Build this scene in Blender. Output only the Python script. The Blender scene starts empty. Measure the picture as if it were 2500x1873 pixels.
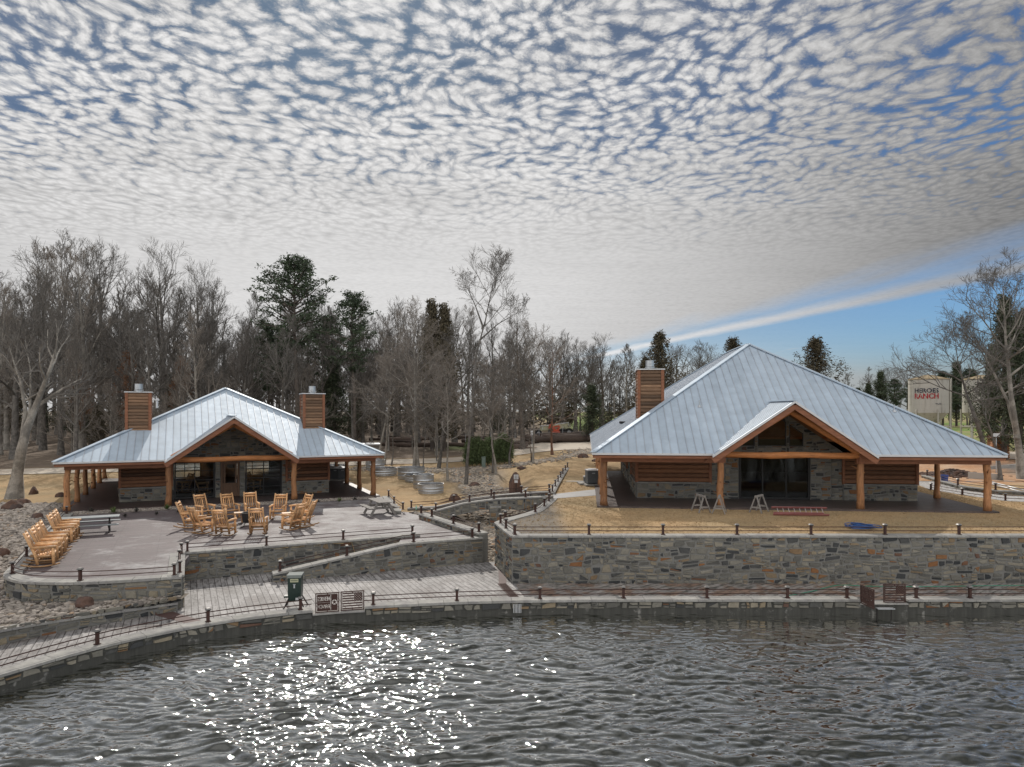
import bpy, math, random
import numpy as np
from mathutils import Vector, Matrix, noise as mnoise

# ------------------------------------------------------------------ camera, sky, sun, exposure
scene = bpy.context.scene
F, CX, YH, CAMZ = 1740.0, 1250.0, 1000.0, 5.8
cam = bpy.data.objects.new("camera", bpy.data.cameras.new("camera"))
scene.collection.objects.link(cam)
cam.location = (0, 0, CAMZ)
cam.rotation_euler = (math.radians(90), 0, 0)
cam.data.sensor_width = 36
cam.data.lens = F / 2500 * 36
cam.data.shift_y = (YH - 936.5) / 2500
cam.data.clip_end = 2000
scene.camera = cam

SUN_AZ, SUN_EL = math.radians(-14), math.radians(34)
SUN = Vector((math.sin(SUN_AZ) * math.cos(SUN_EL), math.cos(SUN_AZ) * math.cos(SUN_EL), math.sin(SUN_EL)))
scene.view_settings.view_transform = 'Standard'
scene.view_settings.look = 'None'
scene.view_settings.gamma = 1
scene.view_settings.exposure = 0.5

sl = bpy.data.lights.new("sun", 'SUN')
sl.energy = 2.0
sl.angle = math.radians(0.2)
sl.color = (1.0, 0.94, 0.86)
so = bpy.data.objects.new("sun", sl)
scene.collection.objects.link(so)
so.rotation_euler = SUN.to_track_quat('Z', 'Y').to_euler()
so.location = (0, 40, 60)

world = bpy.data.worlds.new("World")
scene.world = world
world.use_nodes = True
class NT:
    """small helper to write node trees"""
    def __init__(s, tree):
        s.t = tree; s.n = tree.nodes; s.l = tree.links
    def node(s, typ, ins=None, **kw):
        n = s.n.new(typ)
        for k, v in kw.items():
            setattr(n, k, v)
        for k, v in (ins or {}).items():
            s.put(n.inputs[k], v)
        return n
    def put(s, sock, v):
        if isinstance(v, bpy.types.NodeSocket):
            s.l.new(v, sock)
        else:
            if sock.type == 'RGBA' and not hasattr(v, '__len__'):
                v = (v, v, v, 1)
            if sock.type == 'RGBA' and len(v) == 3:
                v = (*v, 1)
            sock.default_value = v
    def math(s, op, a, b=None, c=None, clamp=False):
        n = s.n.new('ShaderNodeMath'); n.operation = op; n.use_clamp = clamp
        s.put(n.inputs[0], a)
        if b is not None: s.put(n.inputs[1], b)
        if c is not None: s.put(n.inputs[2], c)
        return n.outputs[0]
    def mix(s, f, a, b, mode='MIX'):
        n = s.n.new('ShaderNodeMix'); n.data_type = 'RGBA'; n.blend_type = mode
        s.put(n.inputs[0], f); s.put(n.inputs[6], a); s.put(n.inputs[7], b)
        return n.outputs[2]
    def smooth(s, v, a, b, lo=0.0, hi=1.0):
        n = s.n.new('ShaderNodeMapRange'); n.interpolation_type = 'SMOOTHSTEP'
        s.put(n.inputs[0], v); s.put(n.inputs[1], a); s.put(n.inputs[2], b); s.put(n.inputs[3], lo); s.put(n.inputs[4], hi)
        return n.outputs[0]
    def noise(s, vec, scale, detail=3, rough=.55, dist=0.0):
        n = s.n.new('ShaderNodeTexNoise')
        if vec is not None: s.l.new(vec, n.inputs['Vector'])
        n.inputs['Scale'].default_value = scale; n.inputs['Detail'].default_value = detail
        n.inputs['Roughness'].default_value = rough; n.inputs['Distortion'].default_value = dist
        return n.outputs[0]
    def comb(s, x, y, z=0.0):
        n = s.n.new('ShaderNodeCombineXYZ')
        for i, v in enumerate((x, y, z)): s.put(n.inputs[i], v)
        return n.outputs[0]
    def mapv(s, vec, scale=(1, 1, 1), rot=(0, 0, 0), loc=(0, 0, 0)):
        n = s.n.new('ShaderNodeMapping'); s.l.new(vec, n.inputs[0])
        n.inputs['Scale'].default_value = scale; n.inputs['Rotation'].default_value = rot
        n.inputs['Location'].default_value = loc
        return n.outputs[0]
    def ramp(s, fac, stops, interp='LINEAR'):
        n = s.n.new('ShaderNodeValToRGB'); s.put(n.inputs[0], fac)
        cr = n.color_ramp; cr.interpolation = interp
        while len(cr.elements) < len(stops): cr.elements.new(0.5)
        for e, (p, c) in zip(cr.elements, stops):
            e.position = p; e.color = (*c, 1) if len(c) == 3 else c
        return n.outputs[0]

def build_world():
    w = NT(world.node_tree)
    w.n.clear()
    out = w.node('ShaderNodeOutputWorld')
    bg = w.node('ShaderNodeBackground')
    bg.inputs[1].default_value = 0.10
    w.l.new(bg.outputs[0], out.inputs[0])
    sky = w.node('ShaderNodeTexSky', sky_type='NISHITA')
    sky.sun_disc = False
    sky.sun_elevation = SUN_EL; sky.sun_rotation = SUN_AZ
    sky.altitude = 100; sky.air_density = 1.0; sky.dust_density = 0.6; sky.ozone_density = 2.0
    tc = w.node('ShaderNodeTexCoord')
    d = tc.outputs['Generated']
    dp = w.node('ShaderNodeVectorMath', {0: d, 1: tuple(SUN)}, operation='DOT_PRODUCT').outputs['Value']
    fwd = w.smooth(dp, 0.35, 1.0, 0.0, 1.0)
    # the bright ring round the sun is swallowed by the cloud sheet, so hold the clear sky down there
    hold = w.math('DIVIDE', 1.0, w.math('MULTIPLY_ADD', w.math('POWER', w.math('MAXIMUM', dp, 0.0), 6.0), 5.5, 1.35))
    bl = w.node('ShaderNodeVectorMath', {0: sky.outputs[0]}, operation='SCALE'); w.put(bl.inputs['Scale'], hold)
    blue = w.mix(1.0, bl.outputs[0], w.mix(fwd, (0.50, 0.80, 1.08), (0.33, 0.70, 1.10)), 'MULTIPLY')
    sep = w.node('ShaderNodeSeparateXYZ', {0: d})
    z = w.math('MAXIMUM', sep.outputs[2], 0.02)
    u = w.math('DIVIDE', sep.outputs[0], z)
    v = w.math('DIVIDE', sep.outputs[1], z)
    p = w.comb(u, v)
    az = w.math('DIVIDE', u, w.math('MAXIMUM', v, .1))
    # altocumulus layer seen on a flat cloud deck
    warp = w.noise(p, 1.6, 2)
    warp2 = w.noise(w.mapv(p, loc=(7, 3, 0)), 1.6, 2)
    pw = w.comb(w.math('MULTIPLY_ADD', warp, 0.30, u), w.math('MULTIPLY_ADD', warp2, 0.30, v))
    pr = w.mapv(pw, scale=(1.15, 0.95, 1), rot=(0, 0, math.radians(-24)))
    jit = w.noise(pr, 11, 5, .7)
    jit2 = w.noise(w.mapv(pr, loc=(3, 9, 1)), 11, 5, .7)
    sp = w.node('ShaderNodeSeparateXYZ', {0: pr})
    pj = w.comb(w.math('MULTIPLY_ADD', jit, 0.13, sp.outputs[0]), w.math('MULTIPLY_ADD', jit2, 0.13, sp.outputs[1]))
    vor = w.node('ShaderNodeTexVoronoi', {'Vector': pj, 'Scale': 17.0}, feature='SMOOTH_F1', voronoi_dimensions='2D')
    vor.inputs['Smoothness'].default_value = 0.45
    puff = w.math('SUBTRACT', 1.0, w.math('MULTIPLY', vor.outputs['Distance'], 1.55))
    fade = w.smooth(v, 2.1, 5.0, 1.0, 0.16)
    puff = w.math('MULTIPLY_ADD', w.math('SUBTRACT', puff, .45), fade, .45)
    big = w.noise(p, 1.5, 3)
    fine = w.noise(w.mapv(pw, scale=(1.2, .8, 1)), 30, 5, .75)
    dens = w.math('MULTIPLY_ADD', puff, 1.15, 0.21)
    dens = w.math('ADD', dens, w.math('MULTIPLY', w.math('SUBTRACT', big, 0.5), 0.95))
    dens = w.math('ADD', dens, w.math('MULTIPLY', w.math('SUBTRACT', fine, 0.5), w.math('MULTIPLY', fade, 0.95)))
    av = w.math('ABSOLUTE', v)
    cover = w.math('ADD', w.smooth(v, 1.9, 4.3, 0.0, 0.55), w.smooth(v, 1.4, -.6, 0.0, .6))
    ends = w.math('ADD', w.smooth(az, -0.75, -0.3, -0.02, 0.04), w.smooth(az, 0.20, 0.75, 0.0, 0.16))
    leftm = w.math('MULTIPLY', w.smooth(az, -0.75, 0.30, 0.40, 0.0), w.smooth(v, 1.9, 3.1))
    dens = w.math('ADD', w.math('ADD', dens, cover), w.math('ADD', leftm, ends))
    cl = w.math('MAXIMUM', w.smooth(dens, -0.32, 1.15), 0.25)
    # the blue gap low on the right, its edge a line across the cloud deck
    edgen = w.math('MULTIPLY', w.math('SUBTRACT', w.noise(w.mapv(p, scale=(1.0, .16, 1), rot=(0, 0, -.2)), 1.0, 4), .5), 2.2)
    gapd = w.math('ADD', w.math('SUBTRACT', u, 2.75), w.math('MULTIPLY', w.math('SUBTRACT', v, 3.95), 0.195))
    gap = w.smooth(w.math('ADD', gapd, edgen), -0.30, 0.95)
    streak = w.math('ADD', w.math('SUBTRACT', u, 3.55), w.math('MULTIPLY', w.math('SUBTRACT', v, 4.97), 0.235))
    streak = w.math('ADD', streak, w.math('MULTIPLY', w.math('SUBTRACT', w.noise(w.mapv(p, scale=(2.2, .5, 1)), 1.0, 3), .5), .35))
    st = w.math('POWER', 2.718, w.math('MULTIPLY', w.math('MULTIPLY', streak, streak), -11.0))
    wisp = w.smooth(w.noise(w.mapv(p, scale=(2.5, .3, 1), rot=(0, 0, .2)), 1.1, 5, .6), .50, .78, 0, .6)
    low = w.smooth(v, 4, 24, .16, .85)
    gapcl = w.math('MAXIMUM', w.math('MAXIMUM', w.math('MULTIPLY', st, .9), wisp), low)
    cl = w.math('ADD', w.math('MULTIPLY', cl, w.math('SUBTRACT', 1.0, gap)), w.math('MULTIPLY', gapcl, gap))
    # forward scattering: thin cloud is brighter on the sun's side
    fw2 = w.smooth(dp, 0.56, 0.93, 0.0, 1.0)
    shade = w.math('MULTIPLY_ADD', fw2, 3.0, 1.85)
    streaks = w.noise(w.mapv(pw, scale=(.5, 1.1, 1)), 2.2, 4, .5)
    tex = w.math('MULTIPLY_ADD', w.math('SUBTRACT', fine, .5), w.math('MULTIPLY', fade, 0.5), 1.0)
    tex = w.math('MULTIPLY', tex, w.math('MULTIPLY_ADD', w.math('SUBTRACT', streaks, .5), w.math('MULTIPLY_ADD', fade, .35, .12), 1.0))
    thick = w.math('MULTIPLY_ADD', puff, .50, .72)
    shade = w.math('MULTIPLY', w.math('MULTIPLY', shade, tex), thick)
    shade = w.math('MULTIPLY', shade, w.smooth(az, -.1, .7, 1.04, .78))
    shade = w.math('MULTIPLY', shade, w.smooth(v, 2.5, 7.0, .97, 1.08))
    shade = w.math('MULTIPLY', shade, w.math('MULTIPLY_ADD', gap, .45, 1.0))
    # unseen sky behind the viewer, brightened as added fill for surfaces facing the camera
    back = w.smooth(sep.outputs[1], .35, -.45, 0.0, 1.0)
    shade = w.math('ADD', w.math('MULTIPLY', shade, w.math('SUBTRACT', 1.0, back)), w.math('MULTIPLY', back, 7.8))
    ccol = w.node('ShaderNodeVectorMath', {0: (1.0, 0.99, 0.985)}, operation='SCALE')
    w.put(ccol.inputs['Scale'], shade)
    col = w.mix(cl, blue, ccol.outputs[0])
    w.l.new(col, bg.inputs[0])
build_world()

# ------------------------------------------------------------------ helpers
def at(px, py, z):
    """photo pixel + height -> place in the world (used for measuring the site)"""
    D = F * (CAMZ - z) / (py - YH)
    return Vector(((px - CX) / F * D, D, z))

def link(o, parent=None):
    scene.collection.objects.link(o)
    if parent is not None: o.parent = parent
    return o
def tag(o, label=None, cat=None, group=None, kind=None):
    if label: o["label"] = label
    if cat: o["category"] = cat
    if group: o["group"] = group
    if kind: o["kind"] = kind
    return o
def empty(name, loc, rz=0, label=None, cat=None, group=None):
    o = bpy.data.objects.new(name, None)
    o.empty_display_size = .2
    o.location = loc; o.rotation_euler = (0, 0, rz)
    link(o)
    return tag(o, label, cat, group)
def copy_tree(o, parent=None):
    c = o.copy(); scene.collection.objects.link(c)
    if parent is not None: c.parent = parent
    for ch in list(o.children): copy_tree(ch, c)
    return c

class MB:
    def __init__(s):
        s.v = []; s.f = []; s.t = []; s.m = []
    def add(s, vs, fs, tint=0.5, m=0):
        b = len(s.v)
        s.v.extend([tuple(q) for q in vs])
        for f in fs:
            s.f.append(tuple(b + i for i in f)); s.t.append(tint); s.m.append(m)
    def hexa(s, p, tint=.5, m=0):      # 8 points: bottom ring 0-3, top ring 4-7
        s.add(p, [(3, 2, 1, 0), (4, 5, 6, 7), (0, 1, 5, 4), (1, 2, 6, 5), (2, 3, 7, 6), (3, 0, 4, 7)], tint, m)
    def box(s, c, size, rz=0, tint=.5, m=0):
        x, y, z = [q / 2 for q in size]; C, S = math.cos(rz), math.sin(rz)
        ps = []
        for zz in (-z, z):
            for a, b in ((-x, -y), (x, -y), (x, y), (-x, y)):
                ps.append((c[0] + a * C - b * S, c[1] + a * S + b * C, c[2] + zz))
        s.hexa(ps, tint, m)
    def beam(s, a, b, w, h, up=(0, 0, 1), tint=.5, m=0):
        a = Vector(a); b = Vector(b); t = (b - a).normalized(); up = Vector(up)
        sd = t.cross(up)
        if sd.length < 1e-4: sd = t.cross(Vector((1, 0, 0)))
        sd.normalize(); uu = sd.cross(t).normalized()
        ps = []
        for q in (a, b):
            for i, j in ((-1, -1), (1, -1), (1, 1), (-1, 1)):
                ps.append(q + sd * (i * w / 2) + uu * (j * h / 2))
        s.hexa(ps, tint, m)
    def tube(s, pts, rad, n=6, cap=True, tint=.5, m=0, bump=0, rng=None):
        pts = [Vector(p) for p in pts]; k = len(pts)
        if not hasattr(rad, '__len__'): rad = [rad] * k
        b = len(s.v); nx = None
        for i in range(k):
            t = (pts[min(i + 1, k - 1)] - pts[max(i - 1, 0)])
            if t.length < 1e-9: t = Vector((0, 0, 1))
            t.normalize()
            if nx is None:
                nx = t.cross(Vector((0, 0, 1)))
                if nx.length < .05: nx = t.cross(Vector((0, 1, 0)))
            else:
                nx = nx - t * nx.dot(t)
            nx.normalize(); ny = t.cross(nx)
            for j in range(n):
                a = 2 * math.pi * j / n
                r = rad[i] * (1 + (bump * (rng.random() * 2 - 1) if bump else 0))
                s.v.append(tuple(pts[i] + nx * (math.cos(a) * r) + ny * (math.sin(a) * r)))
        for i in range(k - 1):
            for j in range(n):
                j2 = (j + 1) % n
                s.f.append((b + i * n + j, b + i * n + j2, b + (i + 1) * n + j2, b + (i + 1) * n + j)); s.t.append(tint); s.m.append(m)
        if cap:
            s.f.append(tuple(b + j for j in reversed(range(n)))); s.t.append(tint); s.m.append(m)
            s.f.append(tuple(b + (k - 1) * n + j for j in range(n))); s.t.append(tint); s.m.append(m)
    def cyl(s, c, r, h, n=16, tint=.5, r2=None, m=0):
        s.tube([c, (c[0], c[1], c[2] + h)], [r, r if r2 is None else r2], n, True, tint, m)
    def prism(s, poly, off, tint=.5, m=0):
        k = len(poly); off = Vector(off)
        a = [Vector(p) for p in poly]; c = [p + off for p in a]
        fs = [tuple(reversed(range(k))), tuple(range(k, 2 * k))]
        fs += [(i, (i + 1) % k, k + (i + 1) % k, k + i) for i in range(k)]
        s.add(a + c, fs, tint, m)
    def build(s, name, mats, parent=None, smooth=False):
        me = bpy.data.meshes.new(name)
        me.from_pydata(s.v, [], s.f); me.update()
        if not isinstance(mats, (list, tuple)): mats = [mats]
        for q in mats: me.materials.append(q)
        if len(mats) > 1: me.polygons.foreach_set('material_index', s.m)
        at_ = me.attributes.new('tint', 'FLOAT', 'FACE'); at_.data.foreach_set('value', s.t)
        if smooth: me.polygons.foreach_set('use_smooth', [True] * len(s.f))
        o = bpy.data.objects.new(name, me)
        return link(o, parent)

def material(name, col, rough=.8, metal=0.0, var=.2, scale=4.0, stretch=(1, 1, 1), ramp=None, bump=0.0, bscale=30.0,
             col2=None, c2scale=.6, c2lo=.45, c2hi=.62, spec=.5, bdetail=4, tintvar=0.0, rot=(0, 0, 0), objvar=0.0):
    m = bpy.data.materials.new(name); m.use_nodes = True
    w = NT(m.node_tree); pb = w.n['Principled BSDF']
    tc = w.node('ShaderNodeTexCoord'); o = tc.outputs['Object']
    vec = w.mapv(o, scale=stretch, rot=rot)
    if ramp:
        a = w.node('ShaderNodeAttribute', attribute_name='tint')
        base = w.ramp(a.outputs['Fac'], ramp)
    elif tintvar:
        a = w.node('ShaderNodeAttribute', attribute_name='tint')
        k = w.math('MULTIPLY_ADD', w.math('SUBTRACT', a.outputs['Fac'], .5), 2 * tintvar, 1.0)
        vm = w.node('ShaderNodeVectorMath', {0: tuple(col)}, operation='SCALE'); w.put(vm.inputs['Scale'], k)
        base = vm.outputs[0]
    else:
        rgb = w.node('ShaderNodeRGB'); rgb.outputs[0].default_value = (*col, 1); base = rgb.outputs[0]
    if col2 is not None:
        f = w.smooth(w.noise(o, c2scale, 4, .6), c2lo, c2hi)
        base = w.mix(f, base, col2)
    n = w.noise(vec, scale, 5, .65)
    k = w.math('MULTIPLY_ADD', w.math('SUBTRACT', n, .5), 2 * var * 1.6, 1.0)
    if objvar:
        oi = w.node('ShaderNodeObjectInfo'); k = w.math('MULTIPLY', k, w.math('MULTIPLY_ADD', oi.outputs['Random'], 2 * objvar, 1 - objvar))
    vm = w.node('ShaderNodeVectorMath', {0: base}, operation='SCALE'); w.put(vm.inputs['Scale'], k)
    w.l.new(vm.outputs[0], pb.inputs['Base Color'])
    pb.inputs['Roughness'].default_value = rough; pb.inputs['Metallic'].default_value = metal
    pb.inputs['Specular IOR Level'].default_value = spec
    if bump:
        bn = w.node('ShaderNodeBump', {'Strength': bump, 'Distance': .03, 'Height': w.noise(vec, bscale, bdetail, .6)})
        w.l.new(bn.outputs[0], pb.inputs['Normal'])
    return m

STONE_RAMP = [(0, (.035, .038, .04)), (.10, (.065, .066, .066)), (.24, (.115, .112, .10)), (.42, (.19, .18, .152)), (.6, (.27, .25, .205)),
              (.74, (.27, .225, .155)), (.86, (.22, .155, .09)), (.93, (.25, .115, .045)), (1, (.12, .07, .055))]
mt_stone = material('fieldstone', (.3, .3, .3), .88, var=.22, scale=9, ramp=STONE_RAMP, bump=.5, bscale=22)
mt_mortar = material('mortar', (.215, .21, .195), .95, var=.15, scale=12, bump=.3)
mt_cap = material('capstone', (.34, .33, .305), .85, var=.28, scale=5, bump=.5, bscale=14, col2=(.27, .26, .25), c2scale=1.7, tintvar=.15)
mt_concrete = material('wet_concrete', (.065, .064, .056), .8, var=.5, scale=2.2, stretch=(3, 3, .35), bump=.3, col2=(.26, .25, .23), c2scale=3.0, c2lo=.58, c2hi=.75)
mt_rust = material('rusty_iron', (.055, .024, .018), .75, var=.5, scale=20)
mt_iron = material('dark_iron', (.03, .025, .024), .6, .3, var=.4, scale=20)
mt_postcap = material('post_cap_metal', (.22, .21, .20), .5, .6, var=.3, scale=20)
mt_log = material('cedar_log', (.31, .145, .062), .6, var=.55, scale=3.0, stretch=(4, 4, .7), bump=.8, bscale=9, tintvar=.4, objvar=.25)
mt_logh = material('cedar_log_beam', (.43, .17, .055), .6, var=.5, scale=3.0, stretch=(.7, 4, 4), bump=.8, bscale=9, tintvar=.4)
mt_timber = material('stained_timber', (.24, .095, .045), .6, var=.45, scale=2.5, stretch=(.6, 4, 4), bump=.3)
mt_siding = material('log_siding', (.18, .082, .04), .62, var=.55, scale=3, stretch=(.8, .8, 7), bump=.5, bscale=6, tintvar=.55)
mt_chim = material('chimney_siding', (.19, .11, .062), .7, var=.5, scale=3, stretch=(.8, .8, 7), bump=.5, bscale=6, tintvar=.5)
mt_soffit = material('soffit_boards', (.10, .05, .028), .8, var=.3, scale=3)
mt_white = material('white_metal_trim', (.62, .63, .64), .45, .3, var=.08, scale=3)
mt_galv = material('galvanised_metal', (.50, .52, .54), .38, .75, var=.2, scale=4, stretch=(1, 1, 3))
mt_black = material('black_frame', (.012, .012, .013), .45, var=.2)
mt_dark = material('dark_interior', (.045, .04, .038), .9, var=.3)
mt_door = material('brown_door_wood', (.12, .062, .032), .55, var=.4, scale=3, stretch=(3, 3, .6))
mt_chair = material('varnished_log', (.56, .32, .15), .55, var=.5, scale=7, bump=.3, bscale=16, tintvar=.5, objvar=.32)
mt_chairend = material('cut_log_end', (.75, .52, .27), .6, var=.2, scale=10)
mt_grey = material('weathered_grey_wood', (.27, .25, .23), .85, var=.4, scale=4, stretch=(4, 4, 1), bump=.4)
mt_green = material('dark_green_paint', (.010, .028, .022), .4, var=.3, scale=10)
mt_box = material('utility_box_green', (.17, .22, .19), .5, var=.15)
mt_boulder = material('brown_sandstone', (.13, .075, .055), .9, var=.5, scale=3, bump=.9, bscale=6, col2=(.07, .05, .045), c2scale=2)
mt_bluehose = material('blue_hose', (.03, .10, .30), .45, var=.2)
mt_greenhose = material('green_hose', (.05, .28, .18), .5, var=.2)
mt_ladder = material('fibreglass_orange', (.31, .12, .115), .55, var=.3)
mt_alu = material('aluminium_rung', (.5, .45, .43), .45, .6, var=.2)

ROOF_MAT = {}
def roof_mat(name, col, rough):
    m = bpy.data.materials.new(name); m.use_nodes = True
    w = NT(m.node_tree); pb = w.n['Principled BSDF']
    tc = w.node('ShaderNodeTexCoord'); o = tc.outputs['Object']
    n1 = w.noise(w.mapv(o, scale=(1.3, 1.3, 1.3)), 1.2, 5, .65)
    a = w.node('ShaderNodeAttribute', attribute_name='tint')
    k = w.math('MULTIPLY_ADD', w.math('SUBTRACT', n1, .5), .5, 1.0)
    k = w.math('MULTIPLY', k, w.math('MULTIPLY_ADD', a.outputs['Fac'], .12, .94))
    vm = w.node('ShaderNodeVectorMath', {0: tuple(col)}, operation='SCALE'); w.put(vm.inputs['Scale'], k)
    w.l.new(vm.outputs[0], pb.inputs['Base Color'])
    pb.inputs['Metallic'].default_value = .22
    r = w.math('MULTIPLY_ADD', w.noise(o, 3.0, 4), .2, rough - .1)
    w.l.new(r, pb.inputs['Roughness'])
    bn = w.node('ShaderNodeBump', {'Strength': .12, 'Distance': .05, 'Height': w.noise(o, 2.0, 2)})
    w.l.new(bn.outputs[0], pb.inputs['Normal'])
    return m
mt_roof = roof_mat('standing_seam_metal', (.45, .53, .61), .6)
mt_seam = roof_mat('roof_seam', (.42, .45, .49), .4)

def glass_mat():
    m = bpy.data.materials.new('window_glass'); m.use_nodes = True
    w = NT(m.node_tree); w.n.clear()
    out = w.node('ShaderNodeOutputMaterial')
    tr = w.node('ShaderNodeBsdfTransparent', {'Color': (.62, .66, .68, 1)})
    gl = w.node('ShaderNodeBsdfGlossy', {'Color': (.6, .63, .64, 1), 'Roughness': .03})
    fr = w.node('ShaderNodeFresnel', {'IOR': 1.55})
    f = w.math('MULTIPLY_ADD', fr.outputs[0], .9, .02, clamp=True)
    mx = w.node('ShaderNodeMixShader', {0: f, 1: tr.outputs[0], 2: gl.outputs[0]})
    w.l.new(mx.outputs[0], out.inputs[0])
    return m
mt_glass = glass_mat()

def clip_poly(poly, a, b, c):
    """keep a*s+b*z<=c"""
    out = []
    for i in range(len(poly)):
        p, q = poly[i], poly[(i + 1) % len(poly)]
        dp, dq = a * p[0] + b * p[1] - c, a * q[0] + b * q[1] - c
        if dp <= 0: out.append(p)
        if (dp < 0 < dq) or (dq < 0 < dp):
            t = dp / (dp - dq); out.append((p[0] + (q[0] - p[0]) * t, p[1] + (q[1] - p[1]) * t))
    return out

def stone_cells(rng, s0, s1, z0, z1, amax=.17, out=None):
    if out is None: out = []
    w, h = s1 - s0, z1 - z0
    stop = w * h < amax * rng.uniform(.10, 1.25) and w < .70 and h < .46
    if w * h < .018 or stop or (h < .10 and w < .35):
        out.append((s0, s1, z0, z1)); return out
    if w > h * rng.uniform(1.5, 3.4):
        c = s0 + w * rng.uniform(.32, .68)
        stone_cells(rng, s0, c, z0, z1, amax, out); stone_cells(rng, c, s1, z0, z1, amax, out)
    elif h > .11:
        c = z0 + h * rng.uniform(.34, .66)
        stone_cells(rng, s0, s1, z0, c, amax, out); stone_cells(rng, s0, s1, c, z1, amax, out)
    else:
        out.append((s0, s1, z0, z1))
    return out

def stones(mb, rng, s0, s1, z0, z1, mapf, clips=(), amax=.17, gap=.011, bias=0.0):
    """mapf(s,z,d)->3D point d metres proud of the mortar"""
    def emit(poly, size):
        poly = [warp(*p) for p in poly]
        for cl in clips:
            poly = clip_poly(poly, *cl)
            if len(poly) < 3: return
        cs = sum(p[0] for p in poly) / len(poly); cz = sum(p[1] for p in poly) / len(poly)
        r = rng.random()
        tint = rng.gauss(.42, .12) if r < .62 else (rng.uniform(0, .15) if r < .76 else (rng.uniform(.6, .87) if r < .94 else rng.uniform(.86, 1)))
        tint = min(1, max(0, tint + bias))
        d0 = rng.uniform(.014, .05); sh = .91 if size > .12 else .87
        n = len(poly)
        back = [mapf(p[0], p[1], 0) for p in poly]
        frt = [mapf(cs + (p[0] - cs) * sh, cz + (p[1] - cz) * sh, d0 + rng.uniform(-.009, .009)) for p in poly]
        mb.add(back + frt, [tuple(range(n, 2 * n))] + [(i, (i + 1) % n, n + (i + 1) % n, n + i) for i in range(n)], tint)
    zspan = z1 - z0; so_f = rng.uniform(0, 50)
    def warp(s, z):
        e = math.sin(math.pi * min(1, max(0, (z - z0) / zspan))); e2 = min(1, (s - s0) * 4, (s1 - s) * 4); e2 = max(0, e2)
        a_ = min(.07, zspan * .12)
        return (s + .035 * e2 * math.sin(z * 7 + so_f + 5 * math.sin(s * 1.7 + so_f)), z + a_ * e * (.8 * math.sin(s * 1.3 + so_f + 3 * z) + .5 * math.sin(s * 3.3 + z * 6 + so_f)))
    cells = []
    courses = [z0]
    while courses[-1] < z1 - .001:
        nx_ = courses[-1] + rng.uniform(.20, .42)
        courses.append(z1 if z1 - nx_ < .2 else nx_)
    for ca, cb_ in zip(courses, courses[1:]):
        a = s0
        while a < s1 - .001:
            b = a + rng.uniform(.5, 1.5)
            if s1 - b < .35: b = s1
            cells += stone_cells(rng, a, b, ca, cb_, amax); a = b
    for (a, b, c, d) in cells:
        w, h = b - a, d - c
        j = lambda: rng.uniform(0, min(w, h) * .20)
        poly = [(a + gap + j(), c + gap + j()), (b - gap - j(), c + gap + j()), (b - gap - j(), d - gap - j()), (a + gap + j(), d - gap - j())]
        if min(w, h) > .13 and rng.random() < .16:      # a stone broken corner to corner
            k = rng.random() < .5; q_ = poly
            halves = ([q_[0], q_[1], q_[2]], [q_[0], q_[2], q_[3]]) if k else ([q_[0], q_[1], q_[3]], [q_[1], q_[2], q_[3]])
            for hp in halves: emit([(p[0] + (sum(q[0] for q in hp) / 3 - p[0]) * .08, p[1] + (sum(q[1] for q in hp) / 3 - p[1]) * .08) for p in hp], min(w, h))
            continue
        if min(w, h) > .12 and rng.random() < .6:      # knock a corner off
            k = rng.randrange(4); p = poly[k]; q0 = poly[(k - 1) % 4]; q1 = poly[(k + 1) % 4]
            t0, t1 = rng.uniform(.2, .55), rng.uniform(.2, .5)
            poly[k:k + 1] = [(p[0] + (q0[0] - p[0]) * t0, p[1] + (q0[1] - p[1]) * t0), (p[0] + (q1[0] - p[0]) * t1, p[1] + (q1[1] - p[1]) * t1)]
        emit(poly, min(w, h))
class Path:
    def __init__(s, pts, side=1):
        s.p = [Vector((p[0], p[1])) for p in pts]
        s.c = [0]
        for a, b in zip(s.p, s.p[1:]): s.c.append(s.c[-1] + (b - a).length)
        s.L = s.c[-1]; s.side = side
        s.nn = []
        for i in range(len(s.p)):
            t = s.p[min(i + 1, len(s.p) - 1)] - s.p[max(i - 1, 0)]; t.normalize()
            nrm = Vector((t.y, -t.x)) * side
            if 0 < i < len(s.p) - 1:      # mitre
                t1 = (s.p[i] - s.p[i - 1]).normalized(); n1 = Vector((t1.y, -t1.x)) * side
                nrm = nrm / max(.5, nrm.dot(n1))
            s.nn.append(nrm)
    def at(s, q):
        q = min(max(q, 0), s.L)
        for i in range(len(s.p) - 1):
            if q <= s.c[i + 1] + 1e-9:
                t = (q - s.c[i]) / (s.c[i + 1] - s.c[i])
                return s.p[i].lerp(s.p[i + 1], t), s.nn[i].lerp(s.nn[i + 1], t)
        return s.p[-1], s.nn[-1]
    def off(s, q, d):
        p, n = s.at(q); return p + n * d
    def samples(s, step=.5):
        out = set([round(c, 4) for c in s.c])
        k = max(1, int(s.L / step))
        for i in range(k + 1): out.add(round(s.L * i / k, 4))
        o = sorted(out); r = [o[0]]
        for q in o[1:]:
            if q - r[-1] > .02: r.append(q)
        return r
def smooth_path(pts, n=6):
    P = [Vector(p) for p in pts]; out = []
    for i in range(len(P) - 1):
        p0 = P[max(i - 1, 0)]; p1 = P[i]; p2 = P[i + 1]; p3 = P[min(i + 2, len(P) - 1)]
        for k in range(n):
            t = k / n
            out.append(.5 * ((2 * p1) + (p2 - p0) * t + (2 * p0 - 5 * p1 + 4 * p2 - p3) * t * t + (3 * p1 - p0 - 3 * p2 + p3) * t ** 3))
    out.append(P[-1]); return out

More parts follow.
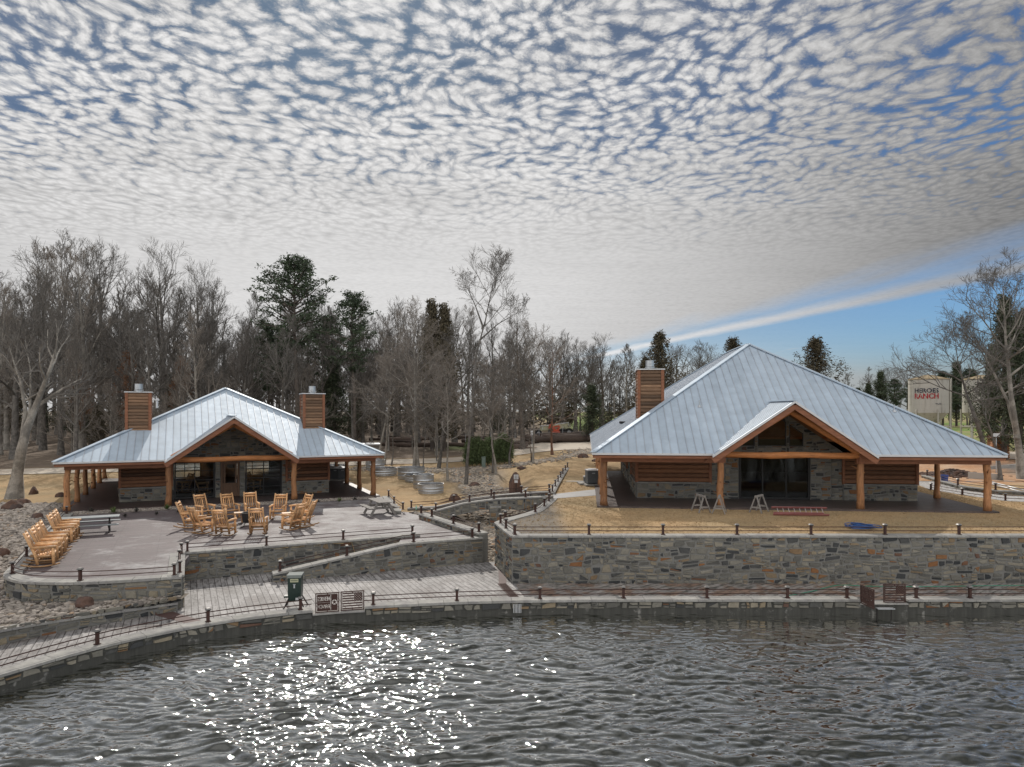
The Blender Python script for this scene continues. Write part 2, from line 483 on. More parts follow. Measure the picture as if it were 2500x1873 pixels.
def stone_wall(name, label, pts, side, zb, zt, thick=.40, seed=1, cap=.07, capw=.06, faces=(1,), amax=.12, top_line=None, ends=(False, False), cat='wall', bias=0.0, parent=None, group=None):
    """free-standing or retaining wall. pts run along its face; side=+1 face to the right of travel.
    zb, zt: numbers or functions of distance along. faces: which faces carry stones (1 outer, -1 inner)"""
    P = Path(pts, side); rng = random.Random(seed)
    fb = zb if callable(zb) else (lambda s: zb)
    ft = zt if callable(zt) else (lambda s: zt)
    root = empty(name, (P.p[0].x, P.p[0].y, fb(0)), 0, label, cat, group) if parent is None else parent
    O = Vector(root.location)
    S = P.samples(.5)
    core = MB(); capm = MB(); st = MB()
    for a, b in zip(S, S[1:]):
        ps = []
        for z in (0, 1):
            for q, d in ((a, 0), (b, 0), (b, -thick), (a, -thick)):
                p = P.off(q, d); zz = ft(q) - cap if z else fb(q)
                ps.append(Vector((p.x, p.y, zz)) - O)
        core.hexa(ps)
    # capstones, individual slabs with thin joints
    q = 0
    while q < P.L - .01:
        b = min(P.L, q + rng.uniform(.55, 1.0))
        if P.L - b < .3: b = P.L
        sub = [q] + [x for x in S if q + .05 < x < b - .05] + [b]
        tn = rng.random(); dz = rng.uniform(-.004, .004)
        for c, d in zip(sub, sub[1:]):
            ps = []
            g0 = .006 if c == q else 0; g1 = .006 if d == b else 0
            for z in (0, 1):
                for w_, dd in ((c + g0, capw), (d - g1, capw), (d - g1, -thick - capw * .6), (c + g0, -thick - capw * .6)):
                    p = P.off(w_, dd); zz = ft(w_) + (dz if z else -cap)
                    ps.append(Vector((p.x, p.y, zz)) - O)
            capm.hexa(ps, tn)
        q = b
    for fc in faces:
        zlo = min(fb(x) for x in S); zhi = max(ft(x) for x in S) - cap
        if fc == 1: mp = lambda s, z, d: (Vector((*P.off(s, d), z)) - O)
        else: mp = lambda s, z, d: (Vector((*P.off(s, -thick - d), z)) - O)
        clips = []
        if top_line:      # (slope, intercept) pieces: z <= k*s + c
            clips = [(-k, 1, c) for k, c in top_line]
        tmp = MB()
        stones(tmp, rng, 0, P.L, zlo, zhi, mp, clips, amax=amax, bias=bias)
        st.add(tmp.v, [], 0)
        base = len(st.v) - len(tmp.v)
        for f, t in zip(tmp.f, tmp.t):
            st.f.append(tuple(base + i for i in f)); st.t.append(t); st.m.append(0)
    for e, on in enumerate(ends):
        if not on: continue
        q = 0 if e == 0 else P.L
        p, n = P.at(q); t = Vector((n.y, -n.x)) * (1 if side > 0 else -1)
        t = (P.p[0] - P.p[1]).normalized() if e == 0 else (P.p[-1] - P.p[-2]).normalized()
        mp = lambda s, z, d: Vector((*(p - n * s + t * d), z)) - O
        stones(st, rng, 0, thick, fb(q), ft(q) - cap, mp, (), amax=amax)
    core.build('mortar_core', mt_mortar, root)
    st.build('stone_face', mt_stone, root)
    capm.build('coping', mt_cap, root)
    return root

# railing with one shared post mesh
_post = MB(); _post.box((0, 0, .17), (.085, .085, .34)); _post.box((0, 0, .012), (.15, .15, .024))
_cap = MB()
_cap.hexa([(-.045, -.045, .34), (.045, -.045, .34), (.045, .045, .34), (-.045, .045, .34), (-.085, -.085, .385), (.085, -.085, .385), (.085, .085, .385), (-.085, .085, .385)])
_cap.hexa([(-.085, -.085, .386), (.085, -.085, .386), (.085, .085, .386), (-.085, .085, .386), (-.05, -.05, .43), (.05, -.05, .43), (.05, .05, .43), (-.05, .05, .43)], m=1)
POSTMESH = {}
def railing(label, posts, curve=None, group='low cable railings on the stone walls', hts=(.15, .30), post_mask=None):
    root = empty('cable_railing', posts[0], 0, label, 'railing', group)
    O = Vector(posts[0])
    for i, p in enumerate(posts):
        if 'p' not in POSTMESH:
            po = _post.build('post', mt_rust, root); ca = _cap.build('post_cap', [mt_iron, mt_postcap], po)
            POSTMESH['p'] = po.data; POSTMESH['c'] = ca.data
        else:
            po = link(bpy.data.objects.new('post', POSTMESH['p']), root)
            ca = link(bpy.data.objects.new('post_cap', POSTMESH['c']), po)
        a = posts[max(0, i - 1)]; b = posts[min(len(posts) - 1, i + 1)]
        po.location = Vector(p) - O; po.rotation_euler = (0, 0, math.atan2(b[1] - a[1], b[0] - a[0]))
    line = curve if curve is not None else posts
    for h in hts:
        r = MB(); r.tube([Vector(p) - O + Vector((0, 0, h)) for p in line], .017, 5)
        r.build('rail', mt_rust, root)
    return root
# ------------------------------------------------------------------ ground
TH = math.radians(24.7)                       # the left cabin and its patio are turned by this
UL = Vector((math.cos(TH), math.sin(TH))); VL = Vector((-math.sin(TH), math.cos(TH)))
ORL = Vector((-25.2, 40.4))
def L2W(u, v): p = ORL + UL * u + VL * v; return (p.x, p.y)
THR = math.radians(-6.0)
UR = Vector((math.cos(THR), math.sin(THR))); VR = Vector((-math.sin(THR), math.cos(THR)))
ORR = Vector((4.74, 36.65))
def R2W(u, v): p = ORR + UR * u + VR * v; return (p.x, p.y)

def sstep(a, b, x):
    t = np.clip((x - a) / (b - a), 0, 1); return t * t * (3 - 2 * t)
def pathx(y): return np.interp(y, [31, 38, 42, 51, 64, 70], [-1, -1.2, -.6, -1.6, -4, -6])
def ground_h(x, y):
    x = np.asarray(x, float); y = np.asarray(y, float)
    d = x - pathx(y)
    base = .84 * sstep(-1.0, 5.5, d)
    base = np.where(y > 62, .84 * sstep(-8, 8, x), base)
    zb = np.interp(y, [31.5, 38, 42, 50, 60, 66], [-1.12, -.62, -.42, -.2, -.05, .0])
    w = np.interp(y, [32, 38, 44, 60], [2.0, 2.5, 1.7, 2.2])
    fac = sstep(w * 1.7, w * .8, np.abs(d)) * sstep(66, 58, y)
    fac = np.where((y < 39.3) & (x > -7) & (x < 3), 1.0, fac)
    h = base * (1 - fac) + zb * fac
    edge = -17.8 - (y - 25) * .482
    bank = np.interp(y, [24, 38], [-.62, -.04])
    lb = bank * sstep(-9, -4, x - edge)
    h = np.where((x < -10) & (y < 39), np.where(x > edge + 4, np.minimum(bank, -.45), lb), h)
    h = h + .02 * np.clip(y - 55, 0, 100)
    h = h + 1.3 * sstep(50, 80, y) * sstep(20, 36, x)
    return h
def gz(x, y): return float(ground_h(x, y))

def in_poly(x, y, poly):
    r = np.zeros(x.shape, bool); n = len(poly)
    for i in range(n):
        x0, y0 = poly[i]; x1, y1 = poly[(i + 1) % n]
        c = ((y0 > y) != (y1 > y)) & (x < (x1 - x0) * (y - y0) / (y1 - y0 + 1e-12) + x0)
        r ^= c
    return r
LOBE = smooth_path([(-11.35, 24.5), (-12.9, 23.95), (-14.5, 23.62), (-16.2, 23.75), (-17.4, 24.5), (-18.2, 25.9), (-18.95, 27.4)], 5) + [Vector((-20.5, 30.6)), Vector((-22.6, 34.9)), Vector((-24.75, 39.3))]
LOBE = [Vector((p[0], p[1])) for p in LOBE]
NOTCH = (-13.15, 28.4)
PATIO = [(p.x, p.y) for p in LOBE] + [(-24.9, 40.5), L2W(17.6, .1), (-8.0, 46.8), (-6.0, 39.6), (-4.2, 40.4), (-4.2, 38.6), (-4.9, 38.0), (-1.4, 31.9), (-2.0, 31.6), (-4.6, 30.5), (-4.3, 32.3), (-4.3, 32.6), NOTCH]
LAWN_R = [(.3, 28.3), (40, 28.3), (40, 49.5), (2.9, 49.5), (2.25, 41.5), (2.1, 39.6), (1.65, 36.6), (1.1, 34.6), (-.05, 32.6), (-.5, 31.2)]
FRONT = [(-24, 6), (-17.6, 16.4), (-15.0, 20.6), (-13.2, 22.65), (-11.2, 24.3), (-13.1, 28.5), (-4.0, 32.4), (-1.3, 31.95), (-.6, 31.95), (0.2, 28.2), (42, 28.2), (42, 6)]

TAN = np.array((.45, .305, .165)); TAN2 = np.array((.35, .27, .16)); LIT = np.array((.145, .112, .085)); LIT2 = np.array((.21, .165, .125))
GRN = np.array((.10, .17, .035)); DIRT = np.array((.50, .26, .13)); DIRT2 = np.array((.60, .45, .32)); ROCKY = np.array((.23, .20, .165)); GREYL = np.array((.17, .155, .14))
def nz(x, y, s, o=0.0):
    """cheap smooth pseudo-noise, vectorised, about -1..1"""
    return (np.sin(x * s + 1.3 * np.sin(y * s * .7 + o) + o) * np.sin(y * s * 1.1 + 1.7 * np.sin(x * s * .6 + 2 * o)) * .6 + .4 * np.sin(x * s * 2.3 + o * 3 + np.sin(y * s * 1.9)) * np.sin(y * s * 2.1 + 1 + o))
def mixc(a, b, t): t = np.asarray(t)[..., None]; return a * (1 - t) + b * t
def ground_col(x, y):
    n1 = nz(x, y, .45); n2 = nz(x, y, 1.3, 2.0); n3 = nz(x, y, .12, 4.0)
    c = mixc(TAN, TAN2, np.clip(.4 + .5 * n1 + .2 * n2, 0, 1))
    # brown leaf litter beyond the road
    ry = np.interp(x, [-80, -50, -38, -13, -4, 3, 10, 24, 40, 60], [58, 62, 64.5, 74, 76.5, 83, 87, 78, 66, 60])
    lit = mixc(LIT, LIT2, np.clip(.5 + .6 * n2, 0, 1))
    c = mixc(c, lit, sstep(1.0, 5.0, y - ry + 1.5 * n1) * np.where(x < 8, 1, 0.3))
    # greener patches in the yard behind the road
    c = mixc(c, GRN, .75 * sstep(.15, .8, n3 + .3 * n1 + .25) * sstep(78, 84, y) * sstep(104, 95, y) * sstep(-12, -5, x) * sstep(2, -3, x))
    c = mixc(c, TAN2, sstep(92, 98, y) * sstep(4, 8, x) * sstep(30, 22, x))
    c = mixc(c, GRN * 1.25, sstep(122, 128, y) * sstep(8, 12, x) * .8)
    # dirt yard to the right
    rr = sstep(46, 50, y + 1.2 * n1) * sstep(26, 30, x) * sstep(66, 62, y)
    c = mixc(c, mixc(DIRT, DIRT2, np.clip(.4 + .7 * n2 + .3 * n1, 0, 1)), rr)
    rr2 = sstep(33, 35.5, x + .5 * n1) * sstep(49, 46, y) * sstep(40, 43.5, y)
    c = mixc(c, mixc(DIRT2, TAN2, np.clip(.5 + n1, 0, 1)), rr2)
    c = mixc(c, GREYL, sstep(37, 40, x + n1) * sstep(50, 53, y) * sstep(62, 58, y))
    fld = sstep(66, 70, y) * sstep(20, 30, x)
    c = mixc(c, mixc(GRN * 1.5, TAN2 * 1.1, np.clip(.45 + .8 * nz(x * .35, y, .28, 1.0), 0, 1)), fld)
    # stony strips: stream bed and the bank beside the patio
    d = np.abs(x - pathx(y)); w = np.interp(y, [32, 38, 44, 60], [3.2, 3.5, 1.6, 2.2])
    c = mixc(c, ROCKY, sstep(1.15, .85, d / w) * sstep(66, 63, y))
    edge = -17.8 - (y - 25) * .482
    c = mixc(c, ROCKY, sstep(-5.6, -4.8, x - edge + .5 * n1) * np.where((x < -10) & (y < 41.5), 1, 0))
    return c

def ground_mat():
    m = bpy.data.materials.new('ground_cover'); m.use_nodes = True
    w = NT(m.node_tree); pb = w.n['Principled BSDF']
    a = w.node('ShaderNodeAttribute', attribute_name='gcol')
    geo = w.node('ShaderNodeNewGeometry'); P = geo.outputs['Position']
    n1 = w.noise(P, 6.0, 6, .7); n2 = w.noise(P, .9, 4, .6); n3 = w.noise(P, 28, 3, .7)
    k = w.math('ADD', w.math('MULTIPLY', n1, 1.0), w.math('MULTIPLY', n2, .5))
    k = w.math('ADD', k, w.math('MULTIPLY', n3, .5))
    vm = w.node('ShaderNodeVectorMath', {0: a.outputs['Color']}, operation='SCALE'); w.put(vm.inputs['Scale'], k)
    dk = w.smooth(w.noise(P, 3.3, 5, .7), .58, .76, 0, .30)
    col = w.mix(dk, vm.outputs[0], (.09, .07, .035))
    w.l.new(col, pb.inputs['Base Color'])
    pb.inputs['Roughness'].default_value = .95; pb.inputs['Specular IOR Level'].default_value = .15
    bn = w.node('ShaderNodeBump', {'Strength': .7, 'Distance': .08, 'Height': w.math('ADD', n1, w.math('MULTIPLY', n3, .4))})
    w.l.new(bn.outputs[0], pb.inputs['Normal'])
    return m
mt_ground = ground_mat()

def grid_obj(name, x0, x1, y0, y1, step, exclude, zf, kind='structure', dz=0.0, jitter=0.0):
    nx = int((x1 - x0) / step) + 1; ny = int((y1 - y0) / step) + 1
    X, Y = np.meshgrid(np.linspace(x0, x1, nx), np.linspace(y0, y1, ny))
    Z = zf(X, Y) + dz
    if jitter: Z = Z + jitter * nz(X, Y, 2.1, .7)
    idx = np.arange(nx * ny).reshape(ny, nx)
    q = np.stack([idx[:-1, :-1], idx[:-1, 1:], idx[1:, 1:], idx[1:, :-1]], -1).reshape(-1, 4)
    cx = ((X[:-1, :-1] + X[1:, 1:]) / 2).ravel(); cy = ((Y[:-1, :-1] + Y[1:, 1:]) / 2).ravel()
    keep = np.ones(len(cx), bool)
    for p in exclude: keep &= ~in_poly(cx, cy, p)
    q = q[keep]
    me = bpy.data.meshes.new(name)
    me.vertices.add(nx * ny); me.vertices.foreach_set('co', np.stack([X, Y, Z], -1).ravel())
    me.loops.add(len(q) * 4); me.loops.foreach_set('vertex_index', q.ravel())
    me.polygons.add(len(q)); me.polygons.foreach_set('loop_start', np.arange(len(q)) * 4)
    me.update(); me.validate()
    me.polygons.foreach_set('use_smooth', np.ones(len(me.polygons), bool))
    c = ground_col(X.ravel(), Y.ravel())
    ca = me.attributes.new('gcol', 'FLOAT_COLOR', 'POINT')
    ca.data.foreach_set('color', np.concatenate([c, np.ones((len(c), 1))], 1).ravel())
    o = bpy.data.objects.new(name, me); me.materials.append(mt_ground)
    link(o); tag(o, kind=kind); return o
grid_obj('ground', -52, 44, 16, 50.1, .3, [PATIO, LAWN_R, FRONT], ground_h, jitter=.01)
grid_obj('ground', -240, 240, 50, 420, 1.6, [], ground_h, dz=-.004)
grid_obj('lawn', -.9, 40, 28.2, 49.6, .3, [[(-2, 20), (0.15, 28.3), (-.65, 31.3), (-.15, 32.6), (1.0, 34.6), (1.6, 36.7), (2.05, 39.5), (2.2, 41.5), (2.8, 50), (-5, 50)]], lambda x, y: .80 + 0 * x, jitter=.012)

# far flats behind everything so that the ground reaches the horizon
fb_ = MB(); fb_.add([(-1500, 415, 1.9), (1500, 415, 1.9), (1500, 1500, 1.9), (-1500, 1500, 1.9)], [(0, 1, 2, 3)])
fb_.add([(-1500, 60, -.2), (-238, 60, -.2), (-238, 420, 1.0), (-1500, 420, 1.0)], [(0, 1, 2, 3)])
fb_.add([(238, 60, .5), (1500, 60, .5), (1500, 420, 1.0), (238, 420, 1.0)], [(0, 1, 2, 3)])
o = fb_.build('ground', material('far_ground', (.16, .13, .09), .95, var=.3, scale=.05)); tag(o, kind='structure')

# ------------------------------------------------------------------ water
def waves(X, Y):
    rng = np.random.default_rng(5); h = np.zeros_like(X)
    def warpn(s, o): return (np.sin(X * s + 1.4 * np.sin(Y * s * .8 + o) + o) + np.sin(Y * s * 1.2 + 1.5 * np.sin(X * s * .7 + 2 * o) + 3 * o)) * .5
    for i in range(13):
        lam = [.75, .55, .45, .62, .34, .5, .3, .95, .4, .27, .36, .52, .24][i]; a = math.radians(-90 + [9, -16, 24, -26, 4, 19, -9, -4, -30, 13, 34, -20, 0][i])
        ph = (X * math.cos(a) + Y * math.sin(a)) / lam + 1.1 * warpn(.8, i * 1.7) + .42 * warpn(2.2, i * 2.3 + 1) + .10 * warpn(5.0, i + .5)
        q = ph - np.floor(ph); w_ = .20
        saw = np.where(q < 1 - w_, q / (1 - w_), (1 - q) / w_); saw = saw * saw * (3 - 2 * saw)
        env = np.clip(.5 + .9 * warpn(1.1 + .25 * i, i * 3.1 + 2), 0, 1) ** 1.5
        h += saw * lam * env * .046
    for i in range(22):
        lam = rng.choice([.22, .28, .34, .45, .58, .75, 1.0]) * rng.uniform(.85, 1.15)
        a = math.radians(rng.normal(70 if i % 2 else 118, 30)); k = 2 * math.pi / lam
        ph = rng.uniform(0, 6.28) + 1.2 * np.sin(X * .35 * rng.uniform(.6, 1.6) + rng.uniform(0, 6)) + 1.2 * np.sin(Y * .45 * rng.uniform(.6, 1.6) + rng.uniform(0, 6))
        s = np.sin(k * (X * math.cos(a) + Y * math.sin(a)) + ph)
        env = .55 + .45 * np.sin(X * rng.uniform(.2, .9) + rng.uniform(0, 6)) * np.sin(Y * rng.uniform(.3, 1.1) + rng.uniform(0, 6))
        h += (1 - 2 * np.abs(s) ** .8 * .5 if i % 3 == 0 else s) * lam * env * (.0025 if lam > .5 else .0045)
    return h
def shore_y(x): return np.interp(x, [-14.6, -12.95, -11.4, -9.3, -6.8, -4.7, -1.9, 1, 5, 35], [14.5, 17.8, 20.35, 22.3, 23.6, 24.1, 24.65, 24.9, 25, 25])
def build_water():
    st = .035
    xs = np.arange(-17, 22.0, st); ys = np.arange(11.5, 25.6, st)
    X, Y = np.meshgrid(xs, ys)
    calm = np.clip((shore_y(X) - Y) / 4.5, 0, 1)
    calm = .42 + .58 * calm
    patch = sstep(2.2, .4, np.hypot((X - 11) / 5.5, (Y - 23.6) / 2.0) * 1.2)
    calm = calm * (1 - .75 * patch)
    Z = -1.4 + waves(X, Y) * calm
    ny, nx = X.shape; idx = np.arange(nx * ny).reshape(ny, nx)
    q = np.stack([idx[:-1, :-1], idx[:-1, 1:], idx[1:, 1:], idx[1:, :-1]], -1).reshape(-1, 4)
    vs = np.stack([X, Y, Z], -1).reshape(-1, 3)
    # calm border sheets round the rippled part
    b = len(vs)
    ext = np.array([(-17, 11.5, -1.4), (22, 11.5, -1.4), (22, -60, -1.4), (-17, -60, -1.4), (22, 26, -1.4), (90, 26, -1.4), (90, -60, -1.4), (-17, 15, -1.4), (-60, 15, -1.4), (-60, -60, -1.4)])
    vs = np.concatenate([vs, ext])
    eq = np.array([(b + 3, b + 2, b + 1, b + 0), (b + 2, b + 6, b + 5, b + 4), (b + 9, b + 3, b + 7, b + 8)])
    q = np.concatenate([q, eq])
    me = bpy.data.meshes.new('water')
    me.vertices.add(len(vs)); me.vertices.foreach_set('co', vs.ravel())
    me.loops.add(len(q) * 4); me.loops.foreach_set('vertex_index', q.ravel())
    me.polygons.add(len(q)); me.polygons.foreach_set('loop_start', np.arange(len(q)) * 4)
    me.update(); me.validate()
    me.polygons.foreach_set('use_smooth', np.ones(len(me.polygons), bool))
    m = bpy.data.materials.new('lake_water'); m.use_nodes = True
    w = NT(m.node_tree); pb = w.n['Principled BSDF']
    geo = w.node('ShaderNodeNewGeometry'); P = geo.outputs['Position']
    pb.inputs['Base Color'].default_value = (.012, .014, .008, 1)
    pb.inputs['Roughness'].default_value = .9; pb.inputs['Specular IOR Level'].default_value = 0
    gl = w.node('ShaderNodeBsdfGlossy', {'Color': (.95, .95, .93, 1), 'Roughness': 0.045})
    fr = w.node('ShaderNodeFresnel', {'IOR': 1.33})
    mx = w.node('ShaderNodeMixShader', {0: w.math('MULTIPLY', fr.outputs[0], 4.9, clamp=True), 1: pb.outputs[0], 2: gl.outputs[0]})
    w.l.new(mx.outputs[0], w.n['Material Output'].inputs[0])
    n = w.noise(w.mapv(P, scale=(.7, 1.4, 1)), 6.0, 3, .55)
    bn = w.node('ShaderNodeBump', {'Strength': .10, 'Distance': .05, 'Height': n})
    w.l.new(bn.outputs[0], gl.inputs['Normal']); w.l.new(bn.outputs[0], fr.inputs['Normal'])
    me.materials.append(m)
    o = bpy.data.objects.new('water', me); link(o); tag(o, kind='structure')
build_water()

# ------------------------------------------------------------------ paving
def paving_mat(name, base, dark, red, rot, bw, bh, scale_noise=.7, redlo=.45, redhi=.7, mortar=.02, wet=0.0):
    m = bpy.data.materials.new(name); m.use_nodes = True
    w = NT(m.node_tree); pb = w.n['Principled BSDF']
    geo = w.node('ShaderNodeNewGeometry'); P = geo.outputs['Position']
    R = w.mapv(P, rot=(0, 0, rot))
    br = w.node('ShaderNodeTexBrick', {'Vector': R, 'Color1': (.80, .80, .80, 1), 'Color2': (1.1, 1.1, 1.1, 1), 'Mortar': (.30, .28, .28, 1), 'Scale': 1.0,
                                      'Mortar Size': mortar, 'Brick Width': bw, 'Row Height': bh, 'Bias': 0.0})
    br.offset = .37
    n = w.noise(P, scale_noise, 5, .65); n2 = w.noise(w.mapv(R, scale=(.8, 3.6, 1)), 2.0, 6, .72)
    n3 = w.noise(P, 9.0, 4, .7)
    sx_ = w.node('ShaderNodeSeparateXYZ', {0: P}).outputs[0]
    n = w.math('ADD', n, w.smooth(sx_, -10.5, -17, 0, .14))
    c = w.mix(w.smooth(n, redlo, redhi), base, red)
    c = w.mix(w.smooth(n2, .46, .62, 0, .85), c, dark)
    c = w.mix(1.0, c, br.outputs[0], 'MULTIPLY')
    k = w.math('MULTIPLY_ADD', n3, .6, .7)
    vm = w.node('ShaderNodeVectorMath', {0: c}, operation='SCALE'); w.put(vm.inputs['Scale'], k)
    w.l.new(vm.outputs[0], pb.inputs['Base Color'])
    w.put(pb.inputs['Roughness'], w.smooth(n2, .4, .7, .74 - 1.3 * wet, .62 - 1.3 * wet)); pb.inputs['Specular IOR Level'].default_value = .34 + wet
    h = w.math('ADD', w.math('MULTIPLY', br.outputs['Fac'], -1.0), w.math('MULTIPLY', n3, .5))
    bn = w.node('ShaderNodeBump', {'Strength': .5, 'Distance': .02, 'Height': h})
    w.l.new(bn.outputs[0], pb.inputs['Normal'])
    return m
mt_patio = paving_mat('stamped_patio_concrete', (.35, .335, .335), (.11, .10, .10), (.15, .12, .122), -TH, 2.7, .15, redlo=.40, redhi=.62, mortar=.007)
mt_walk = paving_mat('stamped_plank_concrete', (.37, .355, .345), (.11, .10, .095), (.20, .18, .17), -TH + math.radians(90), 1.15, .22, mortar=.014)
mt_walkr = paving_mat('weathered_walk_concrete', (.36, .33, .31), (.05, .055, .045), (.30, .20, .15), math.radians(-38), 2.6, .3, scale_noise=1.1, redlo=.48, redhi=.58, wet=.15)
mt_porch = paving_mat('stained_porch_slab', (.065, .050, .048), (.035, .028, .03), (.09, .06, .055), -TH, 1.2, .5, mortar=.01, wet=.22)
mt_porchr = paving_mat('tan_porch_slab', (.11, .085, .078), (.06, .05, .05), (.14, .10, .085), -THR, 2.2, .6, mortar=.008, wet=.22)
mt_road = material('pale_caliche_road', (.50, .44, .36), .95, var=.12, scale=.6, bump=.2, bscale=8, col2=(.50, .41, .32), c2scale=.35)
mt_path = material('white_concrete_path', (.44, .43, .42), .9, var=.15, scale=1.4)
mt_band = material('brown_concrete_band', (.085, .045, .04), .7, var=.3, scale=3)
mt_gravel = material('bed_gravel', (.27, .24, .21), .95, var=.5, scale=18, bump=.9, bscale=25)

def slab(name, poly, z, depth, mat, holes=None):
    b = MB(); b.prism([(p[0], p[1], z - depth) for p in poly], (0, 0, depth))
    o = b.build(name, mat); tag(o, kind='structure'); return o
PAT2 = [(p.x, p.y) for p in Path(LOBE, -1).p]
def inset(pts, side, d):
    P = Path(pts, side); return [tuple(P.p[i] - P.nn[i] * d) for i in range(len(P.p))]
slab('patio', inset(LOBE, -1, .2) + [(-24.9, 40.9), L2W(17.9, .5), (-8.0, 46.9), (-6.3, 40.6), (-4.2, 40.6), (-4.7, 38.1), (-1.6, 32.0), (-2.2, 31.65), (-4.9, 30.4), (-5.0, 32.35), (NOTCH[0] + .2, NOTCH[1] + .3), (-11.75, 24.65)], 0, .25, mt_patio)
OUT = smooth_path([(-14.6, 14.5), (-12.95, 17.8), (-11.4, 20.35), (-9.3, 22.3), (-6.8, 23.6), (-4.7, 24.15), (-1.9, 24.65), (1, 24.9), (5, 25.0)], 5) + [Vector((12.15, 25.0)), Vector((13.85, 25.0)), Vector((40, 25.0))]
OUT = [(p[0], p[1]) for p in OUT]
iw = inset(OUT, 1, .25)
xs_ = [p for p in iw]
left_part = [p for p in xs_ if p[0] < .4] + [(.4, 25.1)]
slab('walkway', left_part + [(.15, 28.1), (-.55, 31.3), (-.6, 32.0), (-1.35, 31.95), (-2.2, 31.7), (-9.3, 28.5), (-9.9, 30.1), (-13.2, 28.6), (-11.45, 24.4), (-13.3, 22.75), (-15.1, 20.8), (-17.2, 17.0)], -1.03, .2, mt_walk)
slab('walkway', [(.4, 25.1)] + [p for p in xs_ if p[0] > .4] + [(40, 28.2), (.15, 28.1)], -1.03, .2, mt_walkr)
# ramp between the two patio walls
rb = MB()
a0, a1 = (-9.9, 30.05), (-9.2, 28.45); b0, b1 = (-4.3, 32.55), (-3.6, 30.9)
rb.add([(*a1, -1.028), (*b1, .004), (*b0, .004), (*a0, -1.028), (*a1, -1.3), (*b1, -1.3), (*b0, -1.3), (*a0, -1.3)], [(0, 1, 2, 3), (0, 4, 5, 1), (1, 5, 6, 2), (2, 6, 7, 3), (3, 7, 4, 0)])
o = rb.build('ramp', mt_band); tag(o, kind='structure')
# brown banding strips across and along the walkway
bb = MB()
bb.add([(-12.0, 23.75, -1.026), (-9.75, 22.35, -1.026), (-9.35, 22.55, -1.026), (-11.55, 24.15, -1.026)], [(0, 1, 2, 3)])
o = bb.build('walkway_band', mt_band); tag(o, kind='structure')

def strip(name, pts, width, mat, dz=.03, zf=gz):
    P = Path(smooth_path(pts, 6), 1); b = MB(); vs = []; fs = []
    for i in range(len(P.p)):
        wd = width(i / (len(P.p) - 1)) if callable(width) else width
        for k in range(5):
            q = P.p[i] + P.nn[i] * wd * (.5 - k / 4); vs.append((q.x, q.y, zf(q.x, q.y) + dz))
    for i in range(len(P.p) - 1):
        for k in range(4): fs.append((i * 5 + k, (i + 1) * 5 + k, (i + 1) * 5 + k + 1, i * 5 + k + 1))
    b.add(vs, fs); o = b.build(name, mat, None, True); tag(o, kind='structure'); return o
strip('road', [(-90, 57), (-60, 61), (-45, 64), (-30, 68), (-14, 73), (-4, 76.5), (3, 82), (9.5, 87), (18, 84), (28, 75), (40, 66), (62, 60)], lambda t: 5.2 + 13 * math.exp(-((t - .66) / .09) ** 2), mt_road, .05)
slab('path', [(2.15, 39.9), (5.4, 41.7), (5.9, 45.2), (2.45, 42.0)], .815, .03, mt_path)
slab('path', [(26.9, 38.9), (26.3, 41.9), (26.1, 44.6), (27.6, 49.4), (29.6, 49.4), (28.1, 45.1), (28.2, 42.0), (30.5, 40.6), (36, 39.6), (36, 37.4), (30, 37.9)], .815, .03, mt_path)
# dark planted strips with gravel against the porch
g_ = MB()
for u0, u1 in ((0.2, 17.4),):
    q = [L2W(u0, -.25), L2W(u0 + .2, -1.75), L2W(4, -1.55), L2W(9, -1.65), L2W(13, -1.5), L2W(u1, -1.5), L2W(u1, -.25)]
    g_.prism([(x, y, -.02) for x, y in q], (0, 0, .035))
o = g_.build('gravel_bed', mt_gravel); tag(o, kind='structure')

# ------------------------------------------------------------------ loose stone
ICO_V = None
def ico():
    t = (1 + 5 ** .5) / 2
    v = np.array([(-1, t, 0), (1, t, 0), (-1, -t, 0), (1, -t, 0), (0, -1, t), (0, 1, t), (0, -1, -t), (0, 1, -t), (t, 0, -1), (t, 0, 1), (-t, 0, -1), (-t, 0, 1)], float)
    v /= np.linalg.norm(v[0])
    f = np.array([(0, 11, 5), (0, 5, 1), (0, 1, 7), (0, 7, 10), (0, 10, 11), (1, 5, 9), (5, 11, 4), (11, 10, 2), (10, 7, 6), (7, 1, 8), (3, 9, 4), (3, 4, 2), (3, 2, 6), (3, 6, 8), (3, 8, 9), (4, 9, 5), (2, 4, 11), (6, 2, 10), (8, 6, 7), (9, 8, 1)])
    return v, f
def mesh_from_arrays(name, V, Fc, tint, mats, n=3, smooth=False):
    me = bpy.data.meshes.new(name)
    me.vertices.add(len(V)); me.vertices.foreach_set('co', V.astype(np.float32).ravel())
    me.loops.add(Fc.size); me.loops.foreach_set('vertex_index', Fc.astype(np.int32).ravel())
    me.polygons.add(len(Fc)); me.polygons.foreach_set('loop_start', (np.arange(len(Fc)) * n).astype(np.int32))
    me.update(); me.validate()
    if tint is not None:
        a = me.attributes.new('tint', 'FLOAT', 'FACE'); a.data.foreach_set('value', tint.astype(np.float32))
    if smooth: me.polygons.foreach_set('use_smooth', np.ones(len(me.polygons), bool))
    for m in mats: me.materials.append(m)
    return me
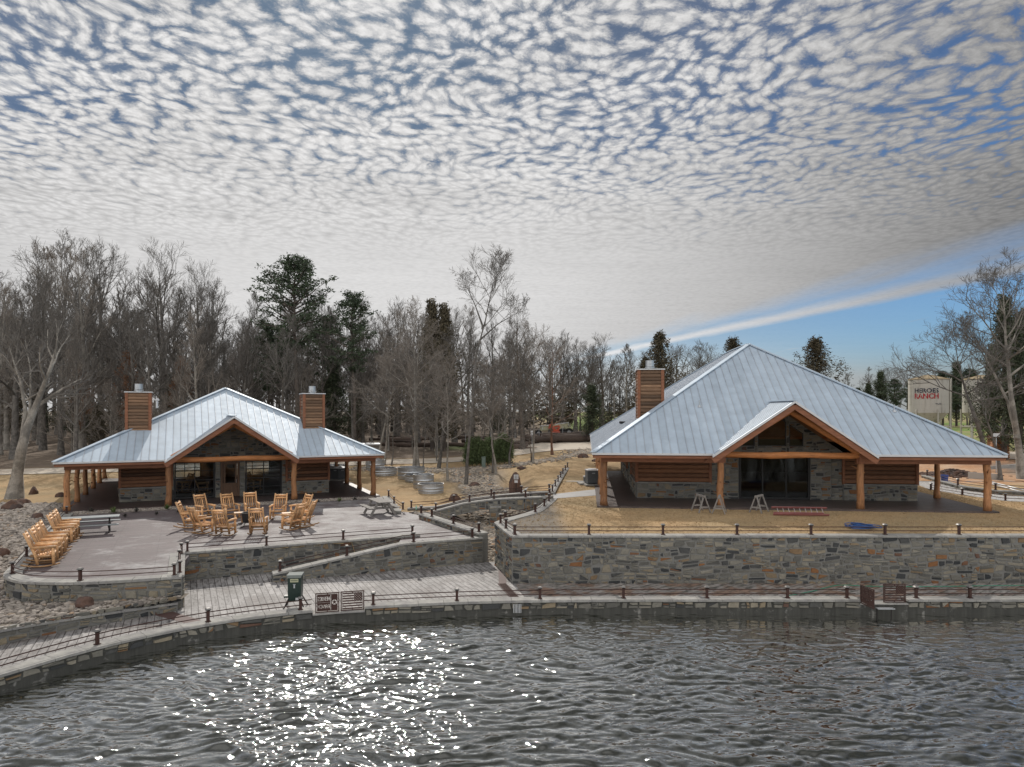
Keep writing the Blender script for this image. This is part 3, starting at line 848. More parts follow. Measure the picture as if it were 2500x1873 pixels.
def rock_field(name, pts, sizes, mat, seed=0, flat=.5):
    rng = np.random.default_rng(seed); v, f = ico(); n = len(pts)
    ang = rng.uniform(0, 6.28, n); sx = sizes * rng.uniform(.8, 1.5, n); sy = sizes * rng.uniform(.55, 1.0, n); sz = sizes * flat * rng.uniform(.6, 1.2, n)
    V = np.repeat(v[None], n, 0) * (1 + rng.uniform(-.22, .22, (n, 12, 1)))
    V = V * np.stack([sx, sy, sz], -1)[:, None, :]
    tl = rng.uniform(-.5, .5, n)
    c, s = np.cos(tl), np.sin(tl); y = V[..., 1] * c[:, None] - V[..., 2] * s[:, None]; z = V[..., 1] * s[:, None] + V[..., 2] * c[:, None]
    V[..., 1], V[..., 2] = y, z
    c, s = np.cos(ang), np.sin(ang); x = V[..., 0] * c[:, None] - V[..., 1] * s[:, None]; y = V[..., 0] * s[:, None] + V[..., 1] * c[:, None]
    V[..., 0], V[..., 1] = x, y
    V += pts[:, None, :]
    Fc = (f[None] + (np.arange(n) * 12)[:, None, None]).reshape(-1, 3)
    t = np.repeat(np.clip(rng.normal(.5, .22, n), 0, 1), 20)
    me = mesh_from_arrays(name, V.reshape(-1, 3), Fc, t, [mat])
    o = bpy.data.objects.new(name, me); link(o); return o
ROCK_RAMP = [(0, (.10, .095, .09)), (.3, (.24, .21, .18)), (.55, (.36, .31, .25)), (.8, (.46, .38, .29)), (1, (.42, .25, .13))]
mt_rocks = material('river_rock', (.3, .3, .3), .9, var=.25, scale=14, ramp=ROCK_RAMP)
GREY_RAMP = [(0, (.11, .095, .085)), (.3, (.22, .19, .165)), (.6, (.33, .29, .25)), (.85, (.42, .37, .32)), (1, (.30, .21, .14))]
mt_rocks2 = material('bank_rock', (.3, .3, .3), .9, var=.25, scale=14, ramp=GREY_RAMP)
R = np.random.default_rng(11)
def sample(n, x0, x1, y0, y1, cond):
    x = R.uniform(x0, x1, n); y = R.uniform(y0, y1, n); k = cond(x, y); return x[k], y[k]
# channel between the walls
def chan(x, y):
    xl = -1.0 - (y - 31.7) * .56
    xr = np.interp(y, [31.3, 32.2, 34.4, 36.6, 40], [-.75, -.35, .9, 1.4, 1.9])
    return (x > xl) & (x < xr) & (y > 31.9)
x, y = sample(4200, -6, 2, 31.9, 40, chan)
o = rock_field('channel_stones', np.stack([x, y, ground_h(x, y) + .03], -1), R.uniform(.07, .2, len(x)), mt_rocks, 1)
tag(o, 'tan river stones filling the channel between the stone walls', 'stones', kind='stuff')
def bed(x, y):
    d = np.abs(x - pathx(y)); w = np.interp(y, [39, 44, 52, 66], [2.1, 1.8, 1.9, 1.5])
    return d < w * (1 + .35 * nz(x, y, 1.1))
x, y = sample(11000, -9, 4, 40.5, 67, bed)
x2 = R.uniform(-15, 12, 3600); yc = np.interp(x2, [-15, -10.8, -6.6, -3.9, 0.1, 4.4, 9, 12], [67, 66.5, 65.3, 64.5, 65.6, 69, 78, 80])
y2 = yc + R.normal(0, .9, len(x2)); x = np.concatenate([x, x2]); y = np.concatenate([y, y2])
x3 = R.normal(9.2, 1.6, 900); y3 = R.normal(76.5, 2.2, 900); x = np.concatenate([x, x3]); y = np.concatenate([y, y3])
o = rock_field('creek_stones', np.stack([x, y, ground_h(x, y) + .02], -1), R.uniform(.06, .19, len(x)), mt_rocks, 2)
tag(o, 'pale stones of the dry creek winding through the tan lawn', 'stones', kind='stuff')
def bankc(x, y):
    e = -17.8 - (y - 25) * .482
    P = np.array([(p.x, p.y) for p in LOBE]); inside = in_poly(x, y, PATIO) | in_poly(x, y, FRONT)
    return (x > e - 5.2 + .6 * nz(x, y, .9)) & ~inside & (y < 44) & ((x < -17.0) | (y < 24.4)) & (x < e + 8)
x, y = sample(30000, -34, -11, 16.5, 44, bankc)
k = ~(in_poly(x, y, [L2W(-.6, -.4), L2W(18, -.4), L2W(18, 22), L2W(-.6, 22)])); x, y = x[k], y[k]
o = rock_field('bank_stones', np.stack([x, y, ground_h(x, y) + .02], -1), R.uniform(.05, .16, len(x)), mt_rocks2, 3)
tag(o, 'grey and tan loose stones on the bank left of the patio', 'stones', kind='stuff')
x, y = sample(4200, 0.3, 17.3, -1.6, -.3, lambda a, b: b > -5)
P2 = np.array([L2W(a, b) for a, b in zip(x, y)])
o = rock_field('gravel', np.stack([P2[:, 0], P2[:, 1], np.full(len(x), .03)], -1), R.uniform(.03, .075, len(x)), mt_rocks2, 4)
tag(o, 'pale gravel in the planting strip along the cabin porch', 'gravel', kind='stuff')

# tufts that roughen the lawns
def tufts(name, x, y, z, mat, label, seed=0, h=.07):
    rng = np.random.default_rng(seed); n = len(x); nb = 5
    V = np.zeros((n, nb, 3, 3)); a = rng.uniform(0, 6.28, (n, nb)); hh = h * rng.uniform(.5, 1.4, (n, nb)); r = rng.uniform(.01, .07, (n, nb))
    bx = x[:, None] + np.cos(a) * r; by = y[:, None] + np.sin(a) * r; wv = .012
    V[..., 0, 0] = bx - np.sin(a) * wv; V[..., 0, 1] = by + np.cos(a) * wv; V[..., 0, 2] = z[:, None] - .01
    V[..., 1, 0] = bx + np.sin(a) * wv; V[..., 1, 1] = by - np.cos(a) * wv; V[..., 1, 2] = z[:, None] - .01
    V[..., 2, 0] = bx + np.cos(a) * hh * .6; V[..., 2, 1] = by + np.sin(a) * hh * .6; V[..., 2, 2] = z[:, None] + hh
    Fc = np.arange(n * nb * 3).reshape(-1, 3)
    me = mesh_from_arrays(name, V.reshape(-1, 3), Fc, rng.uniform(0, 1, len(Fc)), [mat])
    o = bpy.data.objects.new(name, me); link(o); tag(o, label, 'grass', kind='stuff')
mt_tuft = material('dry_grass', (.36, .23, .10), .95, ramp=[(0, (.30, .21, .11)), (.5, (.41, .29, .16)), (1, (.50, .38, .22))], var=.2)
x, y = sample(16000, 0, 30, 28.5, 49, lambda x, y: in_poly(x, y, LAWN_R) & ~in_poly(x, y, [R2W(-.5, -.5), R2W(19, -.5), R2W(19, 25), R2W(-.5, 25)]) & ~in_poly(x, y, [(1.8, 39.7), (5.6, 41.2), (6, 46), (2.3, 42.3)]))
tufts('dry_grass', x, y, np.full(len(x), .80), mt_tuft, 'dry tan grass of the lawn in front of the big cabin', 1, .04)
# ------------------------------------------------------------------ stone walls
# lake wall: a course of stone over wet concrete, in three lengths with gate openings
def lake_wall():
    root = empty('lake_wall', (OUT[0][0], OUT[0][1], -1.4), 0, 'long curved low wall along the water, stone over stained wet concrete', 'wall')
    O = Vector(root.location); rng = random.Random(3)
    def cutpath(x0, x1):
        pts = [p for p in OUT if x0 < p[0] < x1]
        f = lambda x: (x, float(np.interp(x, [p[0] for p in OUT], [p[1] for p in OUT])))
        if x0 > OUT[0][0]: pts = [f(x0)] + pts
        if x1 < OUT[-1][0]: pts = pts + [f(x1)]
        return pts
    core = MB(); capm = MB(); st = MB()
    for x0, x1, op in ((-99, -6.62, 0), (-6.62, -4.98, 1), (-4.98, 12.2, 0), (12.2, 13.88, 1), (13.88, 99, 0)):
        P = Path(cutpath(x0, x1), 1); S = P.samples(.5); top = -1.04 if op else -.93
        for a, b in zip(S, S[1:]):
            ps = []
            for z in (0, 1):
                for q, d in ((a, 0), (b, 0), (b, -.42), (a, -.42)):
                    p = P.off(q, d); ps.append(Vector((p.x, p.y, top if z else -2.6)) - O)
            core.hexa(ps)
        if op:
            for a, b in zip(S, S[1:]):
                capm.hexa([Vector((*P.off(q, d), z)) - O for z in (-1.04, -.995) for q, d in ((a, .05), (b, .05), (b, -.44), (a, -.44))], .6)
            continue
        mp = lambda s, z, d: Vector((*P.off(s, d + .004), z)) - O
        stones(st, rng, 0, P.L, -1.17, -.93, mp, (), amax=.16, gap=.008)
        q = 0
        while q < P.L - .01:
            b = min(P.L, q + rng.uniform(.6, 1.1))
            if P.L - b < .3: b = P.L
            sub = [q] + [t for t in S if q + .05 < t < b - .05] + [b]; tn = rng.random(); dz = rng.uniform(-.004, .004)
            for c, d in zip(sub, sub[1:]):
                ps = []; g0 = .006 if c == q else 0; g1 = .006 if d == b else 0
                for z in (0, 1):
                    for w_, dd in ((c + g0, .06), (d - g1, .06), (d - g1, -.47), (c + g0, -.47)):
                        p = P.off(w_, dd); ps.append(Vector((p.x, p.y, -.86 + dz if z else -.93)) - O)
                capm.hexa(ps, tn)
            q = b
    core.build('concrete_base', mt_concrete, root); st.build('stone_face', mt_stone, root); capm.build('coping', mt_cap, root)
lake_wall()
stone_wall('planter_wall', 'low curved stone wall holding back the rock bed beside the walkway', smooth_path([(-17.6, 16.4), (-15.0, 20.5), (-13.2, 22.5), (-11.35, 24.2)], 5), 1, -1.2, lambda s: -.44 - .03 * s, .35, 7)
stone_wall('patio_wall', 'tall curved stone wall round the rounded end of the patio', LOBE, -1, lambda s: -1.3 if s < 8.6 else -.9, .08, .45, 8, cap=.08)
# raised kerb seen behind the rockers, on the curved wall's inner side
stone_wall('notch_wall', 'short stone wall end where the patio steps back from the walkway', [(-13.15, 28.55), (-11.38, 24.62)], -1, -1.2, .09, .45, 9)
stone_wall('ramp_wall', 'stone wall below the circle of rocking chairs, behind the ramp', [(-13.1, 28.4), (-4.2, 32.5)], 1, -1.2, .10, .42, 10, ends=(False, True))
rw_top = lambda s: min(-.70 + .151 * s, .10)
stone_wall('ramp_wall', 'stone wall with sloping top on the lake side of the ramp', [(-9.47, 28.2), (-6.8, 29.38), (-4.62, 30.34), (-1.3, 31.8)], 1, -1.2, rw_top, .40, 11, top_line=[(.151, -.775), (0, .03)], ends=(True, True))
stone_wall('parapet_wall', 'low stone parapet on the patio edge above the stone channel', [(-1.45, 31.9), (-4.95, 37.95)], -1, -1.2, .26, .42, 12, faces=(1, -1), ends=(False, True))
rwall = stone_wall('retaining_wall', 'high grey stone retaining wall in front of the big cabin lawn', [(0, 28.0), (38, 28.0)], 1, -1.15, .85, .42, 13, amax=.13)
stone_wall('x', '', [(-.73, 31.3), (-.004, 27.985)], 1, -1.2, .845, .42, 14, parent=rwall, amax=.13)
stone_wall('x', '', smooth_path([(2.1, 39.9), (1.75, 38.1), (1.4, 36.5), (.9, 34.6), (-.3, 32.4), (-.735, 31.32)], 4), 1, -1.2, .84, .42, 15, parent=rwall)
stone_wall('kerb_wall', 'narrow low kerb wall running back across the lawn left of the big cabin', [(4.6, 60.5), (3.7, 54), (2.75, 46.5), (2.2, 41.9)], 1, .2, .93, .3, 16, cap=.06)
stone_wall('kerb_wall', 'low stone kerb beside the side path right of the big cabin', [(29.9, 52), (28.7, 47.5), (28.1, 44.6), (28.6, 42.2), (30.8, 41), (36, 40.1)], 1, .5, 1.02, .3, 17, cap=.06)
stone_wall('kerb_wall', 'low stone kerb between the lawn and the right patio steps by the bridge', [(-8.1, 46.6), (-6.2, 39.6)], -1, -.3, .16, .35, 18, cap=.06)

# footbridge
def bridge():
    root = empty('footbridge', (-1, 40, .5), 0, 'stone sided footbridge arching over the dry stone channel', 'bridge')
    O = Vector(root.location); rng = random.Random(4)
    fx = [-6.2, -4.3, -2.6, -1.0, .6, 2.3]
    fy = [39.1, 39.1, 39.3, 39.35, 39.45, 39.7]; ft = [.10, .22, .66, .86, .93, .98]
    ry = [40.9, 40.9, 41.0, 41.1, 41.4, 41.9]; rt = [.12, .24, .62, .84, .95, 1.0]
    for yy, tt, x0 in ((fy, ft, -4.4), (ry, rt, -6.0)):
        top = lambda s, tt=tt: float(np.interp(s + x0, fx, tt))
        P = Path([(x, float(np.interp(x, fx, yy))) for x in np.linspace(x0, 2.3, 14)], 1)
        bot = lambda s: float(np.interp(s + x0, [-5, -4.2, -3, -1.7, -.5, .6, 1.4, 3], [-.9, -.5, -.02, .25, .30, .22, -.1, -.9]))
        core = MB(); capm = MB(); st = MB(); S = P.samples(.4)
        for a, b in zip(S, S[1:]):
            ps = []
            for z in (0, 1):
                for q, d in ((a, 0), (b, 0), (b, -.3), (a, -.3)):
                    p = P.off(q, d); ps.append(Vector((p.x, p.y, top(q) - .07 if z else bot(q))) - O)
            core.hexa(ps)
            ps = []
            for z in (0, 1):
                for q, d in ((a, .06), (b, .06), (b, -.36), (a, -.36)):
                    p = P.off(q, d); ps.append(Vector((p.x, p.y, top(q) if z else top(q) - .07)) - O)
            capm.hexa(ps, rng.random() if rng.random() < .5 else .5)
            # stones laid in this bay, between the arch line and the coping
            if top(a) - bot(a) > .25:
                zb_, zt_ = max(bot(a), bot(b)) + .01, min(top(a), top(b)) - .08
                mp = lambda s, z, d: Vector((*P.off(s, d), z)) - O
                stones(st, rng, a + .005, b - .005, zb_, zt_, mp, (), amax=.12)
        nm = 'parapet'
        po = core.build(nm, mt_mortar, root)
        st.build('stone_face', mt_stone, po); capm.build('coping', mt_cap, po)
    dk = MB(); X = np.linspace(-6, 2.4, 16)
    for a, b in zip(X, X[1:]):
        za = float(np.interp(a, fx, ft)) - .22; zb_ = float(np.interp(b, fx, ft)) - .22
        y0, y1 = float(np.interp(a, fx, fy)) + .29, float(np.interp(b, fx, fy)) + .29
        dk.hexa([Vector(q) - O for q in ((a, y0, za - .12), (b, y1, zb_ - .12), (b, y1 + 1.55, zb_ - .12), (a, y0 + 1.55, za - .12), (a, y0, za), (b, y1, zb_), (b, y1 + 1.55, zb_), (a, y0 + 1.55, za))])
    dk.build('deck', mt_band, root)
    pr = MB(); pr.box(Vector((-.9, 38.98, -.05)) - O, (.62, .62, 1.1)); pp = pr.build('pier', mt_mortar, root)
    st = MB(); stones(st, rng, -.31, .31, -.6, .5, lambda s, z, d: Vector((-.9 + s, 38.665 - d, z)) - O, (), amax=.1)
    stones(st, rng, -.31, .31, -.6, .5, lambda s, z, d: Vector((-1.215 - d, 38.98 - s, z)) - O, (), amax=.1)
    st.build('stone_face', mt_stone, pp)
    return fx, fy, ft, ry, rt
BR = bridge()

# ------------------------------------------------------------------ railings
def on(z, *pts): return [(x, y, z) for x, y in pts]
LW = Path(OUT, 1)
def lw(x):      # a point on top of the lake wall at this x
    y = float(np.interp(x, [p[0] for p in OUT], [p[1] for p in OUT])); return Vector((x, y + .21, -.86))
def curve(f, x0, x1, n=24): return [f(x0 + (x1 - x0) * i / n) for i in range(n + 1)]
def lwc(P3, z=-.86):    # push inward along the normal
    return P3
def shore(s): p = LW.off(s, -.2); return Vector((p.x, p.y, -.86))
def s_of(x):
    best = min(range(0, int(LW.L * 20)), key=lambda i: abs(LW.off(i / 20, -.2).x - x)); return best / 20
ss = [s_of(v) for v in (-14.2, -11.75, -9.55, -7.05)]
railing('low cable railing on the curved lake wall, left of the gate with cut-out lettering', [shore(s) for s in ss], [shore(ss[0] + (ss[-1] + .35 - ss[0]) * i / 40) for i in range(41)])
ss = [s_of(v) for v in (-4.72, -1.9, 1.0, 3.95, 6.9, 9.75, 11.85)]
railing('long low cable railing on the lake wall between the two gates', [shore(s) for s in ss], [shore(ss[0] - .3 + (ss[-1] + .6 - ss[0]) * i / 50) for i in range(51)])
ss = [s_of(v) for v in (14.3, 16.2, 19.1, 22, 24.9)]
railing('low cable railing on the lake wall at its right end, past the open gate', [shore(s) for s in ss], [shore(ss[0] - .4), shore(ss[-1] + .3)])
X_ = [.12] + [2.93 * i + .12 for i in range(1, 9)]
railing('long straight cable railing on top of the high retaining wall', [(x, 28.22, .85) for x in X_])
railing('short railing at the left corner of the high retaining wall', [(-.50, 31.05, .845), (-.25, 29.75, .845), (.10, 28.4, .845)])
cv = smooth_path([(-.52, 31.35), (.0, 32.3), (1.15, 34.5), (1.65, 36.6), (1.95, 38.2), (2.25, 39.6)], 5)
railing('railing curving along the wall from the lawn corner up to the bridge', [(-.3, 31.9, .84), (1.13, 34.5, .84), (1.66, 36.6, .84), (2.0, 38.6, .84)], [(p[0], p[1], .84) for p in cv])
def pw(s): p = Path(LOBE, -1).off(s, -.2); return Vector((p.x, p.y, .08))
PL = Path(LOBE, -1)
sp_ = [.25, 3.2, 6.7, 10.0, 13.6, 17.2, PL.L - .3]
railing('cable railing following the rounded left end of the patio', [pw(s) for s in sp_], [pw(.25 + (PL.L - .55) * i / 60) for i in range(61)])
railing('short railing down the step in the patio wall', [(-13.1, 28.25, .1), (-12.55, 26.9, .09), (-11.65, 25.0, .09)])
railing('cable railing behind the circle of rocking chairs wall, on the ramp wall', [(-13.05, 28.65, .1), (-10.3, 29.9, .1), (-7.4, 31.25, .1), (-4.55, 32.55, .1)])
PR = Path([(-9.47, 28.2), (-1.3, 31.8)], 1)
def rp(s): p = PR.off(s, -.2); return (p.x, p.y, rw_top(s))
railing('cable railing sloping down with the ramp', [rp(.3), rp(2.95), rp(5.8), rp(8.5)], [rp(.3), rp(2.95), rp(5.3), rp(5.8), rp(8.5)])
railing('railing on the low parapet above the stone channel', [(-1.5, 32.3, .26), (-2.85, 34.65, .26), (-4.15, 36.9, .26), (-4.85, 38.05, .26)])
fx, fy, ft, ry, rt = BR
fp = lambda x, yy, tt: (x, float(np.interp(x, fx, yy)) + .15, float(np.interp(x, fx, tt)))
railing('front railing of the footbridge', [fp(x, fy, ft) for x in (-4.2, -2.35, -1.0, .75, 2.1)], [fp(x, fy, ft) for x in np.linspace(-4.2, 2.1, 12)])
railing('back railing of the footbridge', [fp(x, ry, rt) for x in (-5.8, -3.35, -1.2, .55, 2.2)], [fp(x, ry, rt) for x in np.linspace(-5.8, 2.2, 12)])
railing('railing from the porch corner down to the footbridge', [(-8.0, 46.2, .16), (-7.1, 42.9, .16), (-6.15, 40.2, .16)])
railing('railing on the kerb running back across the lawn', [(2.4 + .0195 * i * 6.2, 42.3 + i * 2.95, .93) if 0 else (float(np.interp(42.3 + i * 2.95, [41.9, 46.5, 54, 60.5], [2.35, 2.9, 3.85, 4.75])), 42.3 + i * 2.95, .93) for i in range(7)])
railing('railing beside the side path right of the big cabin', [(26.1, 44.4, .8), (26.35, 41.7, .8), (27.0, 39.0, .8), (30.2, 37.7, .8)])
railing('railing on the kerb by the dirt yard right of the big cabin', [(30.0, 51.5, 1.02), (29.0, 48.4, 1.02), (28.15, 45.0, 1.02), (28.7, 42.3, 1.02), (31.0, 41.1, 1.02), (34, 40.6, 1.02)])
# ------------------------------------------------------------------ cabins
def roof_face(sheet, seams, poly, hdir, spacing=.42, rng=None, h0=0.0):
    """poly: 3-D corners lying in one plane; hdir: horizontal unit vector along the eave"""
    P = [Vector(p) for p in poly]; h = Vector((hdir[0], hdir[1], 0)); g = Vector((-hdir[1], hdir[0], 0))
    nrm = Vector((0, 0, 0))
    for i in range(len(P)): nrm += P[i].cross(P[(i + 1) % len(P)])
    nrm.normalize()
    if nrm.z < 0: nrm = -nrm
    d = nrm.dot(P[0])
    def pt(a, b, up=0):
        q = h * a + g * b; q.z = (d - nrm.x * q.x - nrm.y * q.y) / nrm.z; return q + nrm * up
    Q = [(p.dot(h), p.dot(g)) for p in P]
    lo = min(q[0] for q in Q); hi = max(q[0] for q in Q)
    n0 = math.floor((lo - h0) / spacing); a = h0 + n0 * spacing
    while a < hi:
        b = a + spacing
        pl = clip_poly(clip_poly(Q, -1, 0, -a), 1, 0, b)
        if len(pl) >= 3:
            sheet.add([pt(*q) for q in pl], [tuple(range(len(pl)))], rng.random())
        if lo + .03 < b < hi - .03:
            ys = []
            for i in range(len(Q)):
                p, q = Q[i], Q[(i + 1) % len(Q)]
                if (p[0] < b) != (q[0] < b):
                    t = (b - p[0]) / (q[0] - p[0]); ys.append(p[1] + (q[1] - p[1]) * t)
            ys.sort()
            for y0, y1 in zip(ys[::2], ys[1::2]):
                if y1 - y0 > .05: seams.beam(pt(b, y0, .014), pt(b, y1, .014), .028, .034, nrm, .5)
        a = b

def boards(mb, o, ax, width, z0, z1, nrm, rng, bh=.21, gap=.008):
    """horizontal half-log boards on a wall starting at o (2-D) along ax; nrm points outwards"""
    n = max(1, round((z1 - z0) / bh)); bh = (z1 - z0) / n
    for i in range(n):
        a = z0 + i * bh + gap; b = z0 + (i + 1) * bh - gap; t = rng.random()
        nx = max(1, int(width / 3.4)); cuts = [0] + sorted(rng.uniform(.2, .8) * width for _ in range(nx - 1)) + [width]
        for c0, c1 in zip(cuts, cuts[1:]):
            t = rng.random(); prof = ((0, a), (.035, a + .012), (.06, a + (b - a) * .3), (.06, b - (b - a) * .3), (.035, b - .012), (0, b))
            A = []; B = []
            for dd, z in prof:
                dd += rng.uniform(-.004, .004)
                A.append((o[0] + ax[0] * (c0 + .003) + nrm[0] * dd, o[1] + ax[1] * (c0 + .003) + nrm[1] * dd, z))
                B.append((o[0] + ax[0] * (c1 - .003) + nrm[0] * dd, o[1] + ax[1] * (c1 - .003) + nrm[1] * dd, z))
            k = len(prof)
            mb.add(A + B, [(i2, i2 + 1, k + i2 + 1, k + i2) for i2 in range(k - 1)] + [tuple(reversed(range(k))), tuple(range(k, 2 * k))], t)

def log_post(rng, x, y, z0, z1, r=.17, knobs=6, branches=0):
    mb = MB(); n = 9; pts = []; rad = []
    bx, by = rng.uniform(-.05, .05), rng.uniform(-.05, .05); ph = rng.uniform(0, 6)
    for i in range(n):
        t = i / (n - 1)
        pts.append((x + bx * math.sin(t * 3.1 + .2) + .02 * math.sin(t * 9 + ph), y + by * math.sin(t * 3.1) + .02 * math.cos(t * 8 + ph), z0 + (z1 - z0) * t))
        rad.append(r * (1.22 if i == 0 else 1.06 if i == 1 else 1.0) * rng.uniform(.94, 1.06) * (1 - .1 * t))
    mb.tube(pts, rad, 12, True, rng.random(), bump=.05, rng=rng)
    for k in range(knobs):
        t = rng.uniform(.1, .95); a = rng.uniform(0, 6.28); zz = z0 + (z1 - z0) * t
        dx, dy = math.cos(a), math.sin(a); ln = .05 if k >= branches else rng.uniform(.15, .35)
        rr = rng.uniform(.02, .045)
        mb.tube([(x + dx * r * .7, y + dy * r * .7, zz - .02), (x + dx * (r + ln), y + dy * (r + ln), zz + ln * .5)], [rr, rr * .6], 6, True, rng.random() * .5)
    return mb

def chimney(root, u0, v0, w, zb, zt, rng):
    mb = MB(); mb.box((u0 + w / 2, v0 + w / 2, (zb + zt) / 2), (w - .02, w - .02, zt - zb)); ch = mb.build('chimney', mt_chim, root)
    bd = MB()
    for o, ax, nm in (((u0 + .09, v0), (1, 0), (0, -1)), ((u0 + w, v0 + .09), (0, 1), (1, 0)), ((u0 + w - .09, v0 + w), (-1, 0), (0, 1)), ((u0, v0 + w - .09), (0, -1), (-1, 0))):
        boards(bd, o, ax, w - .18, zb, zt - .04, nm, rng, bh=.2)
    bd.build('board_cladding', mt_chim, ch)
    cb = MB()
    for a in (0, w):
        for b in (0, w): cb.box((u0 + a, v0 + b, (zb + zt) / 2), (.17, .17, zt - zb - .01), tint=.4)
    cb.build('corner_trim', mt_timber, ch)
    cp = MB(); cp.box((u0 + w / 2, v0 + w / 2, zt + .03), (w + .26, w + .26, .06)); cp.build('chimney_cap', mt_white, ch)
    fl = MB(); c = (u0 + w / 2, v0 + w / 2)
    fl.cyl((*c, zt + .06), .16, .12, 16, .4); fl.cyl((*c, zt + .14), .27, .05, 20, .5); fl.cyl((*c, zt + .22), .235, .12, 20, .6); fl.cyl((*c, zt + .335), .25, .025, 20, .3)
    fl.cyl((*c, zt + .36), .235, .17, 20, .6); fl.cyl((*c, zt + .53), .25, .03, 20, .3)
    fl.build('flue', mt_galv, ch)

def cabin(org, th, W, D, ze, k, gc, gpk, kg, wall, zfloor, label, name, posts_front, side_step, chims, seed, mslab, slabz, logm_tint=0):
    rng = random.Random(seed)
    root = empty(name, (org.x, org.y, zfloor), th, label, 'cabin')
    OV = .6; vt = (gpk - ze) / k - OV; dE = (gpk - ze) / kg; dT = dE + .10
    zR = ze + k * (W / 2 + OV); mz = lambda v: ze + k * (v + OV)
    A = (-OV, -OV, ze); B = (W + OV, -OV, ze); C = (W + OV, D + OV, ze); E = (-OV, D + OV, ze)
    R0 = (W / 2, W / 2, zR); R1 = (W / 2, D - W / 2, zR)
    g0 = (gc - dE, -OV, ze); g1 = (gc + dE, -OV, ze); gt = (gc, vt, gpk)
    t0 = (gc - dT, -.95, gpk - kg * dT); t1 = (gc + dT, -.95, gpk - kg * dT); gf = (gc, -1.0, gpk)
    sheet = MB(); seams = MB()
    roof_face(sheet, seams, [A, g0, gt, g1, B, R0], (1, 0), rng=rng, h0=gc)
    roof_face(sheet, seams, [B, C, R1, R0], (0, 1), rng=rng)
    roof_face(sheet, seams, [C, E, R1], (-1, 0), rng=rng)
    roof_face(sheet, seams, [E, A, R0, R1], (0, -1), rng=rng)
    roof_face(sheet, seams, [t0, gf, gt, g0], (0, 1), rng=rng, h0=-1.0)
    roof_face(sheet, seams, [t1, g1, gt, gf], (0, 1), rng=rng, h0=-1.0)
    ro = sheet.build('roof', mt_roof, root); seams.build('seam', mt_seam, ro)
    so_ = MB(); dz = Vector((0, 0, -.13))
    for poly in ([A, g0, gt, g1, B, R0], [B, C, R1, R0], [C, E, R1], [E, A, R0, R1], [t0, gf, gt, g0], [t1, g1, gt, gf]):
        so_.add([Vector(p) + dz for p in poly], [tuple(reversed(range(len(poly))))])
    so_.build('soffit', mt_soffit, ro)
    rc = MB()
    up = Vector((0, 0, .035))
    for a, b in ((A, R0), (B, R0), (C, R1), (E, R1), (R0, R1), (gf, gt)):
        a = Vector(a) + up; b = Vector(b) + up
        rc.beam(a, b, .30, .05, tint=.6)
    rc.build('ridge_cap', mt_roof, ro)
    fa = MB(); ft_ = MB()
    for a, b in ((A, g0), (g0, t0), (t0, gf), (gf, t1), (t1, g1), (g1, B), (B, C), (C, E), (E, A)):
        a = Vector(a); b = Vector(b)
        fa.beam(a + Vector((0, 0, -.045)), b + Vector((0, 0, -.045)), .05, .10, tint=.5)
    fa.build('drip_edge', mt_white, ro)
    ins = .05
    def shr(p):
        return Vector((p[0] + (ins if p[0] < W / 2 else -ins), p[1] + (ins if p[1] < D / 2 else -ins), p[2]))
    for a, b in ((A, g0), (g1, B), (B, C), (C, E), (E, A)):
        ft_.beam(shr(a) + Vector((0, 0, -.17)), shr(b) + Vector((0, 0, -.17)), .05, .16, tint=.5)
    for a, b in ((t0, gf), (gf, t1)):
        a = Vector(a); b = Vector(b); ft_.beam(a + Vector((0, .06, -.24)), b + Vector((0, .06, -.24)), .06, .32, tint=.5)
    ft_.build('fascia_board', mt_timber, ro)
    # beams on the posts
    be = MB(); bz = ze - .33; ph = ze - .20
    pf = posts_front
    for a, b in (((pf[0] - .15, 0), (pf[1] + .2, 0)), ((pf[2] - .2, 0), (pf[3] + .15, 0)), ((0, .17), (0, D)), ((W, .17), (W, D)), ((.17, D), (W - .17, D))):
        be.beam((*a, bz), (*b, bz), .22, .30)
    for x, sg in ((pf[1], -1), (pf[2], 1)):      # header blocks where the gable meets the eave
        be.prism([(x + sg * .12 * -1, -.20, bz - .15), (x + sg * -.12, -.20, bz + .55), (x + sg * .62, -.20, bz + .15), (x + sg * .9, -.20, bz - .15)], (0, .4, 0))
    be.build('porch_beam', mt_timber, root)
    lb = MB(); L = [(pf[1] - .35 + (pf[2] - pf[1] + .7) * i / 8, -.02 + .02 * math.sin(i * 2.1), bz + .24 + .02 * math.sin(i * 1.7)) for i in range(9)]
    lb.tube(L, [.155 * rng.uniform(.92, 1.08) for _ in L], 12, True, .6, bump=.04, rng=rng)
    lb.build('tie_log', mt_logh, root)
    for sg in (-1, 1):
        r_ = MB(); a = Vector((gc + sg * (pf[2] - pf[1]) * .49, -.1, bz + .36)); b = Vector((gc + sg * .05, -.1, gpk - .52))
        r_.tube([a.lerp(b, i / 6) for i in range(7)], [.15 * rng.uniform(.93, 1.07) for _ in range(7)], 12, True, .5, bump=.04, rng=rng)
        r_.build('rafter_log', mt_logh, root)
    # posts
    zt_ = bz - .15
    pl = [(x, 0) for x in pf]
    n = round(D / side_step)
    for i in range(1, n + 1):
        pl += [(0, D * i / n), (W, D * i / n)]
    for i, (x, y) in enumerate(pl):
        p = log_post(rng, x, y, slabz - .02, zt_ if y > 0 or x in (pf[0], pf[3]) else bz + .12, .17 if i < 4 else .15, 7, 3 if (x == 0 and y > 0) else 1)
        p.build('post', mt_log, root, True)
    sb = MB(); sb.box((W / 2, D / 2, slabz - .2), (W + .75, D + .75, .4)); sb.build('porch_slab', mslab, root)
    for c in chims: chimney(root, *c, rng)
    return root, rng

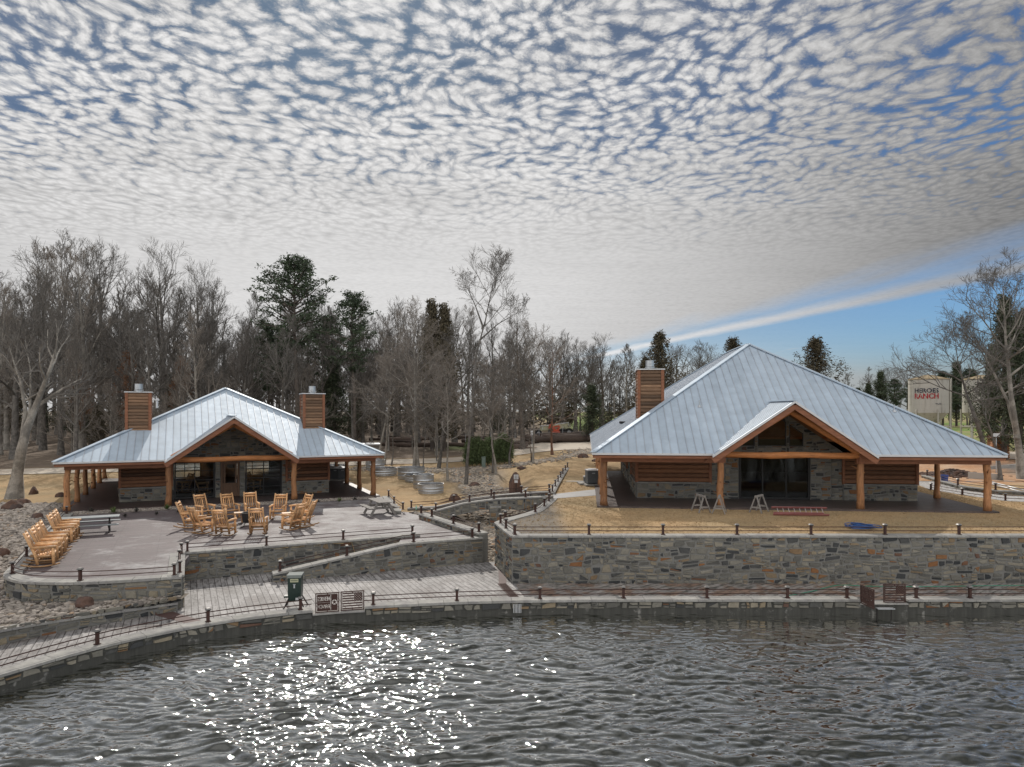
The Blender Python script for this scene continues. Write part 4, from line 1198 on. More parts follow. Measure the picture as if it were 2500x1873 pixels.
def wall_parts(root, rng, segs, zt, wains=.9, back=None):
    """segs: (start, end, outward normal, kind) in cabin coordinates"""
    for (a, b, nm, kind) in segs:
        a = Vector(a); b = Vector(b); L = (b - a).length; ax = (b - a) / L; nm = Vector(nm)
        mid = (a + b) / 2 - nm * .13
        core = MB(); core.box((mid.x, mid.y, zt / 2), (L if abs(ax.x) > .5 else .2, L if abs(ax.y) > .5 else .2, zt))
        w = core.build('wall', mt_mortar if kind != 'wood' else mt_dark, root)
        st = MB(); mp = lambda s, z, d: Vector((*(a + ax * s + nm * (d - .03)), z))
        if kind == 'stone': stones(st, rng, 0, L, .02, zt, mp, (), amax=.15, gap=.009)
        elif kind == 'gablestone': pass
        else:
            m2 = lambda s, z, d: Vector((*(a + ax * s + nm * (d + .06)), z))
            sl_ = MB(); p0 = a + nm * .0; q = (a + b) / 2 - nm * .0
            sl_.box((q.x + nm.x * .015, q.y + nm.y * .015, wains / 2), (L if abs(ax.x) > .5 else .09, L if abs(ax.y) > .5 else .09, wains)); sl_.build('wainscot', mt_mortar, w)
            stones(st, rng, 0, L, .02, wains - .05, m2, (), amax=.13, gap=.009)
            cp = MB(); q2 = q + nm * .03; cp.box((q2.x, q2.y, wains - .01), (L + .02 if abs(ax.x) > .5 else .22, L + .02 if abs(ax.y) > .5 else .22, .05)); cp.build('sill', mt_cap, w)
            bd = MB(); boards(bd, tuple(a + nm * -.02), tuple(ax), L, wains + .03, zt, tuple(nm), rng, bh=.23)
            bd.build('log_siding', mt_siding, w)
            for e in (a, b):
                tr = MB(); tr.box((e.x + nm.x * .03, e.y + nm.y * .03, (wains + zt) / 2), (.14, .14, zt - wains))
                tr.build('corner_trim', mt_timber, w)
        if st.v: st.build('stone_face', mt_stone, w)

def framed_glass(root, name, u0, u1, v, z0, z1, cols, rows, fw=.09, mw=.04, mat=None, tilt=0):
    fr = MB()
    for x in (u0 + fw / 2, u1 - fw / 2): fr.box((x, v, (z0 + z1) / 2), (fw, .10, z1 - z0))
    for z in (z0 + fw / 2, z1 - fw / 2): fr.box(((u0 + u1) / 2, v, z), (u1 - u0 - 2 * fw, .096, fw))
    for i in range(1, cols): fr.box((u0 + (u1 - u0) * i / cols, v - .004, (z0 + z1) / 2), (mw * 1.3, .07, z1 - z0 - 2 * fw))
    for i in range(1, rows): fr.box(((u0 + u1) / 2, v - .002, z0 + (z1 - z0) * i / rows), (u1 - u0 - 2 * fw, .06, mw))
    f = fr.build(name, mat or mt_black, root)
    g = MB(); g.add([(u0 + fw, v + .01, z0 + fw), (u1 - fw, v + .01, z0 + fw), (u1 - fw, v + .01, z1 - fw), (u0 + fw, v + .01, z1 - fw)], [(0, 1, 2, 3)])
    g.build('glass', mt_glass, f); return f

def gable_wall(root, rng, gc, v, zb, gpk, kg, half, holes=()):
    """stone infill between the log tie beam and the gable roof"""
    top = lambda u: gpk - .16 - kg * abs(u - gc)
    x0, x1 = gc - half, gc + half
    xs = sorted(set([x0, x1, gc] + [h for hh in holes for h in hh[:2]]))
    core = MB(); st = MB()
    for a, b in zip(xs, xs[1:]):
        hole = [h for h in holes if h[0] <= a + 1e-6 and b <= h[1] + 1e-6]
        spans = [(zb, None)]
        if hole:
            h = hole[0]; spans = [(zb, h[2]), (h[3], None)]
        for lo, hi in spans:
            la = (lambda u: lo - kg * abs(u - gc)) if (hole and lo == hole[0][3]) else (lambda u: lo)
            ta = top if hi is None else (lambda u: hi)
            P = [(a, v, la(a)), (b, v, la(b)), (b, v, ta(b)), (a, v, ta(a))]
            core.prism(P, (0, .2, 0))
            clips = []
            s = -kg if (a + b) / 2 > gc else kg
            if hi is None: clips.append((-s, 1, gpk - .17 - s * gc))
            if hole and lo == hole[0][3]: clips.append((s, -1, -(lo - s * gc)))
            zlo = min(la(a), la(b)); zhi = max(ta(a), ta(b))
            stones(st, rng, a, b, zlo, zhi, lambda q, z, d: Vector((q, v - d, z)), clips, amax=.14, gap=.009)
    w = core.build('gable_wall', mt_mortar, root); st.build('stone_face', mt_stone, w); return w

# --- left cabin
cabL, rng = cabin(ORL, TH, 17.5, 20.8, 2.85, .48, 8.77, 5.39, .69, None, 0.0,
                  'low cabin with two chimneys and a hipped grey metal roof behind the patio', 'cabin', (0, 5.15, 12.4, 17.5), 4.16,
                  [(2.76, 2.9, 1.3, 2.6, 6.86), (13.45, 2.9, 1.3, 2.6, 6.86)], 21, mt_porch, .08)
wv = 2.9
wall_parts(cabL, rng, [((2.4, wv), (5.3, wv), (0, -1), 'wood'), ((12.3, wv), (15.1, wv), (0, -1), 'wood'),
                       ((5.3, wv), (5.42, wv), (0, -1), 'stone'), ((7.85, wv), (8.16, wv), (0, -1), 'stone'), ((9.34, wv), (9.66, wv), (0, -1), 'stone'), ((12.0, wv), (12.9, wv - .04), (0, -1), 'stone'),
                       ((2.4, 18), (2.4, wv + .25), (-1, 0), 'wood'), ((15.1, wv + .25), (15.1, 18), (1, 0), 'wood')], 2.72, .92)
gable_wall(cabL, rng, 8.77, wv - .02, 2.45, 5.39, .69, 4.2)
framed_glass(cabL, 'glass_garage_door', 5.44, 7.83, wv + .02, .1, 2.44, 2, 4)
framed_glass(cabL, 'glass_garage_door', 9.68, 11.98, wv + .02, .1, 2.44, 2, 4)
d_ = MB(); z0, z1 = .1, 2.4
for x in (8.24, 9.26): d_.box((x, wv + .03, 1.25), (.13, .12, 2.3))
d_.box((8.75, wv + .03, 2.36), (.90, .12, .12)); d_.box((8.75, wv + .05, .55), (.88, .06, .88)); d_.box((8.75, wv + .012, .55), (.5, .03, .55), tint=.8)
for x in (8.40, 9.10): d_.box((x, wv + .045, 1.65), (.12, .05, 1.32))
d_.box((8.75, wv + .045, 2.26), (.58, .05, .1)); d_.box((8.75, wv + .03, 1.63), (.58, .03, .03))
do = d_.build('door', mt_door, cabL)
g = MB(); g.add([(8.46, wv + .06, 1.0), (9.04, wv + .06, 1.0), (9.04, wv + .06, 2.21), (8.46, wv + .06, 2.21)], [(0, 1, 2, 3)]); g.build('glass', mt_glass, do)
h_ = MB(); h_.tube([(9.12, wv - .03, 1.0), (9.12, wv - .03, 1.22)], .014, 6); h_.build('handle', mt_galv, do)
# room behind: floor, ceiling and a rear wall with wide windows
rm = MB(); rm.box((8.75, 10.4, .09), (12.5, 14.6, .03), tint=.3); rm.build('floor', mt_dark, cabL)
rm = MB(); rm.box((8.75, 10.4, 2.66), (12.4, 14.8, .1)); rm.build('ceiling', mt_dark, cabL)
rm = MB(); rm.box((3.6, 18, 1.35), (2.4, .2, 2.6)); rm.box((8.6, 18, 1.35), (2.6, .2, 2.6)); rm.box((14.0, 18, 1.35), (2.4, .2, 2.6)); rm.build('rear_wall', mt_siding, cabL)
framed_glass(cabL, 'rear_window', 4.8, 7.3, 18.0, .1, 2.6, 2, 3); framed_glass(cabL, 'rear_window', 9.9, 12.8, 18.0, .1, 2.6, 2, 3)
pv = MB(); pv.cyl((4.35, 6.3, 5.9), .07, .55, 10); pv.cyl((4.35, 6.3, 6.4), .12, .06, 10); pv.cyl((4.35, 6.3, 6.46), .12, .1, 10, r2=.02); pv.build('vent_pipe', mt_white, cabL)

# --- right cabin
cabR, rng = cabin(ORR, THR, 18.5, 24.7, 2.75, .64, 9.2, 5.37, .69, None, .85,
                  'big cabin with one chimney and a tall pyramid-like grey metal roof above the lawn', 'cabin', (0, 5.87, 12.6, 18.5), 4.95,
                  [(2.05, 4.0, 1.32, 3.0, 7.2)], 22, mt_porchr, .03)
wv = 3.4
wall_parts(cabR, rng, [((1.9, wv), (5.9, wv), (0, -1), 'wood'), ((5.9, wv - .06), (7.42, wv - .06), (0, -1), 'stone'), ((11.22, wv - .1), (12.3, wv - .1), (0, -1), 'stone'), ((12.3, wv), (12.95, wv), (0, -1), 'stone'), ((12.95, wv), (16.75, wv), (0, -1), 'wood'),
                       ((1.9, 8.0), (1.9, wv + .25), (-1, 0), 'wood'), ((1.9, 12.5), (1.9, 8.0), (-1, 0), 'stone'), ((1.9, 21), (1.9, 12.5), (-1, 0), 'wood'), ((16.75, wv + .25), (16.75, 21), (1, 0), 'wood'), ((16.5, 21), (2.1, 21), (0, 1), 'wood')], 2.62, .9)
gable_wall(cabR, rng, 9.2, wv - .02, 2.5, 5.37, .69, 4.0, holes=[(7.55, 8.28, 2.95, 4.78), (8.45, 9.95, 2.95, 4.78), (10.12, 10.85, 2.95, 4.78)])
for a, b in ((7.55, 8.28), (8.45, 9.95), (10.12, 10.85)):
    tp = lambda u: 4.78 - .69 * abs(u - 9.2)
    pts = [(a, 2.95), (b, 2.95), (b, tp(b))] + ([(9.2, tp(9.2))] if a < 9.2 < b else []) + [(a, tp(a))]
    fr = MB()
    for p, q in zip(pts, pts[1:] + pts[:1]): fr.beam((p[0], wv + .02, p[1]), (q[0], wv + .02, q[1]), .08, .07, (0, -1, 0))
    w_ = fr.build('gable_window', mt_black, cabR)
    g = MB(); g.add([(p[0], wv + .06, p[1]) for p in pts], [tuple(range(len(pts)))]); g.build('glass', mt_glass, w_)
framed_glass(cabR, 'glass_door', 7.45, 11.2, wv + .02, .04, 2.52, 3, 1, fw=.1, mw=.06)
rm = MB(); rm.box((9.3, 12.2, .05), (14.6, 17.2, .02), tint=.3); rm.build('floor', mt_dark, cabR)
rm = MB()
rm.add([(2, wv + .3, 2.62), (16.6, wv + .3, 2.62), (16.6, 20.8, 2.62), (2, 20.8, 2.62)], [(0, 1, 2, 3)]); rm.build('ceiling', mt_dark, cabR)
def roof_vent(root, u, v, z, mat=mt_galv):
    b = MB(); b.cyl((u, v, z - .05), .13, .12, 12, r2=.06); b.cyl((u, v, z + .05), .035, .3, 8); b.build('roof_vent', mat, root)
roof_vent(cabR, 5.27, 3.1, 2.75 + .64 * 3.7); roof_vent(cabR, 15.3, 2.7, 2.75 + .64 * 3.3)
b = MB(); b.box((1.4, 9.0, 2.75 + .64 * 2.0 + .08), (.35, .3, .14)); b.box((1.4, 10.2, 2.75 + .64 * 2.0 + .08), (.35, .3, .14)); b.build('roof_vent', mt_black, cabR)
# ------------------------------------------------------------------ rocking chairs
def make_chair(label, group):
    rng = random.Random(77)
    root = empty('rocking_chair', (0, 0, 0), 0, label, 'rocking chair', group)
    def part(name, f, mat=mt_chair, smooth=True, parent=None):
        b = MB(); f(b); return b.build(name, mat, parent or root, smooth)
    bk = lambda z: .20 + (z - .42) * .42         # y of the back at height z
    for sx in (-1, 1):
        part('back_post', lambda b: b.tube([(sx * .29, .20 - .07, .09), (sx * .285, bk(.42), .42), (sx * .28, bk(.8), .8), (sx * .275, bk(1.18), 1.18)], [.045, .045, .042, .038], 8, tint=.4))
        part('front_leg', lambda b: b.tube([(sx * .31, -.32, .08), (sx * .31, -.31, .40), (sx * .31, -.30, .64)], [.048, .052, .04], 8, tint=.6))
        part('armrest', lambda b: b.tube([(sx * .31, -.40, .655), (sx * .315, -.1, .665), (sx * .30, bk(.66) + .03, .665)], [.045, .05, .036], 8, tint=.7))
        def rk(b):
            P = [(sx * .30, -.50 + 1.10 * i / 10, .028 + .30 * ((-.50 + 1.10 * i / 10 - .0) ** 2)) for i in range(11)]
            b.tube(P, .028, 7, tint=.1)
        part('rocker', rk)
        part('side_rail', lambda b: (b.tube([(sx * .30, -.30, .22), (sx * .29, .13, .22)], .026, 7, tint=.3), b.tube([(sx * .31, -.31, .36), (sx * .29, .17, .36)], .032, 7, tint=.5)))
    for z, r in ((1.10, .050), (.99, .046)):
        part('headrest_log', lambda b: b.tube([(-.25, bk(z) - .01, z), (0, bk(z) - .02, z), (.25, bk(z) - .01, z)], [r * .8, r, r * .8], 8, tint=.8))
    for i in range(5):
        x = -.18 + .09 * i
        part('back_slat', lambda b: b.tube([(x, bk(.50), .50), (x, bk(.72) + .02, .72), (x, bk(.95), .95)], [.024, .03, .024], 6, tint=rng.random()))
    part('lower_rail', lambda b: b.tube([(-.28, bk(.48), .48), (.28, bk(.48), .48)], .03, 7, tint=.3))
    def seat(b):
        for i in range(8):
            y = -.33 + .068 * i; b.tube([(-.30, y, .43 - .012 * i), (.30, y, .43 - .012 * i)], .033, 7, tint=rng.random())
    part('seat', seat)
    part('front_stretcher', lambda b: (b.tube([(-.30, -.31, .24), (.30, -.31, .24)], .028, 7, tint=.4), b.tube([(-.28, .13, .2), (.28, .13, .2)], .026, 7, tint=.2)))
    return root
CG = 'log rocking chairs round the fire drum'
chair0 = make_chair('', CG)
used = [False]
def put_chair(x, y, z, facing, label, group, tilt=0, scale=1.0):
    o = chair0 if not used[0] else copy_tree(chair0); used[0] = True
    o.location = (x, y, z); o.rotation_euler = (tilt, 0, math.atan2(facing[1], facing[0]) + math.pi / 2)
    o.scale = (scale * 1.1,) * 3
    o['label'] = label; o['group'] = group; return o
cc = at(640, 1283, 0)
ring = [((463, 1288), 'leftmost rocker of the circle, seen from its side'), ((492, 1302), 'rocker seen from behind, second from left in the near side of the circle'),
        ((500, 1268), 'rocker on the far left of the circle, turned towards the drum'), ((548, 1308), 'rocker with its back to the lake, nearest the ramp wall'),
        ((562, 1266), 'rocker facing the lake, in front of the brown cabin door'), ((614, 1262), 'rocker facing the lake directly behind the black drum'),
        ((630, 1304), 'rocker seen from behind, right in front of the black drum'), ((680, 1268), 'rocker facing the lake right of the black drum, by the right garage door'),
        ((733, 1268), 'reddish rocker at the far right back of the circle'), ((715, 1293), 'rocker seen side on at the right front of the circle'), ((742, 1286), 'rightmost rocker of the circle, behind the one seen side on')]
for i, ((px, py), lab) in enumerate(ring):
    p = at(px, py, 0); d = Vector((cc.x - p.x, cc.y - p.y)); j = [0, .1, -.15, .12, -.1, .0, -.1, .15, -.1, .1, .1][i]
    d.rotate(Matrix.Rotation(j, 2)); put_chair(p.x, p.y, .005, d, lab, CG)
RG = 'row of log rocking chairs along the patio edge'
names = ['nearest rocker at the lake end of the row along the left patio wall', 'second rocker from the lake in the row along the left patio wall', 'third rocker from the lake in the row along the left patio wall',
         'fourth rocker from the lake in the left row, last before the gap', 'first rocker past the gap in the row along the left patio wall', 'next to last rocker of the left row, nearer the long table', 'last rocker of the left row, closest to the long grey picnic table']
for t, lab in zip((0, .95, 1.75, 2.6, 4.4, 5.15, 5.85), names):
    p = Vector((-17.4, 26.45)) + VL * t * 1.12; f = UL.copy(); f.rotate(Matrix.Rotation(random.Random(int(t * 10)).uniform(-.1, .1), 2))
    put_chair(p.x, p.y, .005, f, lab, RG)
for (u, v, a), lab in zip(((7.1, 5.2, 2.0), (6.0, 6.6, -.6), (10.4, 5.8, 1.2)), ('pale rocker inside the cabin behind the left garage door', 'rocker deeper inside the cabin behind the left garage door', 'rocker inside the cabin behind the right garage door')):
    x, y = L2W(u, v); put_chair(x, y, .11, (math.sin(a), -math.cos(a)), lab, 'rocking chairs inside the cabin')

# log side tables and the drum with its stand
def side_table(px, py, label):
    p = at(px, py, 0); r = empty('side_table', p, TH, label, 'side table', 'log side tables between the rockers')
    b = MB(); b.box((0, 0, .50), (.46, .46, .05), tint=.3); b.build('table_top', mt_chair, r)
    for sx in (-1, 1):
        for sy in (-1, 1):
            b = MB(); b.tube([(sx * .17, sy * .17, 0), (sx * .17, sy * .17, .48)], .04, 8, tint=.6); b.build('leg', mt_chair, r, True)
side_table(583, 1276, 'small log side table left of the black drum'); side_table(700, 1277, 'small log side table among the rockers on the right of the circle')
p = at(607, 1283, 0)
r = empty('fire_drum', p, 0, 'black metal drum on a spider-legged stand in the middle of the chair circle', 'fire pit')
b = MB(); n = 20
for i in range(n):
    a0, a1 = 2 * math.pi * i / n, 2 * math.pi * (i + 1) / n
    for (r0, z0), (r1, z1) in zip([(.0, .16), (.28, .16), (.31, .3), (.33, .62), (.35, .64), (.35, .66), (.31, .66), (.29, .3), (0, .25)], [(.28, .16), (.31, .3), (.33, .62), (.35, .64), (.35, .66), (.31, .66), (.29, .3), (0, .25), (0, .25)]):
        q = [(math.cos(a0) * r0, math.sin(a0) * r0, z0), (math.cos(a1) * r0, math.sin(a1) * r0, z0), (math.cos(a1) * r1, math.sin(a1) * r1, z1), (math.cos(a0) * r1, math.sin(a0) * r1, z1)]
        b.add(q, [(0, 1, 2, 3)])
b.build('drum', mt_black, r, False)
for i in range(6):
    a = i * math.pi / 3 + .3; c, s = math.cos(a), math.sin(a)
    b = MB(); b.tube([(c * .2, s * .2, .2), (c * .45, s * .45, .03), (c * .95, s * .95, .02), (c * .9 - s * .12, s * .9 + c * .12, .02), (c * .5 - s * .1, s * .5 + c * .1, .02)], .014, 5); b.build('stand_leg', mt_iron, r)

# ------------------------------------------------------------------ picnic tables
def picnic(p, rz, L, label, top_mat, frame_mat, metal=False):
    r = empty('picnic_table', p, rz, label, 'picnic table')
    b = MB()
    for i in range(5): b.box((0, -.30 + .15 * i, .745), (L, .138, .04), tint=random.Random(i).random())
    b.build('table_top', top_mat, r)
    for s in (-1, 1):
        b = MB()
        for k in (0, 1): b.box((0, s * (.66 + .15 * k), .445), (L, .138, .04), tint=.4 + .2 * k)
        b.build('bench', top_mat, r)
    for s in (-1, 1):
        x = s * (L / 2 - .42)
        b = MB()
        if metal:
            for y in (-1, 1): b.beam((x, y * .08, .72), (x, y * .22, .02), .06, .06)
            b.beam((x, -.82, .41), (x, .82, .41), .05, .05); b.beam((x, -.34, .02), (x, .34, .02), .06, .05); b.beam((x, -.3, .70), (x, .3, .70), .05, .05)
            b.beam((x, -.8, .40), (x, -.25, .16), .04, .04); b.beam((x, .8, .40), (x, .25, .16), .04, .04)
        else:
            for y in (-1, 1): b.beam((x, y * .26, .72), (x, y * .70, .0), .05, .13)
            b.beam((x + .05, -.82, .40), (x + .05, .82, .40), .045, .13); b.beam((x + .05, -.36, .70), (x + .05, .36, .70), .045, .1)
            b.beam((x, 0, .42), (x - s * .55, 0, .71), .045, .09)
        b.build('leg_frame', frame_mat, r)
mt_bluegrey = material('coated_grey_metal', (.20, .225, .235), .5, .3, var=.2)
c1 = at(143, 1268, .75); c2 = at(284, 1258.5, .75); m_ = (c1 + c2) / 2
picnic((m_.x, m_.y, .005), TH + .02, 2.6, 'long blue-grey picnic table behind the row of rockers on the left', mt_bluegrey, mt_iron, True)
picnic((-7.35, 39.6, .005), TH + math.pi / 2 + .05, 2.1, 'weathered wooden picnic table near the footbridge', mt_grey, mt_grey)

mt_lid = material('painted_lid', (.20, .22, .21), .8, var=.2)
# ------------------------------------------------------------------ fish feeder on the walkway
p = at(716, 1489, -1.03)
r = empty('fish_feeder', (p.x, 24.55, -1.03), .12, 'dark green box on thin splayed legs beside the gate with cut-out lettering', 'feeder')
b = MB(); b.hexa([(-.2, -.2, .28), (.2, -.2, .28), (.2, .2, .28), (-.2, .2, .28), (-.22, -.22, .55), (.22, -.22, .55), (.22, .22, .55), (-.22, .22, .55)]); b.box((0, 0, .84), (.44, .44, .58)); b.box((-.27, -.05, .42), (.18, .2, .06)); b.build('hopper', mt_green, r)
b = MB(); b.box((0, 0, 1.155), (.50, .50, .05)); b.box((0, -.245, 1.12), (.46, .02, .08)); b.build('lid', mt_lid, r)
b = MB(); b.box((0, -.226, .99), (.27, .012, .11)); lb = b.build('label_plate', material('cream_label', (.50, .50, .33), .6), r)
b = MB()
for i in range(7): b.box((-.10 + .033 * i, -.2335, .99), (.018, .003, .045))
b.build('lettering', mt_green, lb)
b = MB(); b.box((.0, -.225, .80), (.05, .012, .14)); b.box((0, -.228, .86), (.09, .012, .02)); b.build('latch', mt_galv, r)
b = MB(); b.box((.09, -.215, .36), (.10, .02, .08)); b.build('sticker', mt_white, r)
for sx in (-1, 1):
    for sy in (-1, 1):
        b = MB(); b.beam((sx * .18, sy * .18, .4), (sx * .36, sy * .34, 0), .03, .03); b.build('leg', mt_iron, r)

# ------------------------------------------------------------------ cut-out gates
GLY = {'H': '10001 10001 10001 11111 10001 10001 10001', 'E': '11111 10000 10000 11110 10000 10000 11111', 'R': '11110 10001 10001 11110 10100 10010 10001', 'O': '01110 10001 10001 10001 10001 10001 01110',
       'S': '01111 10000 10000 01110 00001 00001 11110', 'A': '01110 10001 10001 11111 10001 10001 10001', 'N': '10001 11001 11001 10101 10011 10011 10001', 'C': '01110 10001 10000 10000 10000 10001 01110'}
def cut_plate(mb, x0, x1, z0, z1, hole, nx, nz_, t=.012):
    """plate made of cells, leaving out the cells where hole(i,j) is true; runs are merged"""
    dx = (x1 - x0) / nx; dz = (z1 - z0) / nz_
    for j in range(nz_):
        i = 0
        while i < nx:
            if hole(i, j): i += 1; continue
            k = i
            while k < nx and not hole(k, j): k += 1
            mb.add([(x0 + i * dx, -t, z0 + j * dz), (x0 + k * dx, -t, z0 + j * dz), (x0 + k * dx, -t, z0 + (j + 1) * dz), (x0 + i * dx, -t, z0 + (j + 1) * dz),
                    (x0 + i * dx, t, z0 + j * dz), (x0 + k * dx, t, z0 + j * dz), (x0 + k * dx, t, z0 + (j + 1) * dz), (x0 + i * dx, t, z0 + (j + 1) * dz)],
                   [(0, 1, 2, 3), (7, 6, 5, 4), (0, 4, 5, 1), (1, 5, 6, 2), (2, 6, 7, 3), (3, 7, 4, 0)])
            i = k
def word_holes(word, x0, y0, cw, ch):
    S = set(); x = x0
    for ch_ in word:
        rows = GLY[ch_].split()
        for r_, row in enumerate(rows):
            for c_, b_ in enumerate(row):
                if b_ == '1':
                    for a in range(cw):
                        for d in range(ch): S.add((x + c_ * cw + a, y0 + (6 - r_) * ch + d))
        x += 6 * cw - (1 if cw > 1 else 0)
    return S, x
def gate_frame(mb, x0, x1, z0, z1, w=.035):
    for x in (x0 + w / 2, x1 - w / 2): mb.box((x, 0, (z0 + z1) / 2), (w, .035, z1 - z0))
    for z in (z0 + w / 2, z1 - w / 2): mb.box(((x0 + x1) / 2, 0, z), (x1 - x0 - 2 * w, .033, w))
def sign_leaf(root_args, w=.78, h=.66, mirror=True):
    root = empty(*root_args)
    b = MB(); gate_frame(b, 0, w, 0, h); b.build('frame', mt_rust, root)
    # plate with the words and the star cut out, read the right way round from the walkway side
    NX, NZ = 78, 60; x0, x1, z0, z1 = .055, w - .055, .055, h - .055
    H1, e1 = word_holes('HEROES', 1, 36, 1, 2)
    S = set(); 
    wx = 25
    def fit(word, y0, y1):
        S_, e = word_holes(word, 0, 0, 1, 1); o = set(); nw = e - 1
        for i in range(29, NX - 3):
            for j in range(y0, y1):
                gx = int((i - 29) / (NX - 32) * nw); gy = int((j - y0) / (y1 - y0) * 7)
                if (gx, gy) in S_: o.add((i, j))
        return o
    S |= fit('HEROES', 37, 51) | fit('RANCH', 9, 23)
    for i in range(29, NX - 2):
        S.add((i, 30))
    for j in range(2, NZ - 2):
        S.add((wx, j)); S.add((wx + 1, j))
    cx, cy = 12, 30
    for i in range(1, wx - 2):
        for j in range(14, 47):
            X, Y = (i + .5 - cx) * (x1 - x0) / NX, (j + .5 - cy) * (z1 - z0) / NZ
            a = math.atan2(X, Y) % (2 * math.pi / 5); a = min(a, 2 * math.pi / 5 - a); rr = math.hypot(X, Y); Ro, Ri = .085, .034
            # inside the star edge from outer tip (angle 0) to inner notch (36 deg)
            px, py = rr * math.sin(a), rr * math.cos(a); ix, iy = Ri * math.sin(math.pi / 5), Ri * math.cos(math.pi / 5)
            if (0 - px) * (iy - py) - (Ro - py) * (ix - px) >= 0 and rr < Ro: S.add((i, j))
    b = MB(); cut_plate(b, x0, x1, z0, z1, (lambda i, j: ((NX - 1 - i) if mirror else i, j) in S), NX, NZ)
    for x in (0.03, w - .06): pass
    for z in (.03, h - .06): b.box((w / 2, 0, z + .015), (.03, .02, .05))
    for x in (.045, w - .045): b.box((x, 0, h / 2), (.03, .02, .03))
    b.build('cut_out_plate', mt_rust, root); return root
def flag_leaf(root_args, w=.78, h=.66, mirror=True):
    root = empty(*root_args)
    b = MB(); gate_frame(b, 0, w, 0, h); b.build('frame', mt_rust, root)
    NX, NZ = 62, 52; x0, x1, z0, z1 = .055, w - .055, .055, h - .055
    def hole(i, j):
        if mirror: i = NX - 1 - i
        s = int(j / (NZ / 13))
        if i < 26 and j >= NZ * 6 / 13:
            return (i % 4 in (1, 2)) and (j % 4 in (1, 2)) and ((i // 4 + j // 4) % 2 == 0) and j < NZ - 1
        return s % 2 == 1 and 0 < i < NX - 1
    b = MB(); cut_plate(b, x0, x1, z0, z1, hole, NX, NZ)
    for z in (.03, h - .06): b.box((w / 2, 0, z + .015), (.03, .02, .05))
    b.build('flag_plate', mt_rust, root); return root
gy = lambda x: float(np.interp(x, [p[0] for p in OUT], [p[1] for p in OUT]))
ga = math.atan2(gy(-5.0) - gy(-6.6), 1.6)
gG = 'rusty cut-out metal gates on the lake wall'
sign_leaf(('gate', (-6.57, gy(-6.57) + .12, -1.0), ga, 'closed rusty gate leaf with words and a star cut out, seen mirrored from behind', 'gate', gG))
flag_leaf(('gate', (-5.78, gy(-5.78) + .12, -1.0), ga, 'closed rusty gate leaf with a striped flag cut out, beside the lettered leaf', 'gate', gG))
sign_leaf(('gate', (12.25, 25.05, -1.0), math.radians(-84), 'open rusty gate leaf swung out over the water', 'gate', gG))
flag_leaf(('gate', (13.08, 25.1, -1.0), 0.0, 'rusty flag gate leaf right of the open gate leaf', 'gate', gG))
r = empty('swim_step', (12.95, 24.85, -1.12), 0, 'small metal swim step hanging on the lake wall under the open gate', 'ladder')
b = MB(); b.box((0, -.12, .02), (.60, .18, .025)); b.build('step', mt_galv, r)
b = MB()
for s in (-1, 1): b.beam((s * .25, -.05, .02), (s * .25, -.05, -.32), .025, .025)
b.build('stringer', mt_iron, r)
# drain grates
def grate(name, pts4, z, label, n=26, nrm=None):
    c = sum((Vector(p) for p in pts4), Vector((0, 0))) / 4
    r = empty(name, (c.x, c.y, z), 0, label, 'drain'); b = MB()
    a0, b0, b1, a1 = [Vector(p) - c for p in pts4]
    b.beam((*a0, .01), (*a1, .01), .03, .02); b.beam((*b0, .01), (*b1, .01), .03, .02)
    for i in range(n + 1):
        t = i / n; b.beam((*a0.lerp(a1, t), .008), (*b0.lerp(b1, t), .008), .022, .012)
    b.build('grating', mt_rust, r)
grate('drain_grate', [(-.55, 27.9), (-.25, 27.95), (.38, 25.35), (.08, 25.3)], -1.03, 'long rusty drain grating across the walkway at the foot of the high wall', 40)
b = MB()
for i in range(6): b.box((-.12 + .05 * i, -.03, 0), (.022, .05, .3))
o = b.build('scupper_grate', mt_white); o.location = (.18, gy(.18) - .03, -1.12); tag(o, 'small pale slotted outlet in the lake wall below the drain', 'drain')
b = MB(); b.add([(-.62, 31.9, -1.02), (-.30, 31.9, -1.02), (-.22, 27.95, -1.02), (-.52, 27.9, -1.02)], [(0, 1, 2, 3)]); o = b.build('gutter', mt_band); tag(o, kind='structure')

# ------------------------------------------------------------------ things on the lawn
def sawhorse(px, py, rz, label):
    p = at(px, py, .82); r = empty('sawhorse', p, rz, label, 'sawhorse', 'old wooden sawhorses on the lawn')
    b = MB(); b.box((0, 0, .78), (.9, .10, .09)); b.build('top_rail', mt_grey, r)
    for sx in (-1, 1):
        for sy in (-1, 1):
            b = MB(); b.beam((sx * .36, sy * .03, .78), (sx * .44, sy * .30, 0), .045, .09, (1, 0, 0)); b.build('leg', mt_grey, r)
        b = MB(); b.beam((sx * .42, -.24, .26), (sx * .42, .24, .26), .03, .08); b.build('cross_brace', mt_grey, r)
sawhorse(1711, 1249, math.radians(100), 'leftmost weathered sawhorse on the lawn')
sawhorse(1756, 1252, math.radians(70), 'sawhorse in front of the left gable post')
sawhorse(1853, 1250, math.radians(50), 'sawhorse next to the orange ladder')
a = at(1885, 1257, .83); c = at(2021, 1259, .83)
r = empty('ladder', (a.x, a.y, .83), math.atan2(c.y - a.y, c.x - a.x), 'orange-red extension ladder lying on the lawn', 'ladder'); L = (c - a).length; r.rotation_euler.x = math.radians(38); r.location.z = .98
for s, yy in enumerate((-.22, .22)):
    b = MB(); b.box((L / 2, yy, .055), (L, .035, .10)); b.box((L / 2 - .12, yy * .8, .12), (L * .9, .03, .06), tint=.3); b.build('side_rail', mt_ladder, r)
for i in range(9):
    b = MB(); b.tube([(.25 + (L - .5) * i / 8, -.21, .08), (.25 + (L - .5) * i / 8, .21, .08)], .02, 6); b.build('rung', mt_alu, r)
